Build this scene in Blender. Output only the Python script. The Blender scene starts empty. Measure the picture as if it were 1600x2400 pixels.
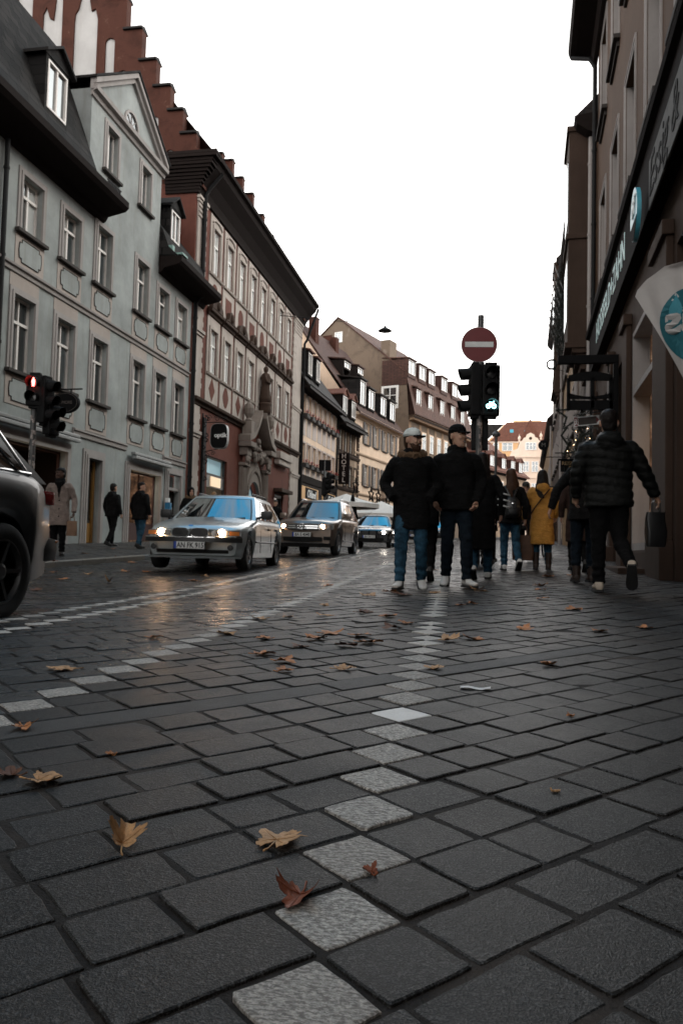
import bpy, bmesh, math, random
from math import sin, cos, pi, radians, sqrt, atan2, exp
from mathutils import Vector, Matrix, noise
random.seed(7)
SC = bpy.context.scene
COL = SC.collection
V = Vector

# ------------------------------------------------------------------ materials
MATS = {}
def nmat(name):
    m = bpy.data.materials.new(name); m.use_nodes = True
    nt = m.node_tree
    b = nt.nodes['Principled BSDF']
    MATS[name] = m
    return m, nt, b
def N(nt, t, **kw):
    n = nt.nodes.new(t)
    for k, v in kw.items():
        if k.startswith('i_'): n.inputs[k[2:].replace('_', ' ')].default_value = v
        else: setattr(n, k, v)
    return n
def L(nt, a, b): nt.links.new(a, b)
def rgba(c): return (c[0], c[1], c[2], 1)
def mixcol(nt, fac, a, b, mode='MIX'):
    n = N(nt, 'ShaderNodeMix', data_type='RGBA', blend_type=mode)
    for s, v in ((0, fac), (6, a), (7, b)):
        if hasattr(v, 'links'): L(nt, v, n.inputs[s])
        elif s == 0: n.inputs[0].default_value = v
        else: n.inputs[s].default_value = rgba(v)
    return n.outputs[2]
def ramp(nt, fac, stops):
    r = N(nt, 'ShaderNodeValToRGB')
    e = r.color_ramp.elements
    while len(e) < len(stops): e.new(.5)
    for i, (p, c) in enumerate(stops):
        e[i].position = p; e[i].color = rgba(c) if len(c) == 3 else c
    L(nt, fac, r.inputs[0]); return r.outputs[0]
def noise_t(nt, scale, detail=4, rough=.6, vec=None, dist=0):
    n = N(nt, 'ShaderNodeTexNoise'); n.inputs['Scale'].default_value = scale
    n.inputs['Detail'].default_value = detail; n.inputs['Roughness'].default_value = rough
    n.inputs['Distortion'].default_value = dist
    if vec is None:
        tc = N(nt, 'ShaderNodeTexCoord'); vec = tc.outputs['Object']
    L(nt, vec, n.inputs['Vector']); return n.outputs['Fac']
def mapped(nt, sc=(1, 1, 1), rot=(0, 0, 0)):
    tc = N(nt, 'ShaderNodeTexCoord'); mp = N(nt, 'ShaderNodeMapping')
    mp.inputs['Scale'].default_value = sc; mp.inputs['Rotation'].default_value = rot
    L(nt, tc.outputs['Object'], mp.inputs['Vector']); return mp.outputs[0]
def bump(nt, b, h, strength=.3, dist=.01):
    n = N(nt, 'ShaderNodeBump'); n.inputs['Strength'].default_value = strength
    n.inputs['Distance'].default_value = dist
    L(nt, h, n.inputs['Height']); L(nt, n.outputs[0], b.inputs['Normal'])

def simple(name, c, rough=.6, metal=0, var=.12, scale=6, spec=.5, bmp=0, bscale=60):
    m, nt, b = nmat(name)
    f = noise_t(nt, scale)
    lo = tuple(max(0, x * (1 - var)) for x in c); hi = tuple(min(1, x * (1 + var)) for x in c)
    L(nt, ramp(nt, f, [(.3, lo), (.7, hi)]), b.inputs['Base Color'])
    b.inputs['Roughness'].default_value = rough; b.inputs['Metallic'].default_value = metal
    b.inputs['Specular IOR Level'].default_value = spec
    if bmp: bump(nt, b, noise_t(nt, bscale), bmp, .01)
    return m
def plaster(name, c, dirt=.25, stain=(.5, .45, .4), rough=.85):
    """painted render: large soft mottling, fine grain, rain streaks"""
    m, nt, b = nmat(name)
    f1 = noise_t(nt, .55, 6, .65); f2 = noise_t(nt, 14, 5, .7)
    st = noise_t(nt, 1.0, 6, .7, mapped(nt, (2.6, 2.6, .28)))
    lo = tuple(x * (1 - dirt) for x in c); hi = tuple(min(1, x * (1 + dirt * .35)) for x in c)
    base = ramp(nt, f1, [(.32, lo), (.62, c), (.8, hi)])
    base = mixcol(nt, ramp(nt, st, [(.5, (0, 0, 0)), (.75, (dirt * 1.5,) * 3)]), base, tuple(x * s for x, s in zip(c, stain)))
    base = mixcol(nt, ramp(nt, f2, [(.35, (0, 0, 0)), (.8, (.22,) * 3)]), base, tuple(x * .72 for x in c))
    L(nt, base, b.inputs['Base Color']); b.inputs['Roughness'].default_value = rough
    b.inputs['Specular IOR Level'].default_value = .2
    bump(nt, b, noise_t(nt, 38, 5, .7), .35, .012)
    return m
def weathered(name, c, c2, sc=1.6):
    m, nt, b = nmat(name)
    f = noise_t(nt, sc, 8, .72, dist=.6); g = noise_t(nt, 22, 4, .7)
    base = ramp(nt, f, [(.36, tuple(x * .65 for x in c)), (.5, c), (.6, c), (.68, c2)])
    base = mixcol(nt, ramp(nt, g, [(.4, (0, 0, 0)), (.8, (.3,) * 3)]), base, tuple(x * .6 for x in c))
    L(nt, base, b.inputs['Base Color']); b.inputs['Roughness'].default_value = .9
    b.inputs['Specular IOR Level'].default_value = .2
    bump(nt, b, g, .5, .02)
    return m
def tiles(name, c, c2, mort, w=.18, h=.16, rot=(0, 0, 0), rough=.8):
    """roof tiles / slates: brick texture in generated row space (u along eave via UV)"""
    m, nt, b = nmat(name)
    uv = N(nt, 'ShaderNodeUVMap')
    br = N(nt, 'ShaderNodeTexBrick')
    br.inputs['Scale'].default_value = 1; br.inputs['Brick Width'].default_value = w
    br.inputs['Row Height'].default_value = h; br.inputs['Mortar Size'].default_value = .012
    br.inputs['Mortar Smooth'].default_value = .3; br.inputs['Bias'].default_value = .1
    br.inputs['Color1'].default_value = rgba(c); br.inputs['Color2'].default_value = rgba(c2)
    br.inputs['Mortar'].default_value = rgba(mort)
    L(nt, uv.outputs[0], br.inputs['Vector'])
    f = noise_t(nt, 1.2, 6, .7)
    base = mixcol(nt, ramp(nt, f, [(.35, (0, 0, 0)), (.75, (.55,) * 3)]), br.outputs['Color'], tuple(x * .5 for x in c))
    L(nt, base, b.inputs['Base Color']); b.inputs['Roughness'].default_value = rough
    b.inputs['Specular IOR Level'].default_value = .3
    sx = N(nt, 'ShaderNodeSeparateXYZ'); L(nt, uv.outputs[0], sx.inputs[0])
    dv = N(nt, 'ShaderNodeMath', operation='DIVIDE'); L(nt, sx.outputs[1], dv.inputs[0]); dv.inputs[1].default_value = h
    fr = N(nt, 'ShaderNodeMath', operation='FRACT'); L(nt, dv.outputs[0], fr.inputs[0])
    ad = N(nt, 'ShaderNodeMath', operation='SUBTRACT'); ad.inputs[0].default_value = 1; L(nt, fr.outputs[0], ad.inputs[1])
    a2 = N(nt, 'ShaderNodeMath', operation='SUBTRACT'); L(nt, ad.outputs[0], a2.inputs[0]); L(nt, br.outputs['Fac'], a2.inputs[1])
    bump(nt, b, a2.outputs[0], .8, .03)
    return m
def glass_pane(name, dark=(.02, .024, .027), refl=.32, tint=(.85, .93, .95)):
    """window glass: double reflection of the sky over a dark room"""
    m, nt, b = nmat(name)
    out = nt.nodes['Material Output']
    b.inputs['Base Color'].default_value = rgba(dark); b.inputs['Roughness'].default_value = .12
    g = N(nt, 'ShaderNodeBsdfGlossy'); g.inputs['Color'].default_value = rgba(tint); g.inputs['Roughness'].default_value = .03
    bn = N(nt, 'ShaderNodeBump'); bn.inputs['Strength'].default_value = .06; bn.inputs['Distance'].default_value = .05
    L(nt, noise_t(nt, 1.7, 2), bn.inputs['Height']); L(nt, bn.outputs[0], g.inputs['Normal'])
    mx = N(nt, 'ShaderNodeMixShader'); mx.inputs[0].default_value = refl
    L(nt, b.outputs[0], mx.inputs[1]); L(nt, g.outputs[0], mx.inputs[2]); L(nt, mx.outputs[0], out.inputs[0])
    return m
def emit(name, c, s):
    m, nt, b = nmat(name)
    b.inputs['Base Color'].default_value = rgba(c)
    b.inputs['Emission Color'].default_value = rgba(c); b.inputs['Emission Strength'].default_value = s
    return m
def paint(name, c, metal=.55, rough=.28, coat=1.0):
    m, nt, b = nmat(name)
    f = noise_t(nt, 2.5, 5); dirt = ramp(nt, f, [(.4, c), (.75, tuple(x * .8 + .012 for x in c))])
    L(nt, dirt, b.inputs['Base Color'])
    b.inputs['Metallic'].default_value = metal; b.inputs['Roughness'].default_value = rough
    b.inputs['Coat Weight'].default_value = coat; b.inputs['Coat Roughness'].default_value = .06
    return m
def cloth(name, c, var=.3, rough=.85, bs=.5):
    m, nt, b = nmat(name)
    f = noise_t(nt, 7, 5, .65); g = noise_t(nt, 130, 3, .7)
    L(nt, ramp(nt, f, [(.3, tuple(x * (1 - var) for x in c)), (.7, tuple(x * (1 + var) for x in c))]), b.inputs['Base Color'])
    b.inputs['Roughness'].default_value = rough; b.inputs['Specular IOR Level'].default_value = .15
    bump(nt, b, noise_t(nt, 16, 4, .6, mapped(nt, (1, 1, 2.2)), .5), bs, .03)
    return m

# ------------------------------------------------------------------ mesh builder
class MB:
    def __init__(s): s.v = []; s.f = []; s.mi = []; s.uv = {}
    def add(s, vs, fs, m=0):
        o = len(s.v); s.v += [tuple(p) for p in vs]
        for f in fs: s.f.append(tuple(i + o for i in f)); s.mi.append(m)
    def box(s, x0, x1, y0, y1, z0, z1, m=0):
        if x0 > x1: x0, x1 = x1, x0
        if y0 > y1: y0, y1 = y1, y0
        if z0 > z1: z0, z1 = z1, z0
        s.add([(x0, y0, z0), (x1, y0, z0), (x1, y1, z0), (x0, y1, z0), (x0, y0, z1), (x1, y0, z1), (x1, y1, z1), (x0, y1, z1)],
              [(0, 3, 2, 1), (4, 5, 6, 7), (0, 1, 5, 4), (1, 2, 6, 5), (2, 3, 7, 6), (3, 0, 4, 7)], m)
    def bbox(s, x0, x1, y0, y1, z0, z1, r=.01, m=0):
        """box with chamfered edges"""
        if x0 > x1: x0, x1 = x1, x0
        if y0 > y1: y0, y1 = y1, y0
        if z0 > z1: z0, z1 = z1, z0
        r = min(r, .49 * (x1 - x0), .49 * (y1 - y0), .49 * (z1 - z0))
        bm = bmesh.new(); bmesh.ops.create_cube(bm, size=1)
        for v in bm.verts:
            v.co = V(((x0 + x1) / 2 + v.co.x * (x1 - x0), (y0 + y1) / 2 + v.co.y * (y1 - y0), (z0 + z1) / 2 + v.co.z * (z1 - z0)))
        bmesh.ops.bevel(bm, geom=bm.edges[:], offset=r, segments=2, affect='EDGES', profile=.7)
        s.bm(bm, m)
    def bm(s, bm, m=0, mat=None):
        bm.verts.index_update()
        s.add([(mat @ v.co) if mat else v.co for v in bm.verts], [[v.index for v in f.verts] for f in bm.faces], m); bm.free()
    def quad(s, a, b, c, d, m=0): s.add([a, b, c, d], [(0, 1, 2, 3)], m)
    def tube(s, pts, r, n=8, m=0, cap=True, sq=1.0):
        pts = [V(p) for p in pts]; k = len(pts)
        rs = r if isinstance(r, (list, tuple)) else [r] * k
        vs = []; up = None
        for i, p in enumerate(pts):
            t = (pts[min(i + 1, k - 1)] - pts[max(i - 1, 0)])
            t = t.normalized() if t.length > 1e-9 else V((0, 0, 1))
            if up is None: up = V((0, 0, 1)) if abs(t.z) < .9 else V((1, 0, 0))
            a = t.cross(up)
            if a.length < 1e-6: a = t.cross(V((1, .3, .1)))
            a.normalize(); b = a.cross(t).normalized(); up = b
            for j in range(n):
                an = 2 * pi * j / n
                vs.append(p + a * cos(an) * rs[i] + b * sin(an) * rs[i] * sq)
        fs = [(i * n + j, i * n + (j + 1) % n, (i + 1) * n + (j + 1) % n, (i + 1) * n + j) for i in range(k - 1) for j in range(n)]
        if cap: fs += [tuple(range(n))[::-1], tuple((k - 1) * n + j for j in range(n))]
        s.add(vs, fs, m)
    def cyl(s, p0, p1, r, n=16, m=0, r1=None): s.tube([p0, p1], [r, r if r1 is None else r1], n, m)
    def loft(s, rings, m=0, cap=True, closed=True):
        n = len(rings[0]); k = len(rings); vs = [p for r in rings for p in r]
        rng = range(n) if closed else range(n - 1)
        fs = [(i * n + j, i * n + (j + 1) % n, (i + 1) * n + (j + 1) % n, (i + 1) * n + j) for i in range(k - 1) for j in rng]
        if cap: fs += [tuple(range(n))[::-1], tuple((k - 1) * n + j for j in range(n))]
        s.add(vs, fs, m)
    def ell(s, c, r, n=12, k=8, m=0, rot=None):
        rings = []
        for i in range(k + 1):
            t = -pi / 2 + pi * i / k; cz = max(cos(t), .02)
            ring = []
            for j in range(n):
                a = 2 * pi * j / n
                p = V((r[0] * cz * cos(a), r[1] * cz * sin(a), r[2] * sin(t)))
                if rot: p = rot @ p
                ring.append(V(c) + p)
            rings.append(ring)
        s.loft(rings, m)
    def prism(s, poly, fn, d0, d1, m=0):
        """poly: 2-D outline; fn(a,b,d) -> point; extruded from d0 to d1"""
        n = len(poly)
        vs = [fn(a, b, d0) for a, b in poly] + [fn(a, b, d1) for a, b in poly]
        fs = [tuple(range(n)), tuple(range(2 * n - 1, n - 1, -1))] + [(i, i + n, (i + 1) % n + n, (i + 1) % n) for i in range(n)]
        s.add(vs, fs, m)
    def lathe(s, prof, c, n=16, m=0):
        s.loft([[V(c) + V((r * cos(2 * pi * j / n), r * sin(2 * pi * j / n), z)) for j in range(n)] for r, z in prof], m)
    def xf(s, M): s.v = [tuple(M @ V(p)) for p in s.v]; return s
    def build(s, name, mats, parent=None, smooth=False, M=None, recalc=True, uvfn=None, auto=None):
        me = bpy.data.meshes.new(name)
        vs = s.v if M is None else [tuple(M @ V(p)) for p in s.v]
        me.from_pydata(vs, [], s.f)
        if not isinstance(mats, (list, tuple)): mats = [mats]
        for m in mats: me.materials.append(MATS[m] if isinstance(m, str) else m)
        me.polygons.foreach_set('material_index', s.mi)
        if recalc:
            bm = bmesh.new(); bm.from_mesh(me); bmesh.ops.recalc_face_normals(bm, faces=bm.faces[:]); bm.to_mesh(me); bm.free()
        if smooth:
            me.polygons.foreach_set('use_smooth', [True] * len(me.polygons))
            if auto: me.set_sharp_from_angle(angle=radians(auto))
        if uvfn:
            ul = me.uv_layers.new(name='UVMap')
            for lp in me.loops: ul.data[lp.index].uv = uvfn(me.vertices[lp.vertex_index].co)
        me.update()
        return link(name, me, parent)
def link(name, me, parent=None):
    o = bpy.data.objects.new(name, me); COL.objects.link(o)
    if parent is not None: o.parent = parent
    return o
def tag(o, label=None, cat=None, group=None, kind=None):
    if label: o['label'] = label
    if cat: o['category'] = cat
    if group: o['group'] = group
    if kind: o['kind'] = kind
    return o
def thing(name, label, cat, loc=(0, 0, 0), rz=0, group=None):
    o = bpy.data.objects.new(name, None); COL.objects.link(o)
    o.location = loc; o.rotation_euler = (0, 0, rz); o.empty_display_size = .2
    return tag(o, label, cat, group)
KIDS = {}
def dup(root, loc=None, rz=None, label=None, parent=None, group=None):
    r = root.copy(); COL.objects.link(r)
    if parent is not None: r.parent = parent
    if loc is not None: r.location = loc
    if rz is not None: r.rotation_euler = (0, 0, rz)
    if label: r['label'] = label
    if group: r['group'] = group
    for ch in [o for o in root.children]: dup(ch, parent=r)
    return r
def text_mb(txt, size, depth=.012, align='CENTER', sx=1.0, bold=0, shear=0):
    cu = bpy.data.curves.new('lettering', 'FONT'); cu.body = txt; cu.size = size
    cu.align_x = align; cu.align_y = 'CENTER'; cu.extrude = depth / 2; cu.offset = bold; cu.shear = shear
    cu.resolution_u = 3
    o = bpy.data.objects.new('lettering', cu); COL.objects.link(o)
    dg = bpy.context.evaluated_depsgraph_get(); dg.update()
    me = bpy.data.meshes.new_from_object(o.evaluated_get(dg))
    b = MB(); b.add([(v.co.x * sx, v.co.y, v.co.z) for v in me.vertices], [tuple(p.vertices) for p in me.polygons])
    bpy.data.objects.remove(o); bpy.data.meshes.remove(me); bpy.data.curves.remove(cu)
    return b
def frame3(o, ex, ey, ez):
    M = Matrix.Identity(4)
    for i, e in enumerate((ex, ey, ez)):
        for j in range(3): M[j][i] = e[j]
    for j in range(3): M[j][3] = o[j]
    return M

def interp(x, xs, ys):
    if x <= xs[0]: return ys[0]
    for i in range(len(xs) - 1):
        if x <= xs[i + 1]:
            t = (x - xs[i]) / (xs[i + 1] - xs[i]); return ys[i] + t * (ys[i + 1] - ys[i])
    return ys[-1]
def sstep(a, b, x):
    t = min(1, max(0, (x - a) / (b - a))); return t * t * (3 - 2 * t)
# the street climbs 2.9 % away from the camera; the carriageway is dished
def gz(x, y):
    c = interp(x, [-30, -11.4, -7.62, -7.5, -4.5, -1.2, .2, 2.4, 30], [.25, .1, -.02, -.12, -.14, 0, .03, .09, .1])
    return .029 * y + c * sstep(1.5, 9, y)
# ------------------------------------------------------------------ ground
def stone_mat(name, c, var, speck, rough, warm=.15, pale=(.32, .31, .29), spec=.2):
    """dressed stone: value per stone, salt-and-pepper grain, damp sheen"""
    m, nt, b = nmat(name)
    gi = N(nt, 'ShaderNodeNewGeometry')
    lo = tuple(x * (1 - var) for x in c); hi = tuple(x * (1 + var) for x in c)
    cw = (c[0] * (1 + warm), c[1], c[2] * (1 - warm)); cc = (c[0] * (1 - warm), c[1], c[2] * (1 + warm))
    base = ramp(nt, gi.outputs['Random Per Island'], [(0, lo), (.35, cw), (.6, cc), (1, hi)])
    g = noise_t(nt, 210, 2, .85); g2 = noise_t(nt, 70, 4, .75); big = noise_t(nt, 1.1, 5, .65)
    base = mixcol(nt, ramp(nt, g, [(.5, (0, 0, 0)), (.6, (speck * 1.6,) * 3)]), base, pale)
    base = mixcol(nt, ramp(nt, g2, [(.42, (.55,) * 3), (.58, (0, 0, 0))]), base, tuple(x * .45 for x in c))
    base = mixcol(nt, ramp(nt, big, [(.4, (0, 0, 0)), (.75, (.5,) * 3)]), base, tuple(x * .55 for x in cw))
    L(nt, base, b.inputs['Base Color'])
    L(nt, ramp(nt, big, [(.35, (rough + .12,) * 3), (.65, (rough - .1,) * 3)]), b.inputs['Roughness'])
    b.inputs['Specular IOR Level'].default_value = spec
    mx = N(nt, 'ShaderNodeMath', operation='ADD'); L(nt, g, mx.inputs[0]); L(nt, g2, mx.inputs[1])
    bump(nt, b, mx.outputs[0], .6, .004)
    return m
stone_mat('paver', (.0165, .0148, .0135), .85, .6, .38, pale=(.12, .118, .115))
stone_mat('cobble', (.021, .0197, .019), .5, .35, .27, pale=(.12, .118, .115), spec=.4)
stone_mat('left_paver', (.055, .052, .05), .25, .3, .55)
stone_mat('kerbstone', (.24, .23, .21), .2, .4, .7)
def granite(nm='pale_granite', k=1.0, gv=.7):
    m, nt, b = nmat(nm)
    gi = N(nt, 'ShaderNodeNewGeometry')
    v = mapped(nt, (75, 210, 60), (0, 0, radians(-8)))
    gr = noise_t(nt, 1.0, 3, .7, v, .3); sp = noise_t(nt, 140, 3, .7)
    base = ramp(nt, gi.outputs['Random Per Island'], [(0, (.36 * k, .335 * k, .305 * k)), (.5, (.5 * k, .47 * k, .43 * k)), (1, (.42 * k, .4 * k, .37 * k))])
    base = mixcol(nt, ramp(nt, gr, [(.43, (gv,) * 3), (.55, (0, 0, 0))]), base, (.13, .115, .10))
    base = mixcol(nt, ramp(nt, sp, [(.42, (.45,) * 3), (.6, (0, 0, 0))]), base, (.12, .11, .1))
    L(nt, base, b.inputs['Base Color']); b.inputs['Roughness'].default_value = .65
    bump(nt, b, gr, .9, .006)
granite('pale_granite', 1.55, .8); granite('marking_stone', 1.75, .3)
simple('white_stone', (.8, .78, .75), .6, var=.06, scale=20, bmp=.4)
def mortar():
    m, nt, b = nmat('mortar')
    g = noise_t(nt, 60, 5, .75); f = noise_t(nt, 1.3, 5, .7)
    base = ramp(nt, f, [(.36, (.008, .0065, .006)), (.5, (.02, .0155, .013)), (.66, (.08, .062, .05))])
    base = mixcol(nt, ramp(nt, g, [(.45, (0, 0, 0)), (.7, (.6,) * 3)]), base, (.03, .025, .022))
    L(nt, base, b.inputs['Base Color']); b.inputs['Roughness'].default_value = .9
    bump(nt, b, g, .9, .012)
mortar()
simple('asphalt_strip', (.03, .029, .028), .5, var=.4, scale=9, bmp=.8, bscale=180)

AV = (sin(radians(41.9)), cos(radians(41.9))); BV = (-AV[1], AV[0])
PITCH = .1685
def ab2xy(a, b): return a * AV[0] + b * BV[0], a * AV[1] + b * BV[1]
def chain_x(kind, y):
    if kind == 0: return interp(y, [0, 1.15, 1.57, 2.3, 3.68, 4.7, 6.15, 7.73, 8.9, 62], [-.215, -.234, -.243, -.266, -.3, -.325, -.368, -.432, -.474, -2.4])
    if kind == 1: return -1.62 - .017 * (min(y, 30) - 3)
    if kind == 2: return -2.98 - .03 * (min(y, 34) - 5)
    return -3.36 - .03 * (min(y, 34) - 5)
def chain_a(kind, b):
    # a such that x(a,b) is on the chain
    a = 0
    for _ in range(30):
        x, y = ab2xy(a, b); a += (chain_x(kind, y) - x) / AV[0] * .6
    return a
rg = random.Random(11)
class Paving:
    def __init__(s): s.mb = MB()
    def stone(s, a0, a1, b0, b1, m, near, lift=0, zfn=None):
        zf = zfn or gz
        g = .0078 if near else .0088
        a0 += g * rg.uniform(.6, 1.25); a1 -= g * rg.uniform(.6, 1.25); b0 += g * rg.uniform(.6, 1.2); b1 -= g * rg.uniform(.6, 1.2)
        if a1 - a0 < .02: return
        j = .0022; dz = rg.uniform(-.0035, .0035) + lift; ta = rg.uniform(-.012, .012); tb = rg.uniform(-.012, .012)
        ca, cb = (a0 + a1) / 2, (b0 + b1) / 2
        def P(a, b, z):
            x, y = ab2xy(a, b); return (x, y, zf(x, y) + z + dz + (a - ca) * ta + (b - cb) * tb)
        if near:
            out = []
            cr = .0035
            cs = [(a0, b0), (a1, b0), (a1, b1), (a0, b1)]
            for i in range(4):
                p, q, r = cs[i - 1], cs[i], cs[(i + 1) % 4]
                def tow(u, v, d):
                    l = sqrt((v[0] - u[0]) ** 2 + (v[1] - u[1]) ** 2); return (u[0] + (v[0] - u[0]) * d / l, u[1] + (v[1] - u[1]) * d / l)
                c2 = cr * rg.uniform(.4, 2.4)
                out += [tow(q, p, c2), tow(q, r, c2)]
                l = sqrt((r[0] - q[0]) ** 2 + (r[1] - q[1]) ** 2)
                for t in (.25, .5, .75): out.append(tow(q, r, l * t))
            out = [(a + rg.uniform(-j, j), b + rg.uniform(-j, j)) for a, b in out]
            n = len(out)
            ins = [(ca + (a - ca) * (1 - .0032 / max(.05, abs(a1 - a0) / 2)), cb + (b - cb) * (1 - .0032 / .075)) for a, b in out]
            s.mb.add([P(a, b, 0) for a, b in ins] + [P(a, b, -.0022) for a, b in out] + [P(a, b, -.05) for a, b in out],
                     [tuple(range(n))] + [(i, i + n, (i + 1) % n + n, (i + 1) % n) for i in range(n)] + [(i + n, i + 2 * n, (i + 1) % n + 2 * n, (i + 1) % n + n) for i in range(n)], m)
        else:
            out = [(a + rg.uniform(-j, j), b + rg.uniform(-j, j)) for a, b in ((a0, b0), (a1, b0), (a1, b1), (a0, b1))]
            ins = [(ca + (a - ca) * .965, cb + (b - cb) * .945) for a, b in out]
            s.mb.add([P(a, b, 0) for a, b in ins] + [P(a, b, -.005) for a, b in out] + [P(a, b, -.05) for a, b in out],
                     [(0, 1, 2, 3)] + [(i, i + 4, (i + 1) % 4 + 4, (i + 1) % 4) for i in range(4)] + [(i + 4, i + 8, (i + 1) % 4 + 8, (i + 1) % 4 + 4) for i in range(4)], m)
def build_ground():
    # the earth under everything, reaching the horizon
    mb = MB(); xs = [-400, -120, -60, -30, -18, -11.4, -9.5, -7.62, -7.5, -6, -4.5, -3, -2, -1.2, -.5, .2, 1.2, 2.4, 4, 8, 20, 60, 200, 400]
    ys = [-60, -20, -6, -2, 0, 1, 1.5, 2, 2.5, 3, 3.5, 4, 5, 6, 7, 8, 9, 10, 14, 20, 30, 50, 80, 130, 200, 420, 900]
    nx = len(xs)
    mb.add([(x, y, gz(x, y) - .0045) for y in ys for x in xs],
           [(j * nx + i, j * nx + i + 1, (j + 1) * nx + i + 1, (j + 1) * nx + i) for j in range(len(ys) - 1) for i in range(nx - 1)])
    g = mb.build('ground', 'mortar', recalc=False); g['kind'] = 'structure'
    # pedestrian paving right of the single line, carriageway left of it
    pav, road = Paving(), Paving()
    YM = 62
    nb = int((YM + 14) / PITCH)
    for r in range(-20, nb):
        b0 = .1345 + r * PITCH; bc = b0 + PITCH / 2
        fixed = []
        for k in range(4):
            a = chain_a(k, bc); w = .0845
            x, y = ab2xy(a, bc)
            if 0.4 < y < YM: fixed.append((a - w, a + w, k, y))
        fixed.sort()
        segs = []; amin = -12.5; cur = None
        # row extent: x from -7.5 to right wall
        lo = ( -7.45 - bc * BV[0]) / AV[0]; hi = (4.2 - bc * BV[0]) / AV[0]
        lo = max(lo, (.35 - bc * BV[1]) / AV[1]); hi = min(hi, (YM - bc * BV[1]) / AV[1])
        if hi <= lo: continue
        stops = [lo] + [v for f in fixed if f[0] > lo and f[1] < hi for v in (f[0], f[1])] + [hi]
        fx = [f for f in fixed if f[0] > lo and f[1] < hi]
        asph = isa_row = r == 14
        for i in range(len(stops) - 1):
            s0, s1 = stops[i], stops[i + 1]
            if i % 2:   # a fixed pale square
                f = fx[(i - 1) // 2]; y = f[3]
                x, yy = ab2xy((s0 + s1) / 2, bc)
                tgt = pav if f[2] == 0 else road
                miss = rg.random() < .015 and y > 4
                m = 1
                if f[2] == 0 and abs(y - 2.75) < .12: m = 2
                if f[2] == 1 and y < 5: m = 2  # farther on this line goes paler, sheen painted in by the stone colour
                if f[2] == 0 and y > 4.2: m = 4  # far diamonds switch to paler stone: their sheen put into the colour
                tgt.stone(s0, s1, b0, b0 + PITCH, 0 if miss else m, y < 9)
                continue
            p = s0
            while p < s1 - .03:
                mid = ab2xy(p + .1, bc)
                onroad = mid[0] < chain_x(1, mid[1])
                ln = rg.uniform(.165, .265) if not onroad else rg.uniform(.18, .25)
                q = p + ln
                if isa_row and -1.5 < mid[0] < .5: q = p + 1.4
                if s1 - q < .1: q = s1
                x, y = ab2xy((p + q) / 2, bc)
                near = y < 7 and -4.5 < x < 3
                isa = asph and -1.6 < x < .7
                far_vis = (x - (-.18) * y) / max(y, .5)
                if y > 0.4 and -1.0 - 1.2 / max(y, .8) < x / max(y, .8) < .62 + 1.2 / max(y, .8):
                    tgt = road if onroad else pav
                    tgt.stone(p, q, b0, b0 + PITCH, 3 if isa and not onroad else 0, near, lift=.002 if isa else 0)
                p = q
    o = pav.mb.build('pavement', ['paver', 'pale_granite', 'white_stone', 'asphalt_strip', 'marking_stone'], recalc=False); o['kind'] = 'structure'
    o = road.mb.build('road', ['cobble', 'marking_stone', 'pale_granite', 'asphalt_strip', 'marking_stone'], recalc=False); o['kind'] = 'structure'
    # left sidewalk: small setts laid in straight courses, behind a granite kerb
    lp = Paving()
    mb = lp.mb
    y = 3.0; row = 0
    while y < 62:
        h = .16 if y < 34 else .32
        x = -11.38 + (row % 2) * .1
        while x < -7.68:
            w = rg.uniform(.2, .3) * (1 if y < 34 else 1.6)
            x1 = min(x + w, -7.64)
            if -.98 - 2.5 / y < x / y:
                g = .008; d = rg.uniform(-.003, .003)
                q = [(x + g, y + g), (x1 - g, y + g), (x1 - g, y + h - g), (x + g, y + h - g)]
                mb.add([(a, b, gz(a, b) + d) for a, b in q] + [(a, b, gz(a, b) - .04) for a, b in q], [(0, 1, 2, 3), (0, 4, 5, 1), (1, 5, 6, 2), (2, 6, 7, 3), (3, 7, 4, 0)])
            x = x1
        y += h; row += 1
    o = mb.build('sidewalk', 'left_paver', recalc=False); o['kind'] = 'structure'
    kb = MB(); y = 4.0
    while y < 62:
        l = rg.uniform(.75, 1.1); y1 = y + l - .012
        r = .015
        for (x0, x1) in ((-7.63, -7.46),):
            c = lambda x, yy, z: (x, yy, gz(-7.62, yy) + z)
            pr = [(x0, -.2), (x0, .004), (x1 - r, .004), (x1, .004 - r), (x1, -.2)]
            kb.add([c(x, y, z) for x, z in pr] + [c(x, y1, z) for x, z in pr],
                   [(i, i + 1, i + 6, i + 5) for i in range(4)] + [(0, 1, 2, 3, 4), (9, 8, 7, 6, 5)])
        y = y1 + .012
    o = kb.build('kerb', 'kerbstone'); o['kind'] = 'structure'
build_ground()

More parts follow.
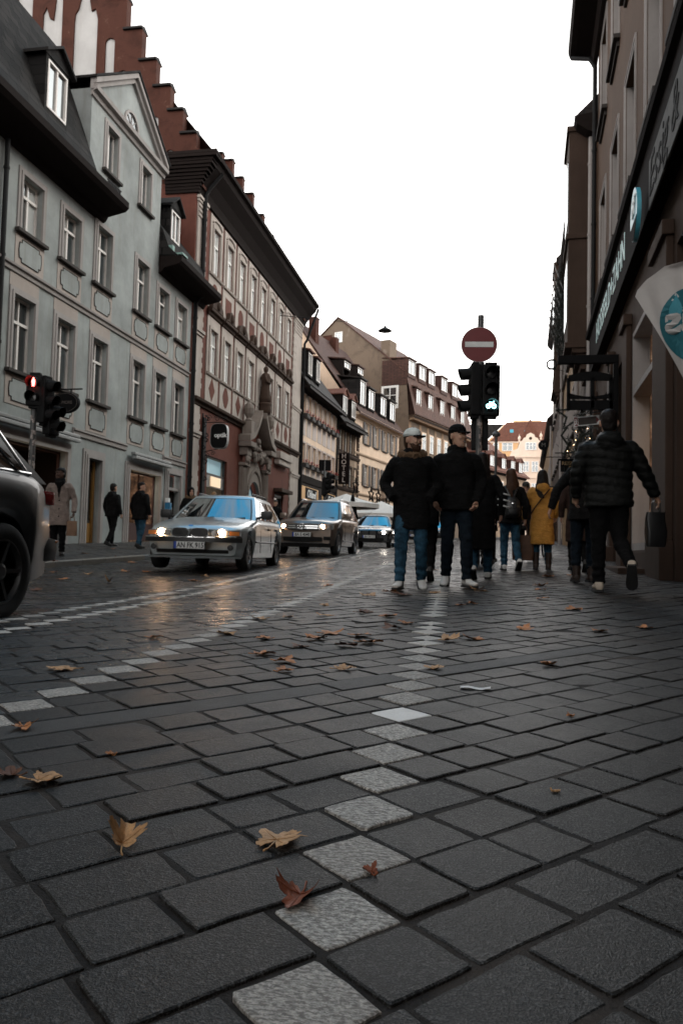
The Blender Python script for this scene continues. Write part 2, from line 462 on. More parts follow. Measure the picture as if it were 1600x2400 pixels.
# ------------------------------------------------------------------ fallen leaves and litter
def leaf_mats():
    for nm, c in (('leaf_tan', (.58, .32, .14)), ('leaf_orange', (.58, .23, .075)), ('leaf_brown', (.17, .07, .033)), ('leaf_russet', (.28, .075, .03))):
        m, nt, b = nmat(nm)
        f = noise_t(nt, 18, 5, .7); g = noise_t(nt, 90, 3, .7)
        base = ramp(nt, f, [(.3, tuple(x * .55 for x in c)), (.55, c), (.8, tuple(min(1, x * 1.25) for x in c))])
        base = mixcol(nt, ramp(nt, g, [(.5, (0, 0, 0)), (.7, (.5,) * 3)]), base, tuple(x * .4 for x in c))
        L(nt, base, b.inputs['Base Color']); b.inputs['Roughness'].default_value = .6
        bump(nt, b, f, .6, .01)
leaf_mats()
def maple_outline():
    pts = []
    lob = [(-128, .62), (-62, .9), (0, 1.08), (62, .9), (128, .62)]
    # angle from tip (0 = tip, along +y); notches between lobes
    seq = [(-165, .2)]
    for i, (a, r) in enumerate(lob):
        seq += [(a - 25, r * .66), (a - 19, r * .88), (a - 12, r * .82), (a - 6, r * .95), (a, r), (a + 6, r * .95), (a + 12, r * .82), (a + 19, r * .88), (a + 25, r * .66)]
        if i < 4: seq.append(((a + lob[i + 1][0]) / 2, .5))
    seq.append((165, .2))
    return [(r * sin(radians(a)), r * cos(radians(a))) for a, r in seq]
MAPLE = maple_outline()
def leaf_mesh(name, seed, size, curl, fold, m):
    r = random.Random(seed); mb = MB()
    out = [(x * r.uniform(.9, 1.1), y * r.uniform(.92, 1.08)) for x, y in MAPLE]
    n = len(out)
    k = 4; rings = []
    ph = [r.uniform(0, 6.28) for _ in range(4)]
    def z(x, y):
        rr = sqrt(x * x + y * y)
        return curl * (rr ** 2) * (.6 + .4 * sin(2 * atan2(x, y) + ph[0])) + fold * abs(x) + .10 * sin(3 * x + ph[1]) * rr + .07 * sin(5 * y + ph[2]) * rr + .03 * sin(11 * x + 7 * y + ph[3]) * rr
    verts = [(0, 0, 0)]
    for i in range(1, k + 1):
        t = i / k
        for x, y in out: verts.append((x * t, y * t, z(x * t, y * t)))
    fs = [(0, 1 + j, 1 + (j + 1) % n) for j in range(n - 1)]
    for i in range(k - 1):
        for j in range(n - 1):
            a = 1 + i * n + j; fs.append((a, a + n, a + n + 1, a + 1))
    zmin = min(v[2] for v in verts)
    mb.add([(x * size, y * size, (zz - zmin) * size + .004) for x, y, zz in verts], fs)
    mb.add([(x * size, y * size, (zz - zmin) * size + .0028) for x, y, zz in verts], [f[::-1] for f in fs])
    mb.tube([(0, -.05 * size, (z(0, 0) - zmin) * size + .003), (.03 * size, -.5 * size, .08 * size), (.1 * size, -.85 * size, .01)], [.0022, .0018, .0026], 5)
    # veins
    for a, rr in ((0, 1), (62, .8), (-62, .8), (125, .5), (-125, .5)):
        px = [(t * rr * sin(radians(a)), t * rr * cos(radians(a))) for t in (0, .5, .92)]
        mb.tube([(x * size, y * size, (z(x, y) - zmin) * size + .0045) for x, y in px], [.0014, .001, .0004], 4)
    return mb
LEAFPOS = [(-1.84, 3.23), (-1.44, 2.28), (-1.91, 4.31), (-1.56, 4.58), (-1.57, 5.43), (-1.41, 5.6), (-1.32, 6.49), (-1.15, 5.72), (-1.25, 4.43), (-0.98, 4.18), (-0.95, 4.5), (-0.94, 4.75), (-1.12, 3.87), (-0.96, 3.69), (-0.89, 3.44), (-1.81, 9.04), (-3.69, 15.04), (-2.68, 13.52), (-4.88, 13.23), (-4.27, 11.5), (-3.97, 10.29), (-7.06, 14.79), (-5.54, 12.11), (-6.71, 11.28), (-5.82, 9.97), (-5.11, 8.19), (-5.02, 9.81), (-7.56, 12.61), (-9.26, 18.25), (-8.52, 15.51), (-7.56, 13.67), (-7.59, 15.22), (-5.86, 11.98), (-6.03, 11.09), (-1.03, 2.07), (-0.74, 4.69), (-0.75, 4.28), (-0.92, 5.98), (-0.7, 5.77), (-0.51, 5.39), (-0.57, 5.09), (-0.2, 4.64), (-0.04, 4.72), (-0.22, 3.68), (-0.08, 6.92), (-0.18, 6.74), (-0.78, 7.72), (-0.96, 8.05), (-0.48, 8.02), (-1.09, 7.53), (-0.04, 8.54), (-0.01, 8.31), (0.61, 8.59), (0.89, 11.08), (1.24, 11.49), (0.66, 9.25), (0.56, 7.51), (0.73, 6.57), (0.27, 5.25), (0.77, 5.28), (1.08, 5.51), (0.34, 3.96), (-0.65, 4.43), (0.32, 2.89), (-0.77, 12.84), (-1.19, 1.84), (-1.1, 1.82), (-0.72, 1.51), (-0.41, 1.58), (-0.31, 1.37), (-0.2, 1.49), (0.19, 2.05), (-0.64, 3.57)]
LEAFDEF = {  # index: (size, curl, fold, mat, label)
 0: (.085, .08, .1, 'leaf_tan', 'broad tan leaf lying on the single row of pale stones at the left'),
 1: (.05, .2, .3, 'leaf_orange', 'small orange leaf beside the pale stone line at the far left edge'),
 34: (.018, .3, .3, 'leaf_orange', 'tiny orange leaf scrap on the plain pavers left of the big tan leaf'),
 65: (.045, .35, .3, 'leaf_brown', 'curled brown leaf cut off by the left edge of the photo'),
 66: (.062, .15, .25, 'leaf_tan', 'flat tan leaf with a stalk next to the curled leaf at the left edge'),
 67: (.05, .55, .7, 'leaf_tan', 'folded upright tan leaf with its stalk pointing at the camera'),
 68: (.07, .05, .06, 'leaf_tan', 'large flat tan maple leaf lying beside the pale diamond stones'),
 69: (.052, .6, .3, 'leaf_russet', 'dark russet leaf curled up on a pale diamond stone'),
 70: (.022, .4, .5, 'leaf_russet', 'small russet leaf crumb right of the pale diamond stones'),
 71: (.016, .2, .4, 'leaf_tan', 'tiny pale leaf scrap on the dark pavers at the right'),
 43: (.06, .15, .2, 'leaf_tan', 'tan leaf half covering a pale diamond stone by the painted white stone'),
 61: (.055, .15, .3, 'leaf_orange', 'orange leaf alone on the dark pavers right of the white paper scrap'),
 63: (.016, .3, .4, 'leaf_orange', 'orange leaf crumb on the pavers at the far right'),
 26: (.085, 1.3, .9, 'leaf_tan', 'upright rolled tan leaf standing on the cobbles ahead of the dark off-roader'),
 27: (.11, .7, .5, 'leaf_brown', 'dark brown clump of leaf on the kerb near the person in the beige coat'),
 2: (.06, .2, .2, 'leaf_orange', 'orange leaf on the cobbles between the double and single pale lines'),
}
rl = random.Random(5); LZ = {}; LOBJ = {}
for i, (x, y) in enumerate(LEAFPOS):
    if i in LEAFDEF: size, curl, fold, mt, lab = LEAFDEF[i]; grp = 'fallen leaves on the paving'
    else:
        size = rl.uniform(.045, .08); curl = rl.choice([.05, .12, .2, .45]); fold = rl.uniform(.03, .22)
        mt = rl.choice(['leaf_tan', 'leaf_tan', 'leaf_orange', 'leaf_orange', 'leaf_orange', 'leaf_brown'])
        size *= 1.15 if y < 7 else 1.45
        grp = 'fallen leaves on the paving'
        if x < -7.4: zone = 'on the far sidewalk before the grey house'
        elif x < -3.3: zone = 'on the carriageway beyond the double pale line'
        elif x < -1.75 or y > 12: zone = 'on the cobbles between the double line and the walkers'
        elif y < 5 and x < -.5: zone = 'in the cluster between the two pale stone rows'
        elif y < 7.2 and x < -.45: zone = 'behind the cluster between the two pale stone rows'
        elif y < 7.2: zone = 'on the dark pavers past the pale diamond row'
        elif x < .2: zone = "by the walking men's white shoes"
        else: zone = 'on the paving between the walkers and shop wall'
        key = (mt, zone); LZ.setdefault(key, []).append((y, i)); lab = key
    mb = leaf_mesh('fallen_leaf', 100 + i, size, curl, fold, mt)
    o = mb.build('fallen_leaf', mt, smooth=True, recalc=False)
    o.location = (x, y, gz(x, y) + .001)
    o.rotation_euler = (0, 0, rl.uniform(0, 6.28) if i not in (66, 67, 68, 0) else {66: -1.6, 67: .25, 68: -.3, 0: 1.9}[i])
    if i == 67: o.rotation_euler = (.35, .25, .4)
    tag(o, lab if isinstance(lab, str) else None, 'leaf', grp); LOBJ[i] = o
ORD = ['nearest', 'second nearest', 'third nearest', 'fourth nearest', 'fifth nearest', 'sixth nearest', 'seventh nearest', 'eighth nearest', 'ninth nearest']
for (mt, zone), l in LZ.items():
    for k, (y, i) in enumerate(sorted(l)):
        c = {'leaf_tan': 'tan', 'leaf_orange': 'orange', 'leaf_brown': 'dark brown'}[mt]
        LOBJ[i]['label'] = ('only ' if len(l) == 1 else ORD[k] + ' ') + c + ' leaf ' + zone
def paper(x, y, w, d, lab, m='white_paper'):
    mb = MB(); n = 8
    vs = [((i / n - .5) * w, (j / 3 - .5) * d, .004 + .003 * sin(i * .9) * (i / n) + .002 * sin(j * 2 + i)) for j in range(4) for i in range(n + 1)]
    fs = [(j * (n + 1) + i, j * (n + 1) + i + 1, (j + 1) * (n + 1) + i + 1, (j + 1) * (n + 1) + i) for j in range(3) for i in range(n)]
    mb.add(vs, fs); mb.add([(a, b, c - .0012) for a, b, c in vs], [f[::-1] for f in fs])
    o = mb.build('paper_scrap', m, smooth=True, recalc=False); o.location = (x, y, gz(x, y)); tag(o, lab, 'litter')
simple('white_paper', (.8, .8, .78), .7, var=.05)
paper(-.02, 3.3, .125, .045, 'white strip of paper lying on the dark pavers')
paper(1.76, 16.52, .1, .07, 'small crumpled white paper far off on the paving by the shop wall')
# ------------------------------------------------------------------ building kit
plaster('render_bluegrey', (.345, .365, .355), .4)
plaster('portal_stone', (.23, .195, .17), .4)
tiles('tile_mid', (.075, .036, .027), (.115, .055, .04), (.03, .018, .014), .22, .2)
simple('panel_grey', (.13, .13, .128), .8, spec=.1)
plaster('render_beige', (.40, .345, .31), .2)
plaster('trim_grey', (.36, .33, .315), .25)
plaster('sill_dark', (.06, .052, .048), .3)
plaster('render_redbrown', (.14, .05, .036), .35)
weathered('brick_weathered', (.062, .023, .0155), (.14, .085, .06), 1.1)
plaster('stone_lightgrey', (.44, .385, .345), .3)
plaster('niche_white', (.42, .41, .4), .2)
plaster('render_cream', (.8, .61, .46), .2)
plaster('render_pinkgrey', (.52, .45, .42), .16)
plaster('render_sand', (.28, .2, .14), .35)
plaster('render_peach', (.66, .5, .37), .16)
weathered('gable_brown', (.17, .128, .096), (.25, .2, .16), .5)
plaster('render_rust', (.3, .2, .13), .25)
plaster('render_brown', (.10, .058, .036), .25)
plaster('render_apricot', (.75, .47, .25), .12)
plaster('render_white', (.8, .66, .55), .1)
plaster('render_ochre', (.3, .21, .13), .2)
plaster('stone_brown', (.06, .038, .028), .3)
tiles('slate', (.005, .0045, .0045), (.026, .023, .022), (.0015, .0015, .0015), .42, .3, rough=.95)
tiles('tile_dark', (.018, .014, .013), (.028, .021, .018), (.012, .01, .01), .2, .17)
tiles('tile_red', (.13, .05, .032), (.19, .075, .05), (.06, .03, .022), .22, .2)
tiles('tile_brown', (.06, .028, .022), (.085, .04, .03), (.03, .018, .014), .22, .2)
simple('dark_wood', (.014, .01, .009), .8, bmp=.3, spec=.15)
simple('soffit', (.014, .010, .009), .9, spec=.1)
simple('copper_green', (.16, .27, .24), .6)
simple('black_metal', (.007, .007, .0075), .65, var=.3, spec=.2)
simple('grey_metal', (.2, .2, .2), .4, .6, bmp=.1)
simple('zinc', (.3, .31, .31), .45, .7)
simple('sash_white', (.72, .67, .63), .5, var=.06)
simple('sash_bright', (.78, .77, .74), .45, var=.05)
simple('sash_dark', (.035, .028, .025), .5)
simple('wood_yellow', (.3, .15, .035), .5, bmp=.2)
simple('shutter_brown', (.055, .042, .036), .6, bmp=.2)
simple('shop_dark', (.010, .007, .0065), .9, spec=.08)
simple('shop_red', (.06, .022, .018), .6)
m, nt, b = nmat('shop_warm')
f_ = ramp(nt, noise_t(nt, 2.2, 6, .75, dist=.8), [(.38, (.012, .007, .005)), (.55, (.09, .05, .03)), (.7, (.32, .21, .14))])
L(nt, f_, b.inputs['Base Color']); L(nt, f_, b.inputs['Emission Color']); b.inputs['Emission Strength'].default_value = .35; b.inputs['Roughness'].default_value = .8  # glow of the lit shop put into the interior's colour as emission
simple('shop_pale', (.45, .38, .32), .7, var=.3, scale=3)
simple('goods', (.3, .2, .13), .6, var=.9, scale=14)
simple('blue_sign', (.02, .17, .33), .4)
simple('cyan_panel', (.06, .33, .43), .4)
simple('sign_black', (.006, .006, .0065), .8, spec=.12)
simple('letter_white', (.75, .76, .75), .5)
simple('letter_dim', (.12, .10, .09), .5)
simple('letter_gold', (.28, .17, .07), .5)
simple('flower_red', (.42, .025, .035), .7, var=.5, scale=40)
simple('leaf_green', (.03, .05, .02), .7, var=.5, scale=30)
simple('box_dark', (.02, .017, .016), .7)
glass_pane('pane'); glass_pane('pane_pale', (.62, .62, .6), .35); glass_pane('pane_mid', (.12, .125, .125), .32)
glass_pane('pane_dark', (.012, .012, .013), .16); glass_pane('pane_shop', (.05, .035, .028), .12)
emit('lamp_warm', (1, .62, .3), 7); emit('lamp_white', (1, .85, .66), 9)
emit('shop_glow', (1, .72, .5), .55); emit('lit_sign', (.3, .45, .5), .18); emit('lit_sign_warm', (.8, .6, .4), .3)

class Fac:
    """a facade: local x runs along it, w is how far a point stands out from it towards the street"""
    def __init__(s, name, label, P, ang, side, cat='building', group=None):
        s.P = P; s.a = radians(ang); s.s = -1 if side == 'L' else 1
        s.root = thing(name, label, cat, (P[0], P[1], 0), pi / 2 - s.a, group)
        s.root['group'] = group or ('houses on the left of the street' if side == 'L' else 'houses on the right of the street')
    def box(s, mb, u0, u1, w0, w1, z0, z1, m=0): mb.box(u0, u1, s.s * w0, s.s * w1, z0, z1, m)
    def cbox(s, mb, u0, u1, w0, w1, z0, z1, r=.012, m=0): mb.bbox(u0, u1, s.s * w0, s.s * w1, z0, z1, r, m)
    def pt(s, u, w, z): return (u, s.s * w, z)
    def world(s, u, w, z):
        y = s.s * w; ca, sa = cos(pi / 2 - s.a), sin(pi / 2 - s.a)
        return (s.P[0] + u * ca - y * sa, s.P[1] + u * sa + y * ca, z)
    def wall(s, mb, u0, u1, z0, z1, holes, depth=.2, m=0, w=0):
        us = sorted({u0, u1} | {h[i] for h in holes for i in (0, 1)}); zs = sorted({z0, z1} | {h[i] for h in holes for i in (2, 3)})
        us = [u for u in us if u0 <= u <= u1]; zs = [z for z in zs if z0 <= z <= z1]
        for i in range(len(us) - 1):
            for j in range(len(zs) - 1):
                cu, cz = (us[i] + us[i + 1]) / 2, (zs[j] + zs[j + 1]) / 2
                if any(h[0] < cu < h[1] and h[2] < cz < h[3] for h in holes): continue
                mb.quad(s.pt(us[i], w, zs[j]), s.pt(us[i + 1], w, zs[j]), s.pt(us[i + 1], w, zs[j + 1]), s.pt(us[i], w, zs[j + 1]), m)
        for h in holes:
            a, b, c, d = h[:4]; e = w - depth
            P = s.pt
            mb.quad(P(a, w, c), P(a, e, c), P(a, e, d), P(a, w, d), m); mb.quad(P(b, w, c), P(b, w, d), P(b, e, d), P(b, e, c), m)
            mb.quad(P(a, w, d), P(a, e, d), P(b, e, d), P(b, w, d), m); mb.quad(P(a, w, c), P(b, w, c), P(b, e, c), P(a, e, c), m)
    def profile(s, mb, u0, u1, prof, m=0):
        """moulding: prof = [(w, z)...] swept from u0 to u1"""
        n = len(prof)
        vs = [s.pt(u0, w, z) for w, z in prof] + [s.pt(u1, w, z) for w, z in prof]
        mb.add(vs, [(i, i + 1, i + 1 + n, i + n) for i in range(n - 1)] + [tuple(range(n)), tuple(range(2 * n - 1, n - 1, -1))], m)
    def part(s, mb, name, mats, parent=None, smooth=False, uv=False, **k):
        uvf = (lambda c: (c.x + c.y * .3, (c.z * 1.15) if True else 0)) if uv else None
        return mb.build(name, mats, parent or s.root, smooth, uvfn=uvf, **k)
    # ---- a sash window: part 'window' with sub-parts pane, surround, sill
    def window(s, w, h, frame='sash_white', surround='trim_grey', sill='sill_dark', sur=.16, rec=.15, transom=.66, cols=2, panes=('pane', 'pane_mid'), hood=0, name='window', bars=0, sillout=.13, t=.062):
        f = MB()
        y0, y1 = -rec - .05, -rec + .02
        B = lambda mb, a, b, c, d, e=y0, g=y1, m=0: s.box(mb, a, b, e, g, c, d, m)
        W, H = w / 2, h
        B(f, -W, -W + t, 0, H); B(f, W - t, W, 0, H); B(f, -W + t, W - t, 0, t + .02); B(f, -W + t, W - t, H - t, H)
        if transom: B(f, -W + t, W - t, H * transom - .035, H * transom + .035, y0, y1 + .025)
        for k in range(1, cols):
            x = -W + w * k / cols
            B(f, x - t * .6, x + t * .6, t + .02, (H * transom if transom else H) - .036 * bool(transom), y0, y1 + .012)
            if transom: B(f, x - .022, x + .022, H * transom + .036, H - t, y0, y1 + .005)
        for k in range(bars):
            z = (H * (transom or 1)) * (k + 1) / (bars + 1)
            B(f, -W + t, W - t, z - .012, z + .012, y0, y1 - .004)
        root = s.part(f, name, frame)
        g = MB(); rr = random.Random(int(w * 1000 + h * 77))
        zz = [0.02, H * transom, H - .02] if transom else [.02, H - .02]
        for k in range(cols):
            for q in range(len(zz) - 1):
                x0, x1 = -W + w * k / cols + .01, -W + w * (k + 1) / cols - .01
                e = -rec - .02
                m = k % len(panes)
                g.quad(s.pt(x0, e + rr.uniform(-.004, .004), zz[q]), s.pt(x1, e + rr.uniform(-.004, .004), zz[q]), s.pt(x1, e + rr.uniform(-.004, .004), zz[q + 1]), s.pt(x0, e + rr.uniform(-.004, .004), zz[q + 1]), m)
        s.part(g, 'pane', list(panes), root)
        if surround:
            b = MB()
            for (o, i, d) in ((sur, sur * .45, .035), (sur * .45, 0, .06)):
                s.box(b, -W - o, -W - i, .002, d, 0, H + o); s.box(b, W + i, W + o, .002, d, 0, H + o); s.box(b, -W - i, W + i, .002, d, H + i, H + o)
            if hood:
                s.box(b, -W - sur - .06, W + sur + .06, .002, .16, H + sur + .001, H + sur + .07)
            s.part(b, 'surround', surround, root)
        if sill:
            q = MB(); s.cbox(q, -W - sur - .05, W + sur + .05, -rec + .021, sillout, -.09, -.002, .015)
            s.part(q, 'sill', sill, root)
        return root
    def put(s, proto, u, z, w=0, used=[]):
        """first call places the prototype itself, later ones copies of it and its sub-parts"""
        if proto.get('used') is None: proto['used'] = 1; o = proto
        else: o = dup(proto, parent=s.root)
        o.location = (u, s.s * w, z); return o
    def dormer(s, u0, u1, z0, z1, wf, wb, roofm='tile_dark', wallm='slate', ped='gable', frame='sash_white', peak=.45, over=.1, wz=(.12, .1)):
        """dormer: cheeks + front + little roof; sub-parts window and roof"""
        mb = MB()
        P = s.pt
        fr = .09
        # front wall ring
        s.box(mb, u0, u0 + fr, wf - .06, wf, z0, z1); s.box(mb, u1 - fr, u1, wf - .06, wf, z0, z1)
        s.box(mb, u0 + fr, u1 - fr, wf - .06, wf, z1 - .1, z1); s.box(mb, u0 + fr, u1 - fr, wf - .06, wf, z0, z0 + wz[0])
        for u, d in ((u0, .05), (u1 - .05, .05)):
            s.box(mb, u, u + d, wb, wf - .061, z0 - .8, z1 - .003)
        d = s.part(mb, 'dormer', [wallm], uv=True)
        f = MB(); a, b, c, e = u0 + fr, u1 - fr, z0 + wz[0], z1 - .1
        t = .055
        y0, y1 = wf - .1, wf + .02
        s.box(f, a, a + t, y0, y1, c, e); s.box(f, b - t, b, y0, y1, c, e); s.box(f, a + t, b - t, y0, y1, e - t, e); s.box(f, a + t, b - t, y0, y1, c, c + t)
        s.box(f, (a + b) / 2 - .03, (a + b) / 2 + .03, y0, y1 - .02, c + t, e - t)
        w = s.part(f, 'window', frame, d)
        g = MB(); m_ = (a + b) / 2
        for i, (x0, x1) in enumerate(((a + .02, m_), (m_, b - .02))):
            g.quad(P(x0, wf - .05, c), P(x1, wf - .05, c), P(x1, wf - .05, e), P(x0, wf - .05, e), i)
        gp = s.part(g, 'pane', ['pane_mid', 'pane'], d)
        r = MB()
        um = (u0 + u1) / 2
        if ped == 'gable':
            out = [(u0 - over, z1), (um, z1 + peak), (u1 + over, z1)]
            r.prism(out, lambda a_, b_, dd: P(a_, dd, b_), wf - .05, wf + .02, 0)
            for (ua, za, ub, zb) in ((u0 - over - .05, z1 - .03, um, z1 + peak), (um, z1 + peak, u1 + over + .05, z1 - .03)):
                q = [P(ua, wf + .14, za + .004), P(ub, wf + .14, zb + .004), P(ub, wb, zb + .004), P(ua, wb, za + .004)]
                q2 = [(x, y, z + .08) for x, y, z in q]
                r.add(q + q2, [(0, 3, 2, 1), (4, 5, 6, 7), (0, 1, 5, 4), (1, 2, 6, 5), (2, 3, 7, 6), (3, 0, 4, 7)])
        else:   # shed / hipped cap: slab sloping down to the front
            q = [P(u0 - over, wf + .16, z1 + .002), P(u1 + over, wf + .16, z1 + .002), P(u1 + over * .3, wb, z1 + peak), P(u0 - over * .3, wb, z1 + peak)]
            q2 = [(x, y, z + .1) for x, y, z in q]
            r.add(q + q2, [(0, 3, 2, 1), (4, 5, 6, 7), (0, 1, 5, 4), (1, 2, 6, 5), (2, 3, 7, 6), (3, 0, 4, 7)])
        s.part(r, 'roof', roofm, d, uv=True)
        return d
    def pipe(s, u, z0, z1, r=.06, w=.1, m='black_metal', elbow=None, name='drainpipe'):
        mb = MB(); pts = [s.pt(u, w, z0), s.pt(u, w, z1)]
        if elbow: pts += [s.pt(u, w + .15, z1 + .25), s.pt(u + elbow[0], elbow[1], z1 + elbow[2])]
        mb.tube(pts, r, 10)
        z = z0 + .8
        while z < z1 - .3:
            mb.tube([s.pt(u, w, z - .03), s.pt(u, w, z + .03)], r * 1.25, 10); z += 2.1
        return s.part(mb, name, m, smooth=True, auto=40)
def lettering(txt, size, pos, ex, ey, ez, mat, parent=None, name='lettering', depth=.02, sx=1.0, bold=0, align='CENTER', shear=0):
    b = text_mb(txt, size, depth, align, sx, bold, shear)
    return b.build(name, mat, parent, M=frame3(V(pos), V(ex).normalized(), V(ey).normalized(), V(ez).normalized()), recalc=False)

# ================================================================== GREY HOUSE
def grey_house():
    F = Fac('grey_house', 'blue-grey plastered house with a pedimented bay and dark mansard roof, nearest on the left', (-11.4, 0), 0, 'L')
    U0, U1 = -25.0, 28.22  # wall carried on unseen behind the camera to block low sky
    holes = []
    W2 = [17.35, 19.25, 21.1, 23.75, 25.5, 27.2]; W1 = [17.2, 19.15, 21.07, 23.7, 25.46, 27.17]
    ww = .9
    W2b = [13.2, 15.1]; W1b = [13.1, 15.0]
    for u in W2 + W2b:
        top = 10.3 if u in (21.1, 23.75) else 9.95
        holes.append((u - ww / 2, u + ww / 2, 8.42, top - .12))
    for u in W1 + W1b: holes.append((u - ww / 2, u + ww / 2, 4.9, 6.78))
    for u in (21.35, 23.75): holes.append((u - .36, u + .36, 12.0, 13.4))
    shopL = (14.6, 19.45, .3, 3.2); door = (20.62, 21.42, .3, 3.2); shopR = (23.3, 25.72, .3, 3.15); doorR = (26.45, 27.6, .3, 3.35)
    G = [shopL, door, shopR, doorR]
    mb = MB()
    F.wall(mb, U0, U1, -.5, 10.55, [h for h in holes if h[3] < 10.5] + G, .22)
    # bay above the eaves
    F.wall(mb, 20.05, 25.0, 10.551, 14.0, [h for h in holes if h[2] > 10.6], .22)
    for u in (20.05, 25.0): mb.quad(F.pt(u, 0, 10.551), F.pt(u, -3, 10.551), F.pt(u, -3, 14.0), F.pt(u, 0, 14.0))
    # pediment tympanum
    mb.add([F.pt(20.05, -.001, 14.0), F.pt(25.0, -.001, 14.0), F.pt(22.52, -.001, 15.65)], [(0, 1, 2)])
    F.part(mb, 'wall', 'render_bluegrey')
    # string courses, pediment mouldings
    t = MB()
    F.profile(t, U0, U1 - .15, [(.003, 7.28), (.05, 7.3), (.06, 7.4), (.11, 7.42), (.12, 7.47), (.003, 7.5)])
    for a, b in ((19.75, 23.05), (25.95, U1 - .15)): F.profile(t, a, b, [(.003, 3.72), (.05, 3.74), (.06, 3.86), (.1, 3.88), (.1, 3.93), (.003, 3.96)])
    F.part(t, 'string_course', ['trim_grey'])
    p = MB()
    F.profile(p, 19.95, 25.12, [(.003, 13.72), (.06, 13.75), (.09, 13.86), (.2, 13.9), (.22, 14.02), (.003, 14.05)])
    for sgn, ua, ub in ((1, 19.92, 22.52), (-1, 25.13, 22.52)):
        za, zb = 14.06, 15.82
        for w0, w1, o0, o1 in ((.003, .2, 0, .16), (.003, .1, -.17, -.002)):
            q = [F.pt(ua, w0, za + o0), F.pt(ub, w0, zb + o0), F.pt(ub, w1, zb + o0), F.pt(ua, w1, za + o0)]
            q2 = [(x, y, z + (o1 - o0)) for x, y, z in q]
            p.add(q + q2, [(0, 1, 2, 3), (7, 6, 5, 4), (0, 4, 5, 1), (1, 5, 6, 2), (2, 6, 7, 3), (3, 7, 4, 0)])
    F.part(p, 'pediment', 'trim_grey')
    # half-round window in the pediment
    hr = MB()
    arc = [(22.52 + .42 * cos(pi * k / 12), 14.2 + .42 * sin(pi * k / 12)) for k in range(13)]
    hr.prism(arc, lambda a, b, d: F.pt(a, d, b), .004, .012, 1)
    ring = [(22.52 + .5 * cos(pi * k / 12), 14.2 + .5 * sin(pi * k / 12)) for k in range(13)] + arc[::-1]
    hr.prism(ring, lambda a, b, d: F.pt(a, d, b), .003, .06, 0)
    for k in (3, 6, 9):
        a = pi * k / 12
        hr.tube([F.pt(22.52, .02, 14.2), F.pt(22.52 + .42 * cos(a), .02, 14.2 + .42 * sin(a))], .014, 4, 0)
    F.part(hr, 'arched_window', ['trim_grey', 'pane_dark'])
    # windows
    w2 = F.window(ww, 1.41, panes=('pane_pale', 'pane'), transom=.68); w2b = F.window(ww, 1.76, panes=('pane_pale', 'pane'), transom=.66)
    w1 = F.window(ww, 1.88, panes=('pane', 'pane_dark'), transom=.66); w1b = F.window(ww, 1.88, panes=('pane_mid', 'pane'), transom=.66); w2c = F.window(ww, 1.41, panes=('pane', 'pane_pale'), transom=.68); w3 = F.window(.72, 1.4, panes=('pane_mid', 'pane'), transom=0)
    for u in W2 + W2b: F.put(w2b if u in (21.1, 23.75) else (w2c if u > 26 or u < 18 else w2), u, 8.42)
    for i, u in enumerate(W1 + W1b): F.put(w1b if i in (1, 3, 4) else w1, u, 4.9)
    for u in (21.35, 23.75): F.put(w3, u, 12.0)
    # beige panels between and above the windows, with cartouche line
    for u, z0, z1 in [(u, 7.53, 8.3) for u in W2 + W2b] + [(u, 3.98 if u > 19.5 else 4.05, 4.79) for u in W1 + W1b]:
        a = MB(); F.box(a, u - .62, u + .62, .004, .016, z0, z1)
        zc = (z0 + z1) / 2; hw, hh, c = .46, (z1 - z0) / 2 - .1, .09
        pts = [(-hw, -hh + c), (-hw + c, -hh + c), (-hw + c, -hh), (hw - c, -hh), (hw - c, -hh + c), (hw, -hh + c), (hw + .03, 0), (hw, hh - c), (hw - c, hh - c), (hw - c, hh), (-hw + c, hh), (-hw + c, hh - c), (-hw, hh - c), (-hw - .03, 0)]
        a.prism([(u + x, zc + z) for x, z in pts], lambda p_, q_, d: F.pt(p_, d, q_), .017, .03, 2)
        a.tube([F.pt(u + x, .03, zc + z) for x, z in pts + pts[:1]], .012, 5, 1, cap=False)
        F.part(a, 'apron_panel', ['render_beige', 'sill_dark', 'render_bluegrey'])
    for u in W1 + W1b:
        a = MB(); F.box(a, u - .62, u + .62, .004, .014, 6.95, 7.27); F.part(a, 'frieze_panel', 'render_beige')
    # eaves, mansards
    for (ua, ub, gut) in ((U0, 20.03, 1), (25.02, 28.75, 0)):
        e = MB(); F.profile(e, ua, ub + (.9 if gut else 0.5), [(.003, 10.3), (.12, 10.36), (.2, 10.5), (.75, 10.62), (.85, 10.72), (.85, 10.9), (.7, 10.9), (.003, 10.95)])
        F.part(e, 'eaves', 'soffit')
        r = MB(); P = F.pt
        zt = 15.35 if gut else 13.6
        wt = -1.2 if gut else -1.3
        prof = [(.72, 10.91), (.35, 11.25), (.1, 11.9), (wt, zt), (wt - .12, zt + .06), (wt - .5, zt + .12)]
        for (wa, za), (wb, zb) in zip(prof, prof[1:]):
            r.quad(P(ua, wa, za), P(ub, wa, za), P(ub, wb, zb), P(ua, wb, zb))
        r.quad(P(ua, wt - .5, zt + .12), P(ub, wt - .5, zt + .12), P(ub, -5, zt + .5), P(ua, -5, zt + .5))
        for u in (ua, ub):
            r.add([P(u, w, z) for w, z in prof] + [P(u, -5, zt + .5), P(u, -5, 10.9)], [tuple(range(len(prof) + 2))])
        F.part(r, 'mansard_roof', 'slate', uv=True)
    gb = MB(); gb.box(20.1, 25.0, 3, .3, 13.9, 14.0)
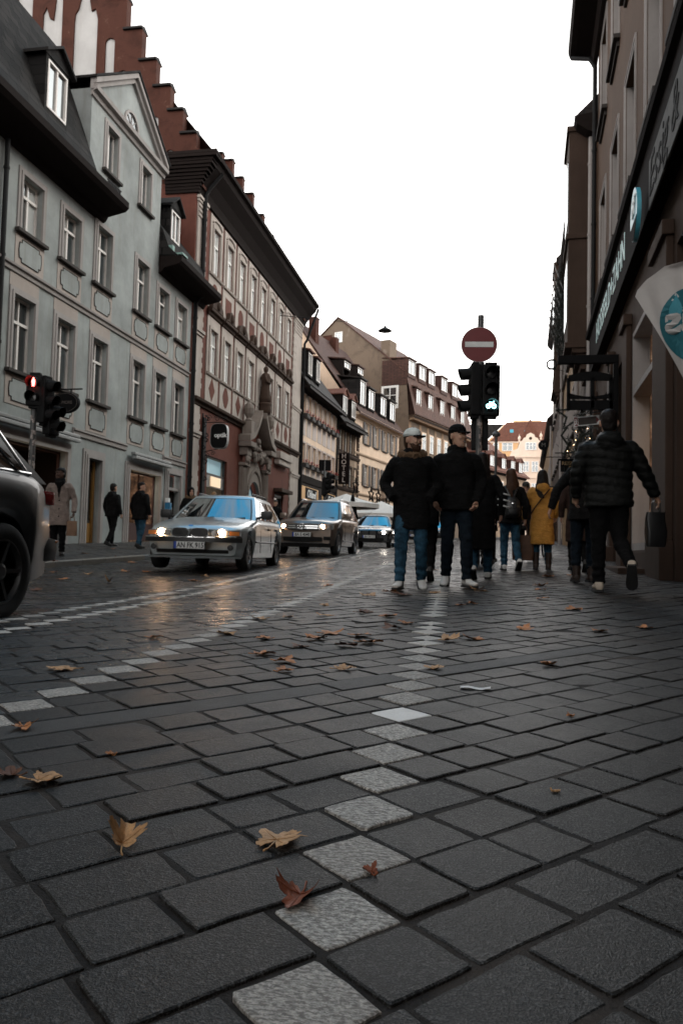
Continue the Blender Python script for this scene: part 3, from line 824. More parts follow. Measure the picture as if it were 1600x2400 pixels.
    for sgn, ua in ((1, 19.85), (-1, 25.2)):
        q = [F.pt(ua, .24, 14.2), F.pt(22.52, .24, 16.0), F.pt(22.52, -4, 16.0), F.pt(ua, -4, 14.2)]
        gb.add(q + [(x, y, z + .07) for x, y, z in q], [(0, 1, 2, 3), (7, 6, 5, 4), (0, 4, 5, 1), (1, 5, 6, 2), (2, 6, 7, 3), (3, 7, 4, 0)])
    F.part(gb, 'bay_roof', 'slate', uv=True)
    F.dormer(17.5, 18.6, 11.85, 13.35, .12, -1.6, 'slate', 'slate'); F.dormer(13.6, 14.7, 11.85, 13.35, .12, -1.6, 'slate', 'slate')
    F.dormer(25.6, 26.55, 11.7, 13.0, .12, -1.2, 'slate', 'slate')
    cu = MB(); F.box(cu, 25.03, 25.5, .5, .88, 10.95, 11.02); F.box(cu, 25.03, 25.2, .05, .5, 10.95, 11.3); F.part(cu, 'copper_flashing', 'copper_green')
    sg = MB()
    for k in range(9): F.box(sg, 20.05 + k * .09, 20.09 + k * .09, .6, .63, 10.92, 11.2)
    F.box(sg, 20.03, 20.85, .59, .635, 11.2, 11.23); F.part(sg, 'snow_guard', 'black_metal')
    F.pipe(28.32, .5, 10.3, .085, .12, elbow=(.5, .75, .55)); F.pipe(16.12, .4, 10.3, .06, .1)
    # ground floor: shops and doors
    def shop(a, b, z0, z1, plinth, glow, goods=6):
        m = MB(); d = .22
        F.box(m, a, b, -2.2, -d - .9, z0, z1 + .2); F.box(m, a - .3, a, -2.2, -d, z0, z1); F.box(m, b, b + .3, -2.2, -d, z0, z1)
        F.box(m, a, b, -2.2, -d - .001, z1 + .001, z1 + .2); F.box(m, a, b, -2.2, -d - .001, z0 - .2, z0 + plinth)
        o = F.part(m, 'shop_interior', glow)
        f = MB(); t = .06
        F.box(f, a, a + t, -d, -d + .06, z0 + plinth, z1); F.box(f, b - t, b, -d, -d + .06, z0 + plinth, z1)
        F.box(f, a + t, b - t, -d, -d + .06, z1 - t, z1); F.box(f, a + t, b - t, -d, -d + .06, z0 + plinth, z0 + plinth + .08)
        F.box(f, a, b, -d - .05, -d + .1, z0, z0 + plinth - .002)
        n = max(1, round((b - a) / 1.3))
        for k in range(1, n): F.box(f, a + (b - a) * k / n - .03, a + (b - a) * k / n + .03, -d, -d + .05, z0 + plinth + .081, z1 - t - .001)
        F.part(f, 'shop_frame', 'shop_red')
        r = random.Random(int(a * 10))
        for k in range(goods):
            gd = MB()
            u = a + .2 + (b - a - .4) * k / max(1, goods - 1); h = r.uniform(.25, 1.1); wd = r.uniform(.08, .2)
            gd.lathe([(wd, z0 + plinth), (wd * 1.1, z0 + plinth + h * .5), (wd * .4, z0 + plinth + h * .8), (wd * .45, z0 + plinth + h)], F.pt(u, -d - .5, 0), 8)
            F.part(gd, 'display_item', 'goods', smooth=True)
        return o
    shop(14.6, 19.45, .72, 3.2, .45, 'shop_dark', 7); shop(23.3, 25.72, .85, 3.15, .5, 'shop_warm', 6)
    for (u, w, z, r, mt) in ((18.75, -.5, 2.5, .06, 'lamp_warm'), (17.4, -.6, 2.6, .08, 'lamp_white'), (23.5, -.4, 2.75, .06, 'lamp_warm'), (25.1, -.4, 2.7, .08, 'lamp_white'), (24.3, -.6, 2.4, .08, 'lamp_warm'), (23.5, -.3, 1.7, .06, 'lamp_white')):
        m = MB(); m.ell(F.pt(u, w, z), (r, r, r)); m.tube([F.pt(u, w, z + r), F.pt(u, w, z + .5)], .006, 5, 1); F.part(m, 'shop_lamp', [mt, 'black_metal'], smooth=True)
    for (a, b, z1, st) in ((14.6, 19.45, 3.2, 0), (23.3, 25.72, 3.15, 0), (20.62, 21.42, 3.2, 0), (26.45, 27.6, 3.35, 0)):
        m = MB()
        for o, i, d in ((.25, .17, .04), (.165, .09, .065), (.085, 0, .09)):
            F.box(m, a - o, a - i, .003, d, -.2, z1 + o); F.box(m, b + i, b + o, .003, d, -.2, z1 + o); F.box(m, a - i, b + i, .003, d, z1 + i, z1 + o)
        F.part(m, 'door_surround' if b - a < 1.5 else 'shop_surround', 'trim_grey')
    dr = MB(); F.box(dr, 20.62, 21.42, -.26, -.2, .6, 3.2, 0); F.box(dr, 20.7, 21.34, -.199, -.195, 1.4, 3.05, 1)
    F.box(dr, 21.3, 21.4, -.199, -.14, .7, 3.15, 2); F.box(dr, 20.66, 21.3, -.199, -.17, .72, 1.3, 2)
    F.part(dr, 'door', ['sash_dark', 'pane_dark', 'wood_yellow'])
    d2 = MB(); F.box(d2, 26.45, 27.6, -.26, -.2, .6, 2.75, 0); F.box(d2, 26.45, 27.6, -.2, -.02, 2.76, 2.86, 1); F.box(d2, 26.55, 27.5, -.22, -.21, 2.87, 3.3, 2)
    F.box(d2, 26.6, 27.0, -.199, -.18, .9, 2.6, 0); F.box(d2, 27.1, 27.5, -.199, -.18, .9, 2.6, 0); F.box(d2, 27.3, 27.42, -.178, -.17, 1.75, 2.15, 1)
    F.part(d2, 'door', ['shop_dark', 'trim_grey', 'pane_dark'])
    for (a, b) in ((15.6, 19.75), (23.25, 26.2)):
        m = MB(); F.cbox(m, a, b, .12, .3, 3.5, 3.6, .02); F.cbox(m, a, b, .1, .26, 3.63, 3.72, .02); F.box(m, a + .3, a + .4, .003, .12, 3.5, 3.7); F.box(m, b - .4, b - .3, .003, .12, 3.5, 3.7)
        F.part(m, 'awning_cassette', 'zinc')
    bx = MB(); F.cbox(bx, 26.08, 26.26, .1, .3, 1.95, 2.25, .03, 0); F.cbox(bx, 26.1, 26.24, .1, .24, 2.26, 2.42, .02, 1); F.part(bx, 'call_box', ['blue_sign', 'letter_white'])
grey_house()
# oval hanging sign
def oval_sign():
    x, y, z = -10.72, 18.2, 4.33
    t = thing('hanging_sign', 'black oval sign hanging from an iron bracket on the grey house', 'sign', (-11.4, y, z), 0, 'projecting shop signs')
    mb = MB(); el = [(.38 * cos(2 * pi * k / 40), .27 * sin(2 * pi * k / 40)) for k in range(40)]
    mb.prism(el, lambda a, b, d: (.68 + a, d, b), -.06, .06); mb.build('board', 'sign_black', t)
    r = MB(); r.tube([(.68 + .345 * cos(2 * pi * k / 40), -.062, .24 * sin(2 * pi * k / 40)) for k in range(41)], .005, 5, cap=False); r.build('rim', 'letter_dim', t)
    b = MB(); b.tube([(.0, 0, .36), (1.13, 0, .36)], .02, 8); b.tube([(0, 0, .52), (.55, 0, .38)], .012, 6); b.tube([(.82, 0, .36), (.82, 0, .22)], .02, 6); b.box(0, .03, -.05, .05, .25, .6); b.build('bracket', 'black_metal', t)
    lettering('& MORE', .11, (.7, -.066, .0), (1, 0, 0), (0, 0, 1), (0, -1, 0), 'letter_dim', t, depth=.006)
oval_sign()
# ================================================================== RED BAROQUE HOUSE
def arch_poly(u0, u1, z0, z1, n=10, pointed=False):
    r = (u1 - u0) / 2; c = (u0 + u1) / 2
    if pointed:
        top = [(u1, z1 - 1.5 * r), (u1 - .12 * r, z1 - r * .9), (u1 - .45 * r, z1 - .38 * r), (c, z1), (u0 + .45 * r, z1 - .38 * r), (u0 + .12 * r, z1 - r * .9), (u0, z1 - 1.5 * r)]
    else: top = [(c + r * cos(pi * k / n), z1 - r + r * sin(pi * k / n)) for k in range(n + 1)]
    return [(u0, z0), (u1, z0)] + top
def red_house():
    F = Fac('red_house', 'red and grey baroque house with a stepped brick gable and a carved portal', (-11.4, 28.3), 0, 'L')
    U1 = 18.05; P = F.pt
    W = [2.36 + 1.775 * i for i in range(8)]
    ww = .86; zs2, zt2, zs1, zt1 = 12.2, 14.15, 7.98, 9.85
    holes = [(u - ww / 2, u + ww / 2, zs2, zt2) for u in W] + [(u - ww / 2, u + ww / 2, zs1, zt1) for i, u in enumerate(W) if i != 4]
    shopL = (2.2, 4.75, .4, 4.55); portal = (7.6, 9.5, .4, 4.0); shopR = (12.9, 14.7, .4, 3.75)
    mb = MB(); F.wall(mb, 0, U1, -.5, 15.2, holes + [shopL, portal, shopR], .2)
    mb.quad(P(0, 0, -.5), P(0, -8, -.5), P(0, -8, 15.2), P(0, 0, 15.2)); mb.quad(P(U1, 0, -.5), P(U1, -8, -.5), P(U1, -8, 15.2), P(U1, 0, 15.2))
    F.part(mb, 'wall', 'render_redbrown')
    # grey architectural skin: panels per axis leaving red strips between
    pw = .76
    for i, u in enumerate(W):
        g = MB(); a, b = u - pw, u + pw; h = ww / 2
        F.box(g, a, u - h, .003, .045, zs2 - .1, 14.66); F.box(g, u + h, b, .003, .045, zs2 - .1, 14.66); F.box(g, u - h, u + h, .003, .045, zt2, 14.66)
        F.box(g, a, b, .003, .03, 10.7, zs2 - .11)
        if i != 4: F.box(g, a, u - h, .003, .045, zs1 - .1, 10.35); F.box(g, u + h, b, .003, .045, zs1 - .1, 10.35); F.box(g, u - h, u + h, .003, .045, zt1, 10.35)
        else: F.box(g, a, b, .003, .045, zs1 - .1, 10.35)
        F.box(g, a, b, .003, .03, 6.72, zs1 - .11)
        F.part(g, 'stone_panel', 'stone_lightgrey')
    for i, u in enumerate(W):
        s_ = MB(); h = ww / 2
        for z0, z1 in ((zs2, zt2), (zs1, zt1)):
            if i == 4 and z0 == zs1: continue
            s_ = MB(); F.box(s_, u - h - .11, u - h, .046, .09, z0, z1 + .11); F.box(s_, u + h, u + h + .11, .046, .09, z0, z1 + .11); F.box(s_, u - h, u + h, .046, .09, z1, z1 + .11); F.profile(s_, u - pw, u + pw, [(.046, z0 - .12), (.1, z0 - .1), (.13, z0 - .02), (.046, z0)]); F.part(s_, 'surround', 'stone_lightgrey')
        s_ = MB()
        if 0: F.profile(s_, u - pw, u + pw, [(.046, zs2 - .12), (.1, zs2 - .1), (.13, zs2 - .02), (.046, zs2)])
        arc = [(u + .55 * cos(pi * k / 10), 14.32 + .2 * sin(pi * k / 10)) for k in range(11)]
        s_.tube([P(a, .07, b) for a, b in arc], .035, 6)
        F.part(s_, 'arched_moulding', 'stone_lightgrey')
    for i, u in enumerate(W):
        q = MB()
        if i % 2 == 0: poly = [(u - .33, 11.0), (u + .33, 11.0), (u + .36, 11.45)] + [(u + .34 * cos(pi * k / 8), 11.5 + .36 * sin(pi * k / 8)) for k in range(9)] + [(u - .36, 11.45)]
        else: poly = [(u - .3, 10.95), (u + .3, 10.95), (u + .4, 11.1), (u + .4, 11.75), (u - .4, 11.75), (u - .4, 11.1)]
        q.prism(poly, lambda a, b, d: P(a, d, b), .031, .042)
        F.part(q, 'red_inlay', 'render_redbrown'); q = MB()
        if i not in (3, 4):
            if i % 2 == 0: poly = [(u, 6.82), (u + .2, 7.1), (u + .36, 7.33), (u + .2, 7.56), (u, 7.84), (u - .2, 7.56), (u - .36, 7.33), (u - .2, 7.1)]
            else: poly = [(u + .34 * cos(2 * pi * k / 16) * (1 + .12 * cos(8 * pi * k / 16)), 7.33 + .46 * sin(2 * pi * k / 16)) for k in range(16)]
            q.prism(poly, lambda a, b, d: P(a, d, b), .031, .042); F.part(q, 'red_inlay', 'render_redbrown')
    # hood cornice with dark pediments over the first-floor windows
    c = MB()
    for i, u in enumerate(W):
        F.profile(c, u - pw - .06, u + pw + .06, [(.046, 10.36), (.1, 10.38), (.14, 10.48), (.24, 10.52), (.26, 10.62), (.046, 10.68)])
        if i % 2 == 0: out = [(u - .68, 10.68)] + [(u + .66 * cos(pi - pi * k / 10), 10.69 + .42 * sin(pi * k / 10)) for k in range(11)] + [(u + .68, 10.68)]
        else: out = [(u - .7, 10.68), (u - .36, 10.78), (u - .2, 11.12), (u, 11.2), (u + .2, 11.12), (u + .36, 10.78), (u + .7, 10.68)]
        c.prism(out, lambda a, b, d: P(a, d, b), .047, .22)
        c.ell(P(u, .24, 10.9), (.16, .1, .2), 8, 6)
    F.profile(c, 0.2, 7.0, [(.003, 6.38), (.08, 6.4), (.1, 6.5), (.22, 6.55), (.25, 6.65), (.003, 6.7)])
    F.profile(c, 10.2, U1 - .25, [(.003, 6.38), (.08, 6.4), (.1, 6.5), (.22, 6.55), (.25, 6.65), (.003, 6.7)])
    F.part(c, 'cornice', 'stone_brown')
    # corner pilasters with notched (rusticated) edges
    for a, b in ((.12, 1.0), (16.0, U1)):
        pl = MB()
        F.box(pl, a, b, .003, .06, -.2, 6.35); F.box(pl, a, b, .003, .06, 6.72, 14.6)
        for k in range(34):
            z = .4 + k * .42
            if 6.2 < z < 6.75: continue
            F.box(pl, b - .0 if a < 1 else a - .1, b + .1 if a < 1 else a, .003, .055, z, z + .2)
            if a > 1: F.box(pl, a, a + .75, .061, .075, z, z + .33)
        for z in (5.2, 9.3, 14.6): F.box(pl, a - .08, b + .08, .003, .16, z, z + .12); F.box(pl, a - .04, b + .04, .003, .11, z - .12, z - .001)
        for k in range(3): F.box(pl, a, b - .05, .061, .1, 13.9 + k * .2, 14.02 + k * .2)
        F.part(pl, 'corner_pilaster', 'stone_lightgrey')
    # windows
    w2 = F.window(ww, zt2 - zs2, 'sash_bright', None, None, rec=.06, t=.08, panes=('pane', 'pane_pale')); w1 = F.window(ww, zt1 - zs1, 'sash_bright', None, None, rec=.06, t=.08, panes=('pane', 'pane_pale'))
    for u in W: F.put(w2, u, zs2)
    for i, u in enumerate(W):
        if i != 4: F.put(w1, u, zs1)
    # eaves: deep coved cornice returning round the corner, tiled roof
    e = MB()
    prof = [(.003, 14.72), (.1, 14.76), (.14, 14.9), (.2, 15.05), (.45, 15.4), (.78, 15.75), (.85, 15.95), (.98, 16.0), (1.0, 16.14), (.9, 16.18), (-.4, 16.3)]
    F.profile(e, .001, U1 + .5, prof)
    for k in range(12):
        z0 = 14.76 + 1.42 * k / 12; z1 = z0 + 1.42 / 12; w_ = interp(z0 + .06, [p[1] for p in prof[:9]], [p[0] for p in prof[:9]]) * .62
        F.box(e, -w_, 0, -1.3, w_ / .62, z0, z1 - .002)
    F.part(e, 'eaves', 'soffit')
    r = MB()
    RW, RZ = -7.1, 27.0
    r.quad(P(.35, .85, 16.2), P(U1 - .3, .85, 16.2), P(U1 - .3, -.6, 17.95), P(.35, -.6, 17.95)); r.quad(P(.35, -.6, 17.95), P(U1 - .3, -.6, 17.95), P(U1 - .3, RW, RZ - .6), P(.35, RW, RZ - .6))
    r.quad(P(.35, RW, RZ - .6), P(U1 - .3, RW, RZ - .6), P(U1 - .3, -14.2, 16), P(.35, -14.2, 16))
    F.part(r, 'roof', 'tile_red', uv=True)
    # stepped gables at both ends (local inward distance = -w)
    steps = [(.7, 17.2), (1.27, 18.2), (1.93, 19.25), (2.6, 20.4), (3.32, 21.78), (4.02, 23.2), (4.72, 24.65), (5.42, 26.1), (6.12, 27.6), (6.8, 29.1), (7.29, 30.4)]
    def gable(u0, u1, niches):
        steps_ = steps if niches else steps[:6] + [(4.72, 24.3), (5.42, 25.5), (5.95, 26.0), (7.29, 26.05)]
        out = [(-.25, 15.0), (-.25, 16.5), (.1, 16.6)]; caps = []
        prev = .1; zprev = 16.6
        for x, z in steps_:
            lo = prev; out += [(lo, z), (x, z)]; caps.append((lo, x, z)); prev = x
        out = [(a, b) for a, b in out] + [(14.6 - a, b) for a, b in out[::-1]]
        b = MB(); b.prism(out, lambda x, z, d: P(d, -x, z), u0 + .1, u1)
        front = MB(); front.prism(out, lambda x, z, d: P(d, -x, z), u0, u0 + .099)
        fo = F.part(front, 'gable_face', 'brick_weathered', uv=False)
        if niches:
            cut = MB()
            for poly in niches: cut.prism(poly, lambda x, z, d: P(d, -x, z), u0 - .2, u0 + .3)
            co = cut.build('cutter', 'niche_white', F.root)
            bpy.context.view_layer.update()
            md = fo.modifiers.new('b', 'BOOLEAN'); md.object = co; md.operation = 'DIFFERENCE'; md.solver = 'EXACT'
            dg = bpy.context.evaluated_depsgraph_get(); dg.update()
            me = bpy.data.meshes.new_from_object(fo.evaluated_get(dg)); fo.modifiers.clear(); fo.data = me
            bpy.data.objects.remove(co)
            wb = MB()
            for poly in niches:
                cx = sum(p[0] for p in poly) / len(poly); cz = sum(p[1] for p in poly) / len(poly)
                wb.add([P(u0 + .085, -(cx + (x - cx) * 1.04), cz + (z - cz) * 1.02) for x, z in poly], [tuple(range(len(poly)))])
            F.part(wb, 'niche_back', 'niche_white')
        go = F.part(b, 'gable_wall', 'brick_weathered')
        for lo, hi, z in caps:
            for a, c_ in ((lo - .02, hi + .1), (14.6 - hi - .1, 14.6 - lo + .02)):
                k = MB(); k.bbox(u0 - .12, u1 + .12, a, c_, z + .001, z + .09, .02); k.prism([(0, 0), (u1 - u0 + .18, 0), ((u1 - u0 + .18) / 2, .12)], lambda x, z2, d: (u0 - .09 + x, d, z + .091 + z2), a + .01, c_ - .01); F.part(k, 'coping', 'tile_dark')
    X = lambda a: -11.4 - a
    niches = [arch_poly(1.02, 1.4, 15.75, 16.62), arch_poly(1.75, 2.08, 16.9, 18.05), arch_poly(2.45, 2.8, 17.6, 19.0), arch_poly(3.22, 3.6, 18.3, 20.12), arch_poly(3.8, 4.22, 18.6, 21.55),
              [(4.6, 19.5), (5.66, 19.5), (5.66, 22.4), (5.63, 22.75), (5.5, 22.95), (5.28, 23.9), (5.28, 27), (5.0, 27.3), (4.9, 27.2), (4.98, 23.2), (4.9, 22.8), (4.72, 22.9), (4.6, 22.4)],
              [(6.2, 19.5), (7.1, 19.5), (7.1, 22.9), (6.95, 23.2), (6.8, 22.7), (6.62, 22.6), (6.55, 23.4), (6.55, 27.6), (6.4, 27.9), (6.23, 27.6)],
              arch_poly(7.6, 8.3, 19.5, 26)]
    gable(.02, .42, niches); gable(U1 - .45, U1 - .05, None)
    # drainpipes at both corners
    F.pipe(.55, 11.0, 14.9, .09, .16, elbow=(.1, .8, .9)); F.pipe(U1 + .12, .8, 13.6, .08, .2, elbow=(.35, .95, 2.3))
    # ---- ground floor: carved portal
    pt = MB()
    for u, sgn in ((6.75, -1), (10.35, 1)):
        F.cbox(pt, u - .42, u + .42, .003, .3, -.2, 1.0, .03); F.cbox(pt, u - .3, u + .3, .003, .22, 1.0, 4.6, .03)
        for k in (-.2, 0, .2): pt.tube([P(u + k, .23, 1.05), P(u + k, .23, 4.5)], .055, 8)
        F.cbox(pt, u - .38, u + .38, .003, .36, 4.6, 4.75, .03); F.cbox(pt, u - .33, u + .33, .003, .42, 5.1, 5.5, .05); F.cbox(pt, u - .48, u + .48, .003, .62, 5.5, 5.75, .04)
        r_ = random.Random(3)
        for k in range(9): pt.ell(P(u + r_.uniform(-.28, .28), .3 + r_.uniform(0, .1), 4.92 + r_.uniform(-.15, .15)), (.1, .09, .12), 8, 6)
        # broken pediment half: rises towards the middle, urn on top
        za = 5.76; uc = 8.55
        n = 8; cur = [(u - .5 * (1 if sgn < 0 else -1), za)] + [(u + (uc - u) * t * .8, za + .15 + 1.35 * t ** 1.6) for t in [k / n for k in range(n + 1)]]
        up = [(a, b + .28) for a, b in cur][::-1]
        pt.prism(cur + up, lambda a, b, d: P(a, d, b), .004, .6)
        F.cbox(pt, u - .26, u + .26, .08, .55, 6.0, 6.75, .05)
        pt.lathe([(.12, 6.75), (.2, 6.8), (.1, 6.9), (.22, 7.1), (.26, 7.35), (.2, 7.55), (.08, 7.65), (.05, 7.75)], P(u, .32, 0), 10)
    arch = [(8.55 + 1.28 * cos(pi * k / 14), 3.55 + 1.5 * sin(pi * k / 14)) for k in range(15)]; ain = [(8.55 + .95 * cos(pi * k / 14), 3.05 + .95 * sin(pi * k / 14)) for k in range(15)]
    pt.prism([(9.83, .4), (9.83, 3.55)] + arch + [(7.27, .4), (7.6, .4)] + ain[::-1] + [(9.5, .4)], lambda a, b, d: P(a, d, b), .003, .16)
    r_ = random.Random(9)
    for k in range(26):
        a = pi * (k + .5) / 26; pt.ell(P(8.55 + 1.12 * cos(a), .17, 3.32 + 1.22 * sin(a)), (.09, .07, .1), 7, 5)
    for k in range(34):
        t = r_.uniform(0, 1); u = 8.55 + r_.uniform(-.95, .95); pt.ell(P(u, .2 + r_.uniform(0, .28), 5.0 + r_.uniform(0, 1.15) * (1 - abs(u - 8.55) / 1.3)), (r_.uniform(.08, .2), .13, r_.uniform(.1, .24)), 8, 6)
    F.part(pt, 'portal', 'portal_stone')
    st = MB()   # statue of a robed figure on its bracket
    u = 9.46
    st.lathe([(.1, 7.45), (.3, 7.6), (.34, 7.8), (.3, 7.95), (.36, 8.05), (.34, 8.15)], P(u, .3, 0), 10)
    st.lathe([(.3, 8.15), (.3, 8.4), (.24, 8.9), (.22, 9.2), (.27, 9.45), (.2, 9.65), (.08, 9.72), (.08, 9.76), (.12, 9.82), (.13, 9.92), (.09, 10.02), (.03, 10.06)], P(u, .3, 0), 12)
    st.tube([P(u - .22, .32, 9.55), P(u - .3, .45, 9.2), P(u - .08, .56, 9.15)], [.08, .075, .06], 8); st.tube([P(u + .22, .32, 9.55), P(u + .3, .45, 9.3), P(u + .1, .56, 9.35)], [.08, .075, .06], 8)
    for k in range(7): st.tube([P(u - .2 + .065 * k, .3 + .22 * sin(pi * (k + .5) / 7), 8.2), P(u - .14 + .045 * k, .3 + .2 * sin(pi * (k + .5) / 7), 9.1)], .035, 6)
    F.part(st, 'statue', 'stone_brown', smooth=True)
    dr = MB(); F.box(dr, 7.6, 9.5, -.3, -.2, .4, 2.4, 0)
    arc = [(8.55 + .95 * cos(pi * k / 14), 3.05 + .95 * sin(pi * k / 14)) for k in range(15)]
    dr.prism([(9.5, 2.85)] + arc + [(7.6, 2.85)], lambda a, b, d: P(a, d, b), -.26, -.2, 1); F.box(dr, 7.6, 9.5, -.27, -.17, 2.72, 2.85, 0)
    F.box(dr, 7.6, 9.5, -.19, -.1, 2.25, 2.71, 2); F.box(dr, 7.62, 8.5, -.19, -.15, .6, 2.2, 0); F.box(dr, 8.6, 9.48, -.19, -.15, .6, 2.2, 0)
    dr.prism([(9.3, 2.95)] + [(8.55 + .75 * cos(pi * k / 14), 3.0 + .75 * sin(pi * k / 14)) for k in range(15)] + [(7.8, 2.95)], lambda a, b, d: P(a, d, b), -.195, -.18, 3)
    F.part(dr, 'door', ['sash_dark', 'blue_sign', 'cyan_panel', 'lit_sign'])
    lettering('die Lotterie', .26, P(8.55, -.095, 2.48), (1, 0, 0), (0, 0, 1), (0, -1, 0), 'blue_sign', F.root)
    # shop windows
    sh = MB()
    F.box(sh, 2.2, 4.75, -2.5, -2.4, .4, 4.55, 0); F.box(sh, 1.9, 2.2, -2.4, -.2, .4, 4.55, 0); F.box(sh, 4.75, 5.0, -2.4, -.2, .4, 4.55, 0); F.box(sh, 2.2, 4.75, -2.4, -.201, 4.55, 4.7, 0); F.box(sh, 2.2, 4.75, -2.4, -.201, .3, .9, 0)
    F.box(sh, 2.2, 4.75, -.15, -.1, 3.25, 3.75, 1); F.box(sh, 2.9, 4.1, -.099, -.05, 3.3, 3.72, 2); F.box(sh, 2.25, 4.7, -.3, -.28, 3.85, 4.5, 3)
    F.box(sh, 2.2, 2.28, -.2, -.1, .9, 4.55, 4); F.box(sh, 4.67, 4.75, -.2, -.1, .9, 4.55, 4); F.box(sh, 2.281, 4.669, -.2, -.1, 3.76, 3.84, 4)
    F.part(sh, 'shop_window', ['shop_pale', 'grey_metal', 'lit_sign_warm', 'lit_sign', 'sash_dark'])
    lp = MB(); lp.ell(P(3.3, -.5, 2.95), (.07, .07, .07)); lp.tube([P(3.3, -.5, 3.0), P(3.3, -.5, 3.3)], .006, 5, 1); F.part(lp, 'shop_lamp', ['lamp_white', 'black_metal'], smooth=True)
    r_ = random.Random(4)
    for k in range(7):
        gd = MB(); gd.lathe([(.1, .9), (.12, 1.3), (.03, 1.9 + r_.uniform(0, .3)), (.02, 2.2 + r_.uniform(0, .2))], P(2.5 + k * .33, -.8, 0), 8)
        F.part(gd, 'display_item', 'letter_white', smooth=True)
    s2 = MB()
    F.box(s2, 12.9, 14.7, -1.6, -1.5, .4, 3.75, 0); F.box(s2, 12.9, 13.02, -.2, -.08, .4, 3.75, 1); F.box(s2, 14.58, 14.7, -.2, -.08, .4, 3.75, 1); F.box(s2, 13.02, 14.58, -.2, -.08, 3.6, 3.75, 1); F.box(s2, 13.02, 14.58, -.3, -.25, 2.45, 2.85, 2)
    F.box(s2, 12.6, 12.9, -1.5, -.2, .4, 3.75, 0); F.box(s2, 14.7, 15, -1.5, -.2, .4, 3.75, 0); F.box(s2, 13.02, 14.58, -.22, -.2, .4, 3.59, 3)
    F.cbox(s2, 12.6, 15.1, .003, .5, 3.85, 4.05, .03, 4); F.cbox(s2, 12.6, 15.1, .003, .3, 5.4, 5.7, .03, 5); F.cbox(s2, 12.5, 15.2, .003, .4, 5.7, 6.1, .04, 5)
    F.part(s2, 'shop_window', ['shop_pale', 'sash_dark', 'lit_sign', 'pane_shop', 'stone_brown', 'stone_lightgrey'])
    br = MB()   # wrought bracket ornament on the shop pilaster
    for k in range(3):
        z = 3.4 + k * .9; br.tube([P(1.55 + .18 * sin(t * .8), .1 + .1 * sin(t * 1.3), z + t * .075) for t in range(13)], .025, 6)
    F.box(br, 1.45, 1.75, .003, .1, 2.9, 6.0); F.part(br, 'iron_ornament', 'black_metal')
red_house()
def optik_sign():
    x, y, z = -10.62, 29.8, 5.22
    t = thing('hanging_sign', 'rounded black optik sign on scrolled iron bracket at the red house corner', 'sign', (-11.4, y, z), 0, 'projecting shop signs')
    def sup(w, h, n=44, e=3.6):
        return [(.76 + w * abs(cos(a)) ** (2 / e) * (1 if cos(a) >= 0 else -1), h * abs(sin(a)) ** (2 / e) * (1 if sin(a) >= 0 else -1)) for a in [2 * pi * k / n for k in range(n)]]
    mb = MB(); mb.prism(sup(.35, .5), lambda a, b, d: (a, d, b), -.1, .1, 0); mb.build('board', 'sign_black', t)
    e = MB(); o, i = sup(.365, .515), sup(.352, .502); n = len(o)
    e.add([(a, d, b) for d in (-.112, .112) for ring in (o, i) for a, b in ring], [(k, (k + 1) % n, 2 * n + (k + 1) % n, 2 * n + k) for k in range(n)] + [(k, n + k, n + (k + 1) % n, (k + 1) % n) for k in range(n)] + [(2 * n + k, 2 * n + (k + 1) % n, 3 * n + (k + 1) % n, 3 * n + k) for k in range(n)]); e.build('rim', 'zinc', t)
    lettering('optik', .25, (.83, -.108, .03), (1, 0, 0), (0, 0, 1), (0, -1, 0), 'letter_white', t, depth=.012, bold=.006)
    b = MB()
    b.tube([(0, 0, .58), (1.15, 0, .58)], .018, 6); b.tube([(0, 0, -.66), (.5, 0, -.56), (.75, 0, -.5)], .018, 6)
    for cx, cz, r, s in ((.25, .75, .16, 1), (.62, .74, .13, -1), (.95, .72, .1, 1), (.22, -.8, .15, -1), (.5, -.7, .1, 1)):
        b.tube([(cx + s * r * (1 - k / 22) * cos(k * .55), 0, cz + r * (1 - k / 22) * sin(k * .55)) for k in range(18)], .012, 5)
    b.box(0, .04, -.04, .04, -.9, .95); b.build('bracket', 'black_metal', t)
optik_sign()

# ================================================================== generic gabled row house further up the street
def row_house(name, label, P, ang, side, U, zeave, zbot, wallm, wins, ridge, roofm, over=.5, gable=None, group=None, start=0, soff='soffit', dorm=[], holes=[], mans=None, u0roof=None):
    F = Fac(name, label, P, ang, side, group=group)
    mb = MB(); F.wall(mb, start, U, zbot, zeave, holes, .18)
    depth, rz = ridge
    pr = [(0, zeave), (-depth, rz), (-2 * depth, zeave)] if mans is None else [(0, zeave)] + mans + [(-depth, rz)] + [(-2 * depth - w, z) for w, z in mans[::-1]] + [(-2 * depth, zeave)]
    for u in (start, U):
        mb.add([F.pt(u, w, z) for w, z in pr] + [F.pt(u, -2 * depth, zbot), F.pt(u, 0, zbot)], [tuple(range(len(pr) + 2))])
    F.part(mb, 'wall', [wallm])
    r = MB(); th = .14
    front = [(over, zeave - over * .55)] + pr[1:] if mans is None else [(over, zeave)] + pr[1:]
    for (wa, za), (wb, zb) in zip(front, front[1:]):
        q = [F.pt(start - .12, wa, za + .03), F.pt(U + .12, wa, za + .03), F.pt(U + .12, wb, zb + .03), F.pt(start - .12, wb, zb + .03)]
        r.add(q + [(x, y, z + th) for x, y, z in q], [(0, 3, 2, 1), (4, 5, 6, 7), (0, 1, 5, 4), (1, 2, 6, 5), (2, 3, 7, 6), (3, 0, 4, 7)])
    F.part(r, 'roof', roofm, uv=True)
    e = MB(); F.profile(e, start, U, [(.003, zeave - .5), (.12, zeave - .45), (.16, zeave - .3), (over - .08, zeave - .28), (over, zeave - .1), (.003, zeave + .02)])
    F.part(e, 'eaves', soff)
    return F
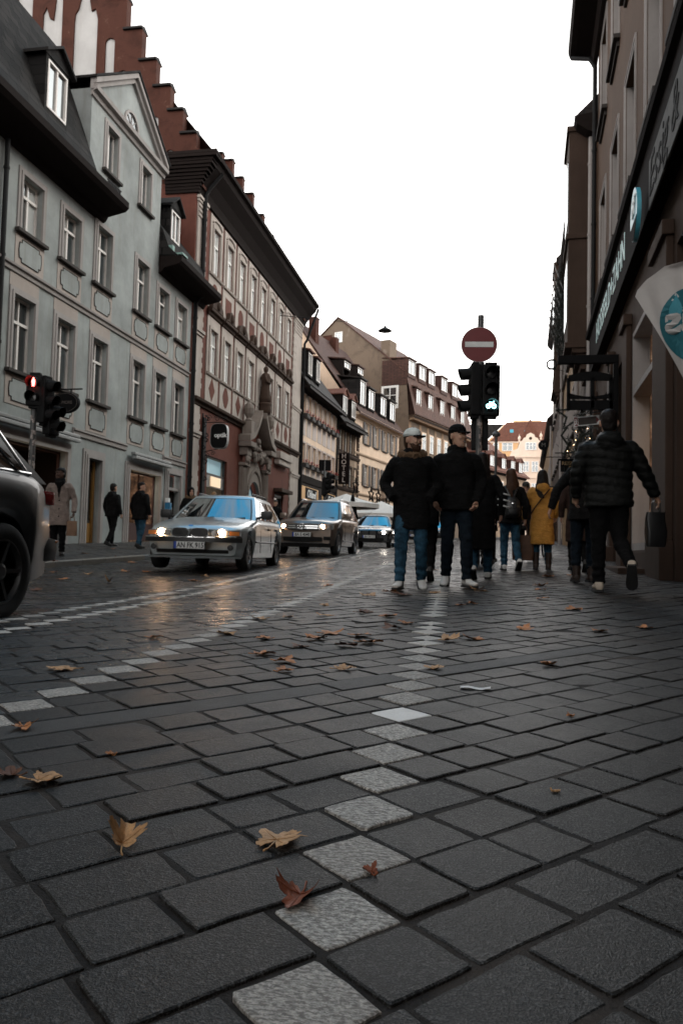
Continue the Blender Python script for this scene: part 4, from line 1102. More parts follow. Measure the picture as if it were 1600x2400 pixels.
def flower_house():
    a = 2.65
    U = 10.0
    wu = [.9 + 1.34 * i for i in range(7)]
    holes = [(u - .4, u + .4, z, z + 1.45) for u in wu for z in (9.2, 6.05)] + [(.9, 9.4, 1.2, 3.6)]
    F = row_house('cream_house', 'cream house with red flower boxes under two rows of small windows', (-11.4, 46.5), a, 'L', U, 11.15, -.5, 'render_cream', None, (4.6, 17.6), 'tile_dark', .7, holes=holes)
    w = F.window(.8, 1.45, 'sash_white', 'render_pinkgrey', 'sill_dark', sur=.13, rec=.14, panes=('pane', 'pane_mid'))
    for z in (9.2, 6.05):
        for u in wu: F.put(w, u, z)
    p = MB()
    for u in wu:
        for z0, z1 in ((8.0, 9.05), (5.48, 5.9)): p = MB(); F.box(p, u - .52, u + .52, .003, .02, z0, z1); F.part(p, 'apron_panel', 'render_pinkgrey')
    t = MB(); F.profile(t, 0, U, [(.003, 4.95), (.1, 5.0), (.18, 5.3), (.22, 5.42), (.003, 5.46)])
    F.box(t, .05, .5, .003, .12, -.2, 4.94); F.box(t, U - .5, U - .05, .003, .12, -.2, 4.94); F.box(t, .501, U - .501, .003, .06, 3.62, 4.94)
    F.part(t, 'shopfront', 'dark_wood')
    s_ = MB(); F.cbox(s_, .5, 4.6, .061, .12, 3.9, 4.75, .02); F.cbox(s_, 5.8, 9.6, .061, .12, 3.9, 4.75, .02); F.part(s_, 'shop_sign', 'render_apricot')
    m2 = MB(); F.cbox(m2, 1.35, 4.2, .121, .14, 4.0, 4.7, .02); F.cbox(m2, 6.6, 9.2, .121, .14, 4.0, 4.7, .02); F.part(m2, 'sign_board', 'sign_black')
    for u, tx in ((2.8, 'Ohland'), (7.9, 'Café')): lettering(tx, .72, F.pt(u, .155, 4.3), (1, 0, 0), (0, 0, 1), (0, -1, 0), 'letter_white', F.root, shear=.25, bold=.008)
    g = MB(); F.box(g, .9, 9.4, -1.5, -1.4, 1.0, 3.6); F.part(g, 'shop_interior', 'shop_dark')
    aw = MB(); q = [F.pt(.4, .13, 3.5), F.pt(9.4, .13, 3.5), F.pt(9.4, 1.3, 3.0), F.pt(.4, 1.3, 3.0)]
    aw.add(q + [(x, y, z - .05) for x, y, z in q], [(0, 1, 2, 3), (7, 6, 5, 4), (0, 4, 5, 1), (1, 5, 6, 2), (2, 6, 7, 3), (3, 7, 4, 0)]); F.box(aw, .4, 9.4, 1.301, 1.33, 2.75, 3.02); F.part(aw, 'awning', 'zinc')
    for u in (1.1, 3.1): F.dormer(u, u + 1.05, 11.9, 13.5, .15, -1.6, 'tile_red', 'slate', 'shed', peak=.35)
    rp = MB(); F.pipe(-.02, .8, 10.8, .07, .1)
    F.pipe(U - .1, .8, 10.8, .07, .1)
    # flower boxes: each hangs on its own
    proto = None; n = 0
    for zi, z in ((0, 9.12), (1, 5.97)):
        for i, u in enumerate(wu):
            wx, wy, wz = F.world(u, .24, z)
            if proto is None:
                t = thing('flower_box', '', 'flower box', (0, 0, 0), 0)
                b = MB(); b.bbox(-.38, .38, -.12, .12, -.05, .22, .02); b.build('planter', 'box_dark', t)
                rr = random.Random(2); f = MB(); l = MB()
                for k in range(46):
                    c = (rr.uniform(-.4, .4), rr.uniform(-.16, .14), rr.uniform(.22, .42)); d = .035
                    nv = V((rr.uniform(-1, 1), rr.uniform(-1, 1), rr.uniform(-1, 1))).normalized(); e1 = nv.orthogonal().normalized(); e2 = nv.cross(e1)
                    (f if k % 5 else l).add([V(c) + e1 * d * cos(a_) + e2 * d * sin(a_) for a_ in [2 * pi * j / 5 for j in range(5)]], [(0, 1, 2, 3, 4)])
                for k in range(30):
                    c = (rr.uniform(-.42, .42), rr.uniform(-.2, .1), rr.uniform(.08, .3)); d = .05
                    nv = V((rr.uniform(-1, 1), rr.uniform(-1, 1), rr.uniform(-1, 1))).normalized(); e1 = nv.orthogonal().normalized(); e2 = nv.cross(e1)
                    l.add([V(c) + e1 * d, V(c) + e2 * d * .5, V(c) - e1 * d, V(c) - e2 * d * .5], [(0, 1, 2, 3)])
                f.build('blossoms', 'flower_red', t, recalc=False); l.build('leaves', 'leaf_green', t, recalc=False); proto = t; o = t
            else: o = dup(proto)
            o.location = (wx, wy, wz); o.rotation_euler = (0, 0, pi / 2 - radians(a))
            ordn = ['first', 'second', 'third', 'fourth', 'fifth', 'sixth', 'seventh'][i]
            o['label'] = '%s flower box from the red house in the %s row on the cream house' % (ordn, 'upper' if zi == 0 else 'lower'); o['group'] = 'flower boxes on the cream house'
flower_house()
def hotel():
    P0 = (-10.93, 56.5)
    wu = [.9, 2.2, 3.5, 4.75]
    holes = [(u - .33, u + .33, 8.4, 9.95) for u in wu] + [(u - .33, u + .33, 5.75, 7.3) for u in wu[1:]] + [(.6, 5.2, 1.4, 4.4)]
    F = row_house('hotel_house', 'narrow sandstone hotel with a vertical sign, between the cream houses', P0, 8, 'L', 5.7, 10.5, -.5, 'render_sand', None, (4.2, 15.3), 'tile_dark', .8, holes=holes)
    w = F.window(.66, 1.55, 'sash_bright', 'stone_brown', 'stone_brown', sur=.12, rec=.1, panes=('pane', 'pane_mid'))
    for u in wu: F.put(w, u, 8.4)
    for u in wu[1:]: F.put(w, u, 5.75)
    t = MB()
    for z in (8.18, 5.55): F.profile(t, 0, 5.7, [(.003, z - .2), (.08, z - .18), (.16, z - .02), (.16, z + .05), (.003, z + .07)])
    for u in (.02, 5.4):
        for k in range(22): F.box(t, u, u + .28, .003, .05, .6 + k * .45, .6 + k * .45 + .38)
    F.part(t, 'string_course', 'stone_brown')
    g = MB(); F.box(g, .6, 5.2, -.4, -.17, 1.4, 4.4); F.part(g, 'shop_window', 'pane_shop')
    for u in (.9, 3.1): F.dormer(u, u + 1.2, 11.2, 12.7, .1, -1.6, 'tile_red', 'dark_wood', 'gable', peak=.5)
    # vertical hotel sign
    x, y, z = F.world(.35, 0, 5.7)
    s = thing('hotel_sign', 'tall narrow HOTEL sign with stacked letters on the sandstone house', 'sign', (x, y, z), pi / 2 - radians(8), 'projecting shop signs')
    b = MB(); b.bbox(-.12, .12, -.95, -.12, 0, 2.35, .02); b.build('board', 'shop_dark', s); k = MB(); k.box(-.03, .03, -.12, 0, .3, .38); k.box(-.03, .03, -.12, 0, 1.9, 1.98); k.build('bracket', 'black_metal', s)
    for i, ch in enumerate('HOTEL'): lettering(ch, .5, (-.13, -.54, 2.1 - i * .45), (0, -1, 0), (0, 0, 1), (-1, 0, 0), 'render_pinkgrey', s, name='letter', bold=.004)
hotel()
def shutter_house():
    P0 = (-10.14, 62.07)
    wu = [1.83, 4.15, 6.5, 8.88]
    holes = [(u - .45, u + .45, z, z + 1.78) for u in wu for z in (9.7, 6.18)] + [(0, 9.8, 1.6, 4.2)]
    F = row_house('shuttered_house', 'cream house with dark window shutters and slate dormers', P0, 11.6, 'L', 10.5, 12.05, -.5, 'render_cream', None, (5.6, 20.0), 'tile_brown', .55, holes=holes, start=-1.2, soff='render_cream')
    w = F.window(.9, 1.78, 'sash_white', 'render_peach', 'sill_dark', sur=.1, rec=.12, panes=('pane', 'pane_mid'))
    for u in wu:
        for z in (9.7, 6.18): F.put(w, u, z)
    for u in wu:
        for z in (9.68, 6.16):
            for sg in (-1, 1):
                m = MB(); c = u + sg * .74
                F.box(m, c - .25, c + .25, .04, .075, z, z + 1.82); 
                for k in range(14): F.box(m, c - .2, c + .2, .0755, .09, z + .08 + k * .12, z + .15 + k * .12)
                F.part(m, 'shutter', 'shutter_brown')
    t = MB()
    for z in (8.75, 5.45): F.profile(t, -1.2, 10.5, [(.003, z - .15), (.08, z - .13), (.14, z - .02), (.14, z + .05), (.003, z + .08)])
    F.box(t, -1.2, -.75, .003, .05, 5.6, 11.5); F.box(t, 10.1, 10.5, .003, .05, 5.6, 11.5); F.part(t, 'string_course', 'render_peach')
    for i, (u, p) in enumerate(((.2, 1), (3.3, 1), (5.9, 1))): F.dormer(u + 1.4, u + 3.0, 12.7, 14.5, .15, -2.4, 'tile_dark', 'slate', 'shed', peak=.4)
    F.dormer(-.3, 1.1, 12.7, 14.9, .1, -2.4, 'tile_dark', 'slate', 'shed', peak=.4)
    for u, z in ((1.0, 16.2), (4.2, 16.4)): F.dormer(u, u + 1.5, z, z + .75, -1.9, -4, 'tile_brown', 'dark_wood', 'shed', peak=.3)
    c = MB(); F.cbox(c, .1, .8, -4.9, -4.2, 17.5, 20.6, .03); F.part(c, 'chimney', 'brick_weathered')
    c = MB(); F.cbox(c, 5.8, 6.5, -5.4, -4.7, 18, 20.4, .03); F.part(c, 'chimney', 'brick_weathered')
    g = MB(); F.box(g, 0, 9.8, -.5, -.17, 1.6, 4.2); F.part(g, 'shop_window', 'pane_shop')
    lettering('Lotos Eden', .75, F.pt(5.8, .06, 4.97), (1, 0, 0), (0, 0, 1), (0, -1, 0), 'sash_dark', F.root, shear=.1, sx=1.3)
    x, y, z = F.world(6.6, .5, 5.9)
    s = thing('oval_sign', 'pale oval sign with reddish lettering above the star garland', 'sign', (x, y, z), pi / 2 - radians(11.6), 'projecting shop signs')
    el = lambda a, b: [(a * cos(2 * pi * k / 32), b * sin(2 * pi * k / 32)) for k in range(32)]
    b = MB(); b.prism(el(.95, .62), lambda a_, b_, d: (a_, d, b_), -.05, .05); b.build('board', 'niche_white', s)
    b = MB(); b.prism(el(.82, .5), lambda a_, b_, d: (a_, d, b_), -.07, -.051); b.build('panel', 'grey_metal', s); b = MB(); b.tube([(0, 0, .2), (0, .5, .2)], .03, 6); b.build('bracket', 'black_metal', s)
    lettering('BRAUEREI', .26, (0, -.08, 0), (1, 0, 0), (0, 0, 1), (0, -1, 0), 'flower_red', s)
    # garland of stars along the front: each star a thing, on its own drop wire
    for i, (u, w_, z) in enumerate(((-3.6, 1.2, 5.7), (-.9, 1.5, 5.25), (1.7, 1.2, 5.3), (4.2, 1.2, 5.1), (7.7, 1.2, 5.0))):
        x, y, zz = F.world(u, w_, z)
        st = MB(); pts = [((.62 if k % 2 == 0 else .27) * sin(pi * k / 5), (.62 if k % 2 == 0 else .27) * cos(pi * k / 5)) for k in range(10)]
        st.tube([(a_, 0, b_) for a_, b_ in pts + pts[:1]], .065, 6); st.tube([(0, 0, .62), (0, 1.2, 1.1)], .012, 5)
        o = st.build('star_decoration', 'dark_wood'); o.location = (x, y, zz); o.rotation_euler = (0, 0, pi / 2 - radians(11.6))
        tag(o, ['open star decoration furthest left, in front of the sandstone hotel', 'second star decoration from the left, partly behind the closed dark parasol', 'star decoration in the middle of the five above the white parasols', 'star decoration just left of the pale oval sign', 'rightmost star decoration, below and right of the pale oval sign'][i], 'star decoration', 'star decorations above the parasols')
shutter_house()
def mansard_house():
    a = 19; P0 = (-8.03, 72.37)
    U0, U = 2.2, 18.4
    holes = []
    wu = [6.0, 8.0, 10.0, 12.0, 14.0, 16.0]
    holes = [(u - .45, u + .45, z, z + 1.8) for u in wu for z in (11.0, 7.2)]
    F = row_house('mansard_house', 'big brown house with a bare gable wall and two rows of roof dormers', P0, a, 'L', U, 14.15, 0, 'gable_brown', None, (8.2, 24.75), 'tile_mid', .7, holes=holes, start=U0, mans=[(-.35, 18.3)], soff='tile_brown')
    k = MB(); F.box(k, U0 + .01, U, .003, .03, 0, 13.6); 
    w = F.window(.9, 1.8, 'sash_bright', 'render_cream', None, sur=.14, rec=-.04, panes=('pane', 'pane_mid'))
    for u in wu:
        for z in (11.0, 7.2): F.put(w, u, z)
    t = MB(); F.profile(t, U0, U, [(.003, 13.6), (.5, 13.7), (.65, 14.1), (.003, 14.14)]); F.profile(t, U0, U, [(.003, 10.2), (.12, 10.25), (.12, 10.4), (.003, 10.45)])
    for u in [U0 + .3, 5, 7, 9, 11, 13, 15, 17]: F.box(t, u - .25, u + .25, .003, .05, 4, 13.55)
    F.part(t, 'cornice', 'render_rust')
    for u in (1.55, 4.15, 6.6, 10.1, 13.3): F.dormer(u + .6, u + 2.4, 17.95, 19.75, -.12, -3, 'tile_mid', 'tile_brown', 'shed', peak=.25, wz=(.35, .15))
    for u in (2.9, 5.9, 9.1, 12.2, 15.2): F.dormer(u, u + 1.3, 14.75, 16.9, .45, -.8, 'tile_mid', 'tile_brown', 'shed', peak=.5)
    # windows in the gable wall
    for (w0, z0, z1, wd, fr) in ((-1.35, 15.1, 16.95, 1.45, .22), (-7.75, 22.3, 23.2, .72, .1), (-2.3, 20.75, 21.7, .0, .0)):
        if wd == 0: continue
        g = MB(); gw = MB()
        y0, y1 = w0, w0 - wd
        for (ya, yb, za, zb) in ((y0 + fr, y0, z0 - fr, z1 + fr), (y1, y1 - fr, z0 - fr, z1 + fr), (y0, y1, z1, z1 + fr), (y0, y1, z0 - fr, z0)): g.box(U0 - .06, U0 - .003, F.s * ya, F.s * yb, za, zb)
        for q in (.0, .5, 1): g.box(U0 - .05, U0 - .012, F.s * (y0 - wd * q) - .04, F.s * (y0 - wd * q) + .04, z0, z1)
        g.box(U0 - .045, U0 - .013, F.s * y0, F.s * y1, z0 + (z1 - z0) * .6 - .03, z0 + (z1 - z0) * .6 + .03)
        gw.box(U0 - .012, U0 - .004, F.s * y0, F.s * y1, z0, z1)
        F.part(gw, 'pane', 'pane', F.part(g, 'window', 'sash_bright'))
    bo = MB(); bo.box(U0 - .03, U0 - .003, 8.9, 10.0, 22.2, 23.1); F.part(bo, 'bricked_patch', 'brick_weathered')
    c = MB(); F.cbox(c, 2.6, 4.2, -3.4, -2.4, 19.5, 22.0, .04); F.part(c, 'chimney', 'gable_brown')
    c = MB(); F.cbox(c, U0 - .9, U0 - .1, -9.6, -8.9, 14, 20.6, .03); F.part(c, 'chimney', 'brick_weathered')
    c = MB(); F.cbox(c, U0 - .6, U0 - .1, -6.1, -5.5, 14, 18.9, .03); F.cbox(c, U0 - .5, U0 - .2, -6.0, -5.6, 18.9, 19.3, .1); F.part(c, 'flue', 'zinc')
mansard_house()
def far_row():
    a = 25; P0 = (-2.5, 88.45)
    F = row_house('red_roofed_house', 'far row house with red roof and two tiers of dormers behind the pole', P0, a, 'L', 19, 11.2, 0, 'render_sand', None, (6.5, 17.2), 'tile_red', .6, holes=[], mans=None)
    for u in (4.6, 7.4, 10.9, 13.8, 16.4): F.dormer(u, u + 1.35, 11.5, 12.95, .1, -1.4, 'tile_red', 'tile_brown', 'gable', peak=.5)
    for u in (6.4, 9.4): F.dormer(u, u + 1.35, 13.55, 14.7, -1.6, -3.2, 'tile_red', 'tile_brown', 'shed', peak=.35)
    w = F.window(.9, 1.7, 'sash_white', 'render_cream', None, sur=.14, rec=-.04)
    for u in (2, 4.3, 6.6, 8.9, 11.2, 13.5, 15.8): F.put(w, u, 8.2); F.put(w, u, 5.0)
far_row()
def front_house(name, label, y, outline, wallm, roof=None, roofm='tile_red', depth=9, wins=[], frame='sash_bright', bands=[], extra=None, zb=2):
    """house closing the view: its front faces down the street. outline in (x, z)"""
    cx = sum(p[0] for p in outline) / len(outline)
    t = thing(name, label, 'building', (cx, y, 0), 0, 'houses closing the end of the street')
    o = [(x - cx, z) for x, z in outline]
    m = MB(); m.prism(o, lambda a, b, d: (a, d, b), 0, depth); m.build('wall', wallm, t)
    if roof:
        r = MB(); r.prism([(x - cx, z) for x, z in roof[0]], lambda a, b, d: (a, d * (1 + 0) + (b - roof[0][0][1]) * roof[1], b), -.4, .1); r.build('roof', roofm, t, uvfn=lambda c: (c.x, c.z * 1.4))
    for (x0, x1, z0, z1, cols) in wins:
        f = MB(); x0 -= cx; x1 -= cx; tt = .09
        for k in range(cols + 1):
            x = x0 + (x1 - x0) * k / cols; f.box(x - tt, x + tt, -.1, -.004, z0, z1)
        f.box(x0 - tt, x1 + tt, -.105, -.005, z1, z1 + .12); f.box(x0 - tt, x1 + tt, -.14, -.005, z0 - .12, z0); f.box(x0 + tt, x1 - tt, -.08, -.006, z0 + (z1 - z0) * .6, z0 + (z1 - z0) * .6 + .1)
        w = f.build('window', frame, t)
        g = MB(); g.box(x0, x1, -.03, -.003, z0, z1); g.build('pane', 'pane_dark', w)
    b = MB()
    for x0, x1, z0, z1, d in bands: b.box(x0 - cx, x1 - cx, -d, -.004, z0, z1)
    if bands: b.build('cornice', 'render_white', t)
    if extra: extra(t, cx)
    return t
def far_end():
    def urns(t, cx):
        m = MB()
        for x, z in ((6.6, 22.4), (10.6, 22.9)): m.lathe([(.15, z), (.28, z + .15), (.12, z + .3), (.3, z + .7), (.22, z + 1.0), (.05, z + 1.3), (.02, z + 1.6)], (x - cx, .3, 0), 10)
        m.build('urn', 'render_white', t)
        r = MB(); r.lathe([(.85, 23.75), (.85, 23.78), (.6, 23.8)], (8.66 - cx, -.1, 0), 3); 
        c = MB(); c.prism([(8.66 - cx + .3 * cos(2 * pi * k / 12), 23.1 + .3 * sin(2 * pi * k / 12)) for k in range(12)], lambda a, b, d: (a, d, b), -.03, -.004); c.build('oculus', 'stone_brown', t)
        tt = MB(); tt.tube([(8.66 - cx - 1.6, 3, 23.2), (8.66 - cx, 3, 27.3), (8.66 - cx + 1.7, 3, 23.2)], .1, 6); tt.build('ridge', 'tile_dark', t)
        rf = MB(); rf.prism([(8.66 - cx - 2.1, 22.4), (8.66 - cx, 27.0), (8.66 - cx + 2.1, 22.4)], lambda a, b, d: (a, d, b), .5, 9); rf.build('roof', 'tile_red', t, uvfn=lambda c: (c.x, c.z))
    gab = [(4.9, 3), (4.9, 19.9), (5.2, 20.7), (5.9, 20.95), (6.5, 21.3), (6.65, 22.4), (7.2, 22.75), (7.4, 23.2), (7.75, 23.3), (7.95, 23.85), (8.66, 24.2), (9.35, 23.85), (9.55, 23.3), (10.0, 23.2), (10.15, 22.8), (10.6, 22.6), (10.85, 21.3), (11.6, 20.9), (12.2, 20.3), (12.45, 19.5), (12.6, 3)]
    front_house('curved_gable_house', 'white and apricot house with a curved baroque gable at the end of the street', 150, gab, 'render_white', wins=[(7.8, 9.7, 20.95, 22.2, 3), (7.3, 8.4, 16.75, 18.55, 2), (9.0, 10.1, 16.75, 18.55, 2), (5.6, 6.6, 16.75, 18.55, 2), (10.8, 11.9, 16.75, 18.55, 2), (7.3, 8.4, 12.5, 14.4, 2), (9.0, 10.1, 12.5, 14.4, 2)], bands=[(4.85, 12.65, 19.4, 19.75, .3), (4.85, 12.65, 15.4, 15.8, .25), (4.95, 5.4, 10, 19.38, .12), (11.9, 12.4, 10, 19.38, .12), (6.72, 7.0, 19.8, 22.2, .12), (10.35, 10.6, 19.8, 22.2, .12)], extra=urns)
    # ochre house with red roof behind it
    front_house('ochre_house', 'apricot house with a big red roof behind the curved gable', 166, [(1.0, 3), (1.0, 25.3), (13.4, 25.3), (13.4, 3)], 'render_apricot', roof=([(1.2, 24.85), (13.4, 25.0), (13.4, 29.5), (4.7, 29.3)], .55), wins=[(1.9, 3.0, 23.0, 24.4, 2), (3.8, 5.9, 22.9, 24.5, 2)], bands=[(1, 13.4, 24.55, 24.8, .2)],
                extra=lambda t, cx: ([MB().build] and None))
    m = MB(); m.box(6.2, 12.0, 169.0, 170.5, 29.2, 29.8); o = m.build('parapet', 'render_apricot', bpy.data.objects['ochre_house'], M=Matrix.Translation((-bpy.data.objects['ochre_house'].location.x, -166, 0)))
    k = MB()
    for x, z in ((5.7, 27.2), (8.7, 27.0)): k.add([(x - 7.2 + a * .75, (z + b * .7 - 24.85) * .55 - .46, z + b * .75) for a, b in ((-.5, -.5), (.5, -.5), (.5, .5), (-.5, .5))], [(0, 1, 2, 3)])
    k.build('skylight', 'cyan_panel', bpy.data.objects['ochre_house'], recalc=False)
    front_house('grey_roofed_house', 'apricot house with a grey roof far behind the traffic light pole', 178, [(-6, 3), (-6, 26.8), (.8, 26.8), (4.5, 30.6), (4.6, 3)], 'render_apricot', roof=([(-6.2, 27.0), (.7, 27.0), (4.4, 30.8), (-6.2, 30.8)], .5), roofm='slate', wins=[(1.9, 2.4, 26.4, 27.5, 1)], bands=[(-6, 3, 30.9, 31.3, .1)])
    front_house('far_red_house', 'small red-roofed apricot house right of the curved gable', 168, [(11.9, 3), (11.9, 26.3), (15.5, 26.6), (15.5, 3)], 'render_apricot', roof=([(11.8, 26.4), (15.8, 26.7), (15.4, 28.4), (12.1, 28.0)], .5), wins=[(12.4, 13.4, 23.0, 24.6, 2)])
    front_house('white_tower_house', 'white baroque house front with volutes beside the right-hand houses', 144, [(11.9, 3), (11.9, 20.5), (12.3, 21.0), (12.4, 22.2), (12.9, 22.6), (13.0, 24.2), (13.6, 24.6), (13.9, 25.8), (14.4, 26.1), (18, 26.1), (18, 3)], 'render_white', wins=[(13.0, 13.9, 20.0, 21.8, 2), (13.0, 13.9, 16, 17.8, 2)], bands=[(11.8, 18, 18.8, 19.1, .25), (12.9, 18, 22.5, 22.75, .2)])
far_end()
# ================================================================== RIGHT SIDE
simple('letter_lit_teal', (.5, .72, .72), .5)  # teal light on the letters put into their base colour
def shop_house():
    F = Fac('brown_shop_house', 'tall brown rendered house with shops along the right edge', (2.42, 10.94), 3, 'R')
    P = F.pt; U0, U = -30, 10.95  # front lengthened out of view past the camera, shutting off low sky
    wu = [9.2, 6.55, 3.95, 1.25, -1.4, -4.05, -6.7]
    hw = .66
    holes = [(u - hw, u + hw, z, z + 2.5) for u in wu for z in (7.5, 11.9)]
    G = [(.75, 3.45, .8, 4.7), (4.3, 6.1, .2, 4.6), (6.7, 10.3, .95, 4.6), (-3.6, -.7, .2, 4.7), (-8, -4.4, .7, 4.7)]
    mb = MB(); F.wall(mb, U0, U, 5.55, 15.3, holes, .32)
    mb.quad(P(U, 0, 0), P(U, -9, 0), P(U, -9, 15.3), P(U, 0, 15.3))
    F.part(mb, 'wall', 'render_brown')
    wg = MB(); F.box(wg, -40, -30.01, -9, 34, -2, 5.2); F.part(wg, 'unseen_blocker', 'render_brown')  # unseen block added behind the camera to cut low sky out of reflections
    b = MB(); F.wall(b, U0, U, -.5, 5.549, G, .3); F.part(b, 'ground_floor_wall', 'stone_brown')
    # piers and plinths of the shop floor
    for (a, c) in ((-.5, .6), (3.55, 4.2), (6.2, 6.62), (10.4, 10.95), (-4.3, -3.7)):
        p = MB(); F.cbox(p, a, c, .003, .1, .9, 4.9, .02); F.cbox(p, a - .06, c + .06, .003, .18, -.2, .9, .03); F.cbox(p, a - .05, c + .05, .003, .16, 4.9, 5.1, .02)
        F.part(p, 'shop_pier', 'stone_brown')
    p = MB(); F.cbox(p, .7, 3.5, .003, .12, -.2, .78, .03); F.cbox(p, 1.0, 3.3, .121, .5, -.2, .52, .03)
    F.part(p, 'shop_step', 'stone_brown')
    w = F.window(2 * hw, 2.5, 'sash_dark', None, None, rec=.27, panes=('pane_mid', 'pane'), transom=.66)
    for z in (7.5, 11.9):
        for u in wu: F.put(w, u, z)
    for z in (7.5, 11.9):
        for u in wu:
            rv = MB(); sl = MB()
            for o, i, d in ((.14, .09, .035), (.089, .0, .02)):
                F.box(rv, u - hw - o, u - hw - i, .002, d, z, z + 2.5 + o); F.box(rv, u + hw + i, u + hw + o, .002, d, z, z + 2.5 + o); F.box(rv, u - hw - i, u + hw + i, .002, d, z + 2.5 + i, z + 2.5 + o)
            for sg in (-1, 1): rv.quad(P(u + sg * (hw - .003), -.01, z + .01), P(u + sg * (hw - .003), -.25, z + .01), P(u + sg * (hw - .003), -.25, z + 2.49), P(u + sg * (hw - .003), -.01, z + 2.49))
            F.cbox(sl, u - hw - .16, u + hw + .16, -.25, .14, z - .1, z - .003, .012); F.box(sl, u - hw - .05, u + hw + .05, .002, .06, z - .22, z - .101)
            F.part(rv, 'surround', 'trim_grey'); F.part(sl, 'sill', 'sill_dark')
    e = MB(); F.profile(e, U0, U + .55, [(.003, 14.75), (.12, 14.8), (.2, 15.0), (.6, 15.1), (.75, 15.15), (.8, 15.3), (.8, 15.42), (.003, 15.6)]); F.part(e, 'eaves', 'soffit')
    r = MB(); r.quad(P(U0, .8, 15.43), P(U + .55, .8, 15.43), P(U + .55, -5, 20), P(U0, -5, 20)); r.quad(P(U0, -5, 20), P(U + .55, -5, 20), P(U + .55, -10, 15.4), P(U0, -10, 15.4)); F.part(r, 'roof', 'tile_dark', uv=True)
    F.pipe(U - .12, .7, 14.4, .06, .1, elbow=(.5, .7, .65))
    # fascia band and lettering
    f = MB(); F.cbox(f, U0, 10.7, .003, .2, 5.6, 6.62, .02); F.profile(f, U0, 10.8, [(.2, 6.6), (.28, 6.64), (.3, 6.72), (.003, 6.76)]); F.part(f, 'fascia', 'shop_dark')
    lettering('HOSSFELD+ZAHN', .72, P(5.7, .207, 6.12), (-1, 0, 0), (0, 0, 1), (0, 1, 0), 'letter_lit_teal', F.root, depth=.008, sx=.96)
    g = MB(); F.cbox(g, -6, .1, .201, .23, 5.5, 6.2, .02); F.part(g, 'sign_panel', 'panel_grey')
    lettering('Essig & Öl', .74, P(.02, .235, 5.86), (-1, 0, 0), (0, 0, 1), (0, 1, 0), 'sign_black', F.root, depth=.008, shear=.2, align='LEFT')
    # shop window with goods
    s_ = MB(); t = .09
    a, c, z0, z1 = .75, 3.45, .8, 4.7
    F.box(s_, a, a + t, -.28, .0, z0, z1); F.box(s_, c - t, c, -.28, .0, z0, z1); F.box(s_, a + t, c - t, -.28, 0, z1 - t, z1); F.box(s_, a + t, c - t, -.28, 0, 3.55, 3.66); F.box(s_, a + t, c - t, -.28, .0, z0, z0 + .12)
    F.part(s_, 'shop_frame', 'trim_grey')
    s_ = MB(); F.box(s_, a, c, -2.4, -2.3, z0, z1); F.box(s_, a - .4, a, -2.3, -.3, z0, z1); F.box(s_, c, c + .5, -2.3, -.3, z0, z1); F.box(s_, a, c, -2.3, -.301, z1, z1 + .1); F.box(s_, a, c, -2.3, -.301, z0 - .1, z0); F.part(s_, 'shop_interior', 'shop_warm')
    r_ = random.Random(8)
    for k in range(16):
        gd = MB()
        u = 1.0 + (k % 8) * .3; z = z0 + .12 + (k // 8) * 1.1; h = r_.uniform(.3, .8)
        gd.lathe([(.08, z), (.09, z + h * .6), (.03, z + h * .75), (.03, z + h)], P(u, -.6 - .2 * (k % 2), 0), 8); F.part(gd, 'display_item', 'goods', smooth=True)
    gd = MB(); F.box(gd, a, c, -1.1, -.45, z0 + 1.15, z0 + 1.2); F.part(gd, 'shelf', 'goods')
    pn = MB(); F.box(pn, 1.0, 3.2, -.5, -.45, 3.7, 4.6); F.part(pn, 'sign_panel', 'niche_white')
    for u, w_, z, mt in ((1.2, -.9, 3.25, 'lamp_warm'), (1.9, -1.2, 3.1, 'lamp_warm'), (2.6, -.8, 3.3, 'lamp_warm')):
        m = MB(); m.lathe([(.17, z), (.16, z + .02), (.05, z + .08)], P(u, w_, 0), 12); m.lathe([(.15, z - .004), (.14, z - .02), (.02, z - .03)], P(u, w_, 0), 12, 1); F.part(m, 'shop_lamp', ['black_metal', mt])
    d = MB(); F.box(d, 4.3, 6.1, -.3, -.24, .2, 4.6, 0)
    for k in range(16): F.box(d, 4.42, 5.98, -.239, -.2, .9 + k * .21, .96 + k * .21, 1)
    F.box(d, 6.7, 10.3, -.3, -.26, .9, 4.6, 0); F.box(d, -3.6, -.7, -.3, -.24, .2, 4.7, 1); F.box(d, -8, -4.4, -.3, -.26, .7, 4.7, 0)
    for u in (7.6, 8.5, 9.4): F.box(d, u - .05, u + .05, -.259, -.1, .95, 4.6, 2)
    F.part(d, 'shop_door', ['pane_shop', 'shop_dark', 'trim_grey'])
    hs = MB(); F.cbox(hs, 6.25, 6.55, .101, .13, 2.2, 4.7, .01); F.part(hs, 'grille', 'shutter_brown')
    # second shop's round drop logo on the fascia
    x, y, z = F.world(.62, .3, 5.68)
    q = MB(); el = [(.36 * cos(2 * pi * k / 36), .38 * sin(2 * pi * k / 36)) for k in range(36)]
    t = thing('round_sign', 'oval turquoise sign with white script on the dark shop fascia', 'sign', (x, y, z), pi / 2 - radians(3), 'projecting shop signs')
    q.prism(el, lambda a_, b_, d_: (a_, d_, b_), 0, .06); q.build('board', 'cyan_panel', t)
    q = MB(); q.prism([(a_ * .98, b_ * .98) for a_, b_ in el if b_ < -.12], lambda a_, b_, d_: (a_, d_, b_), .061, .066); q.build('lower_field', 'shop_dark', t)
    lettering('öf', .38, (0, .068, .08), (-1, 0, 0), (0, 0, 1), (0, 1, 0), 'letter_white', t, shear=.2)
shop_house()
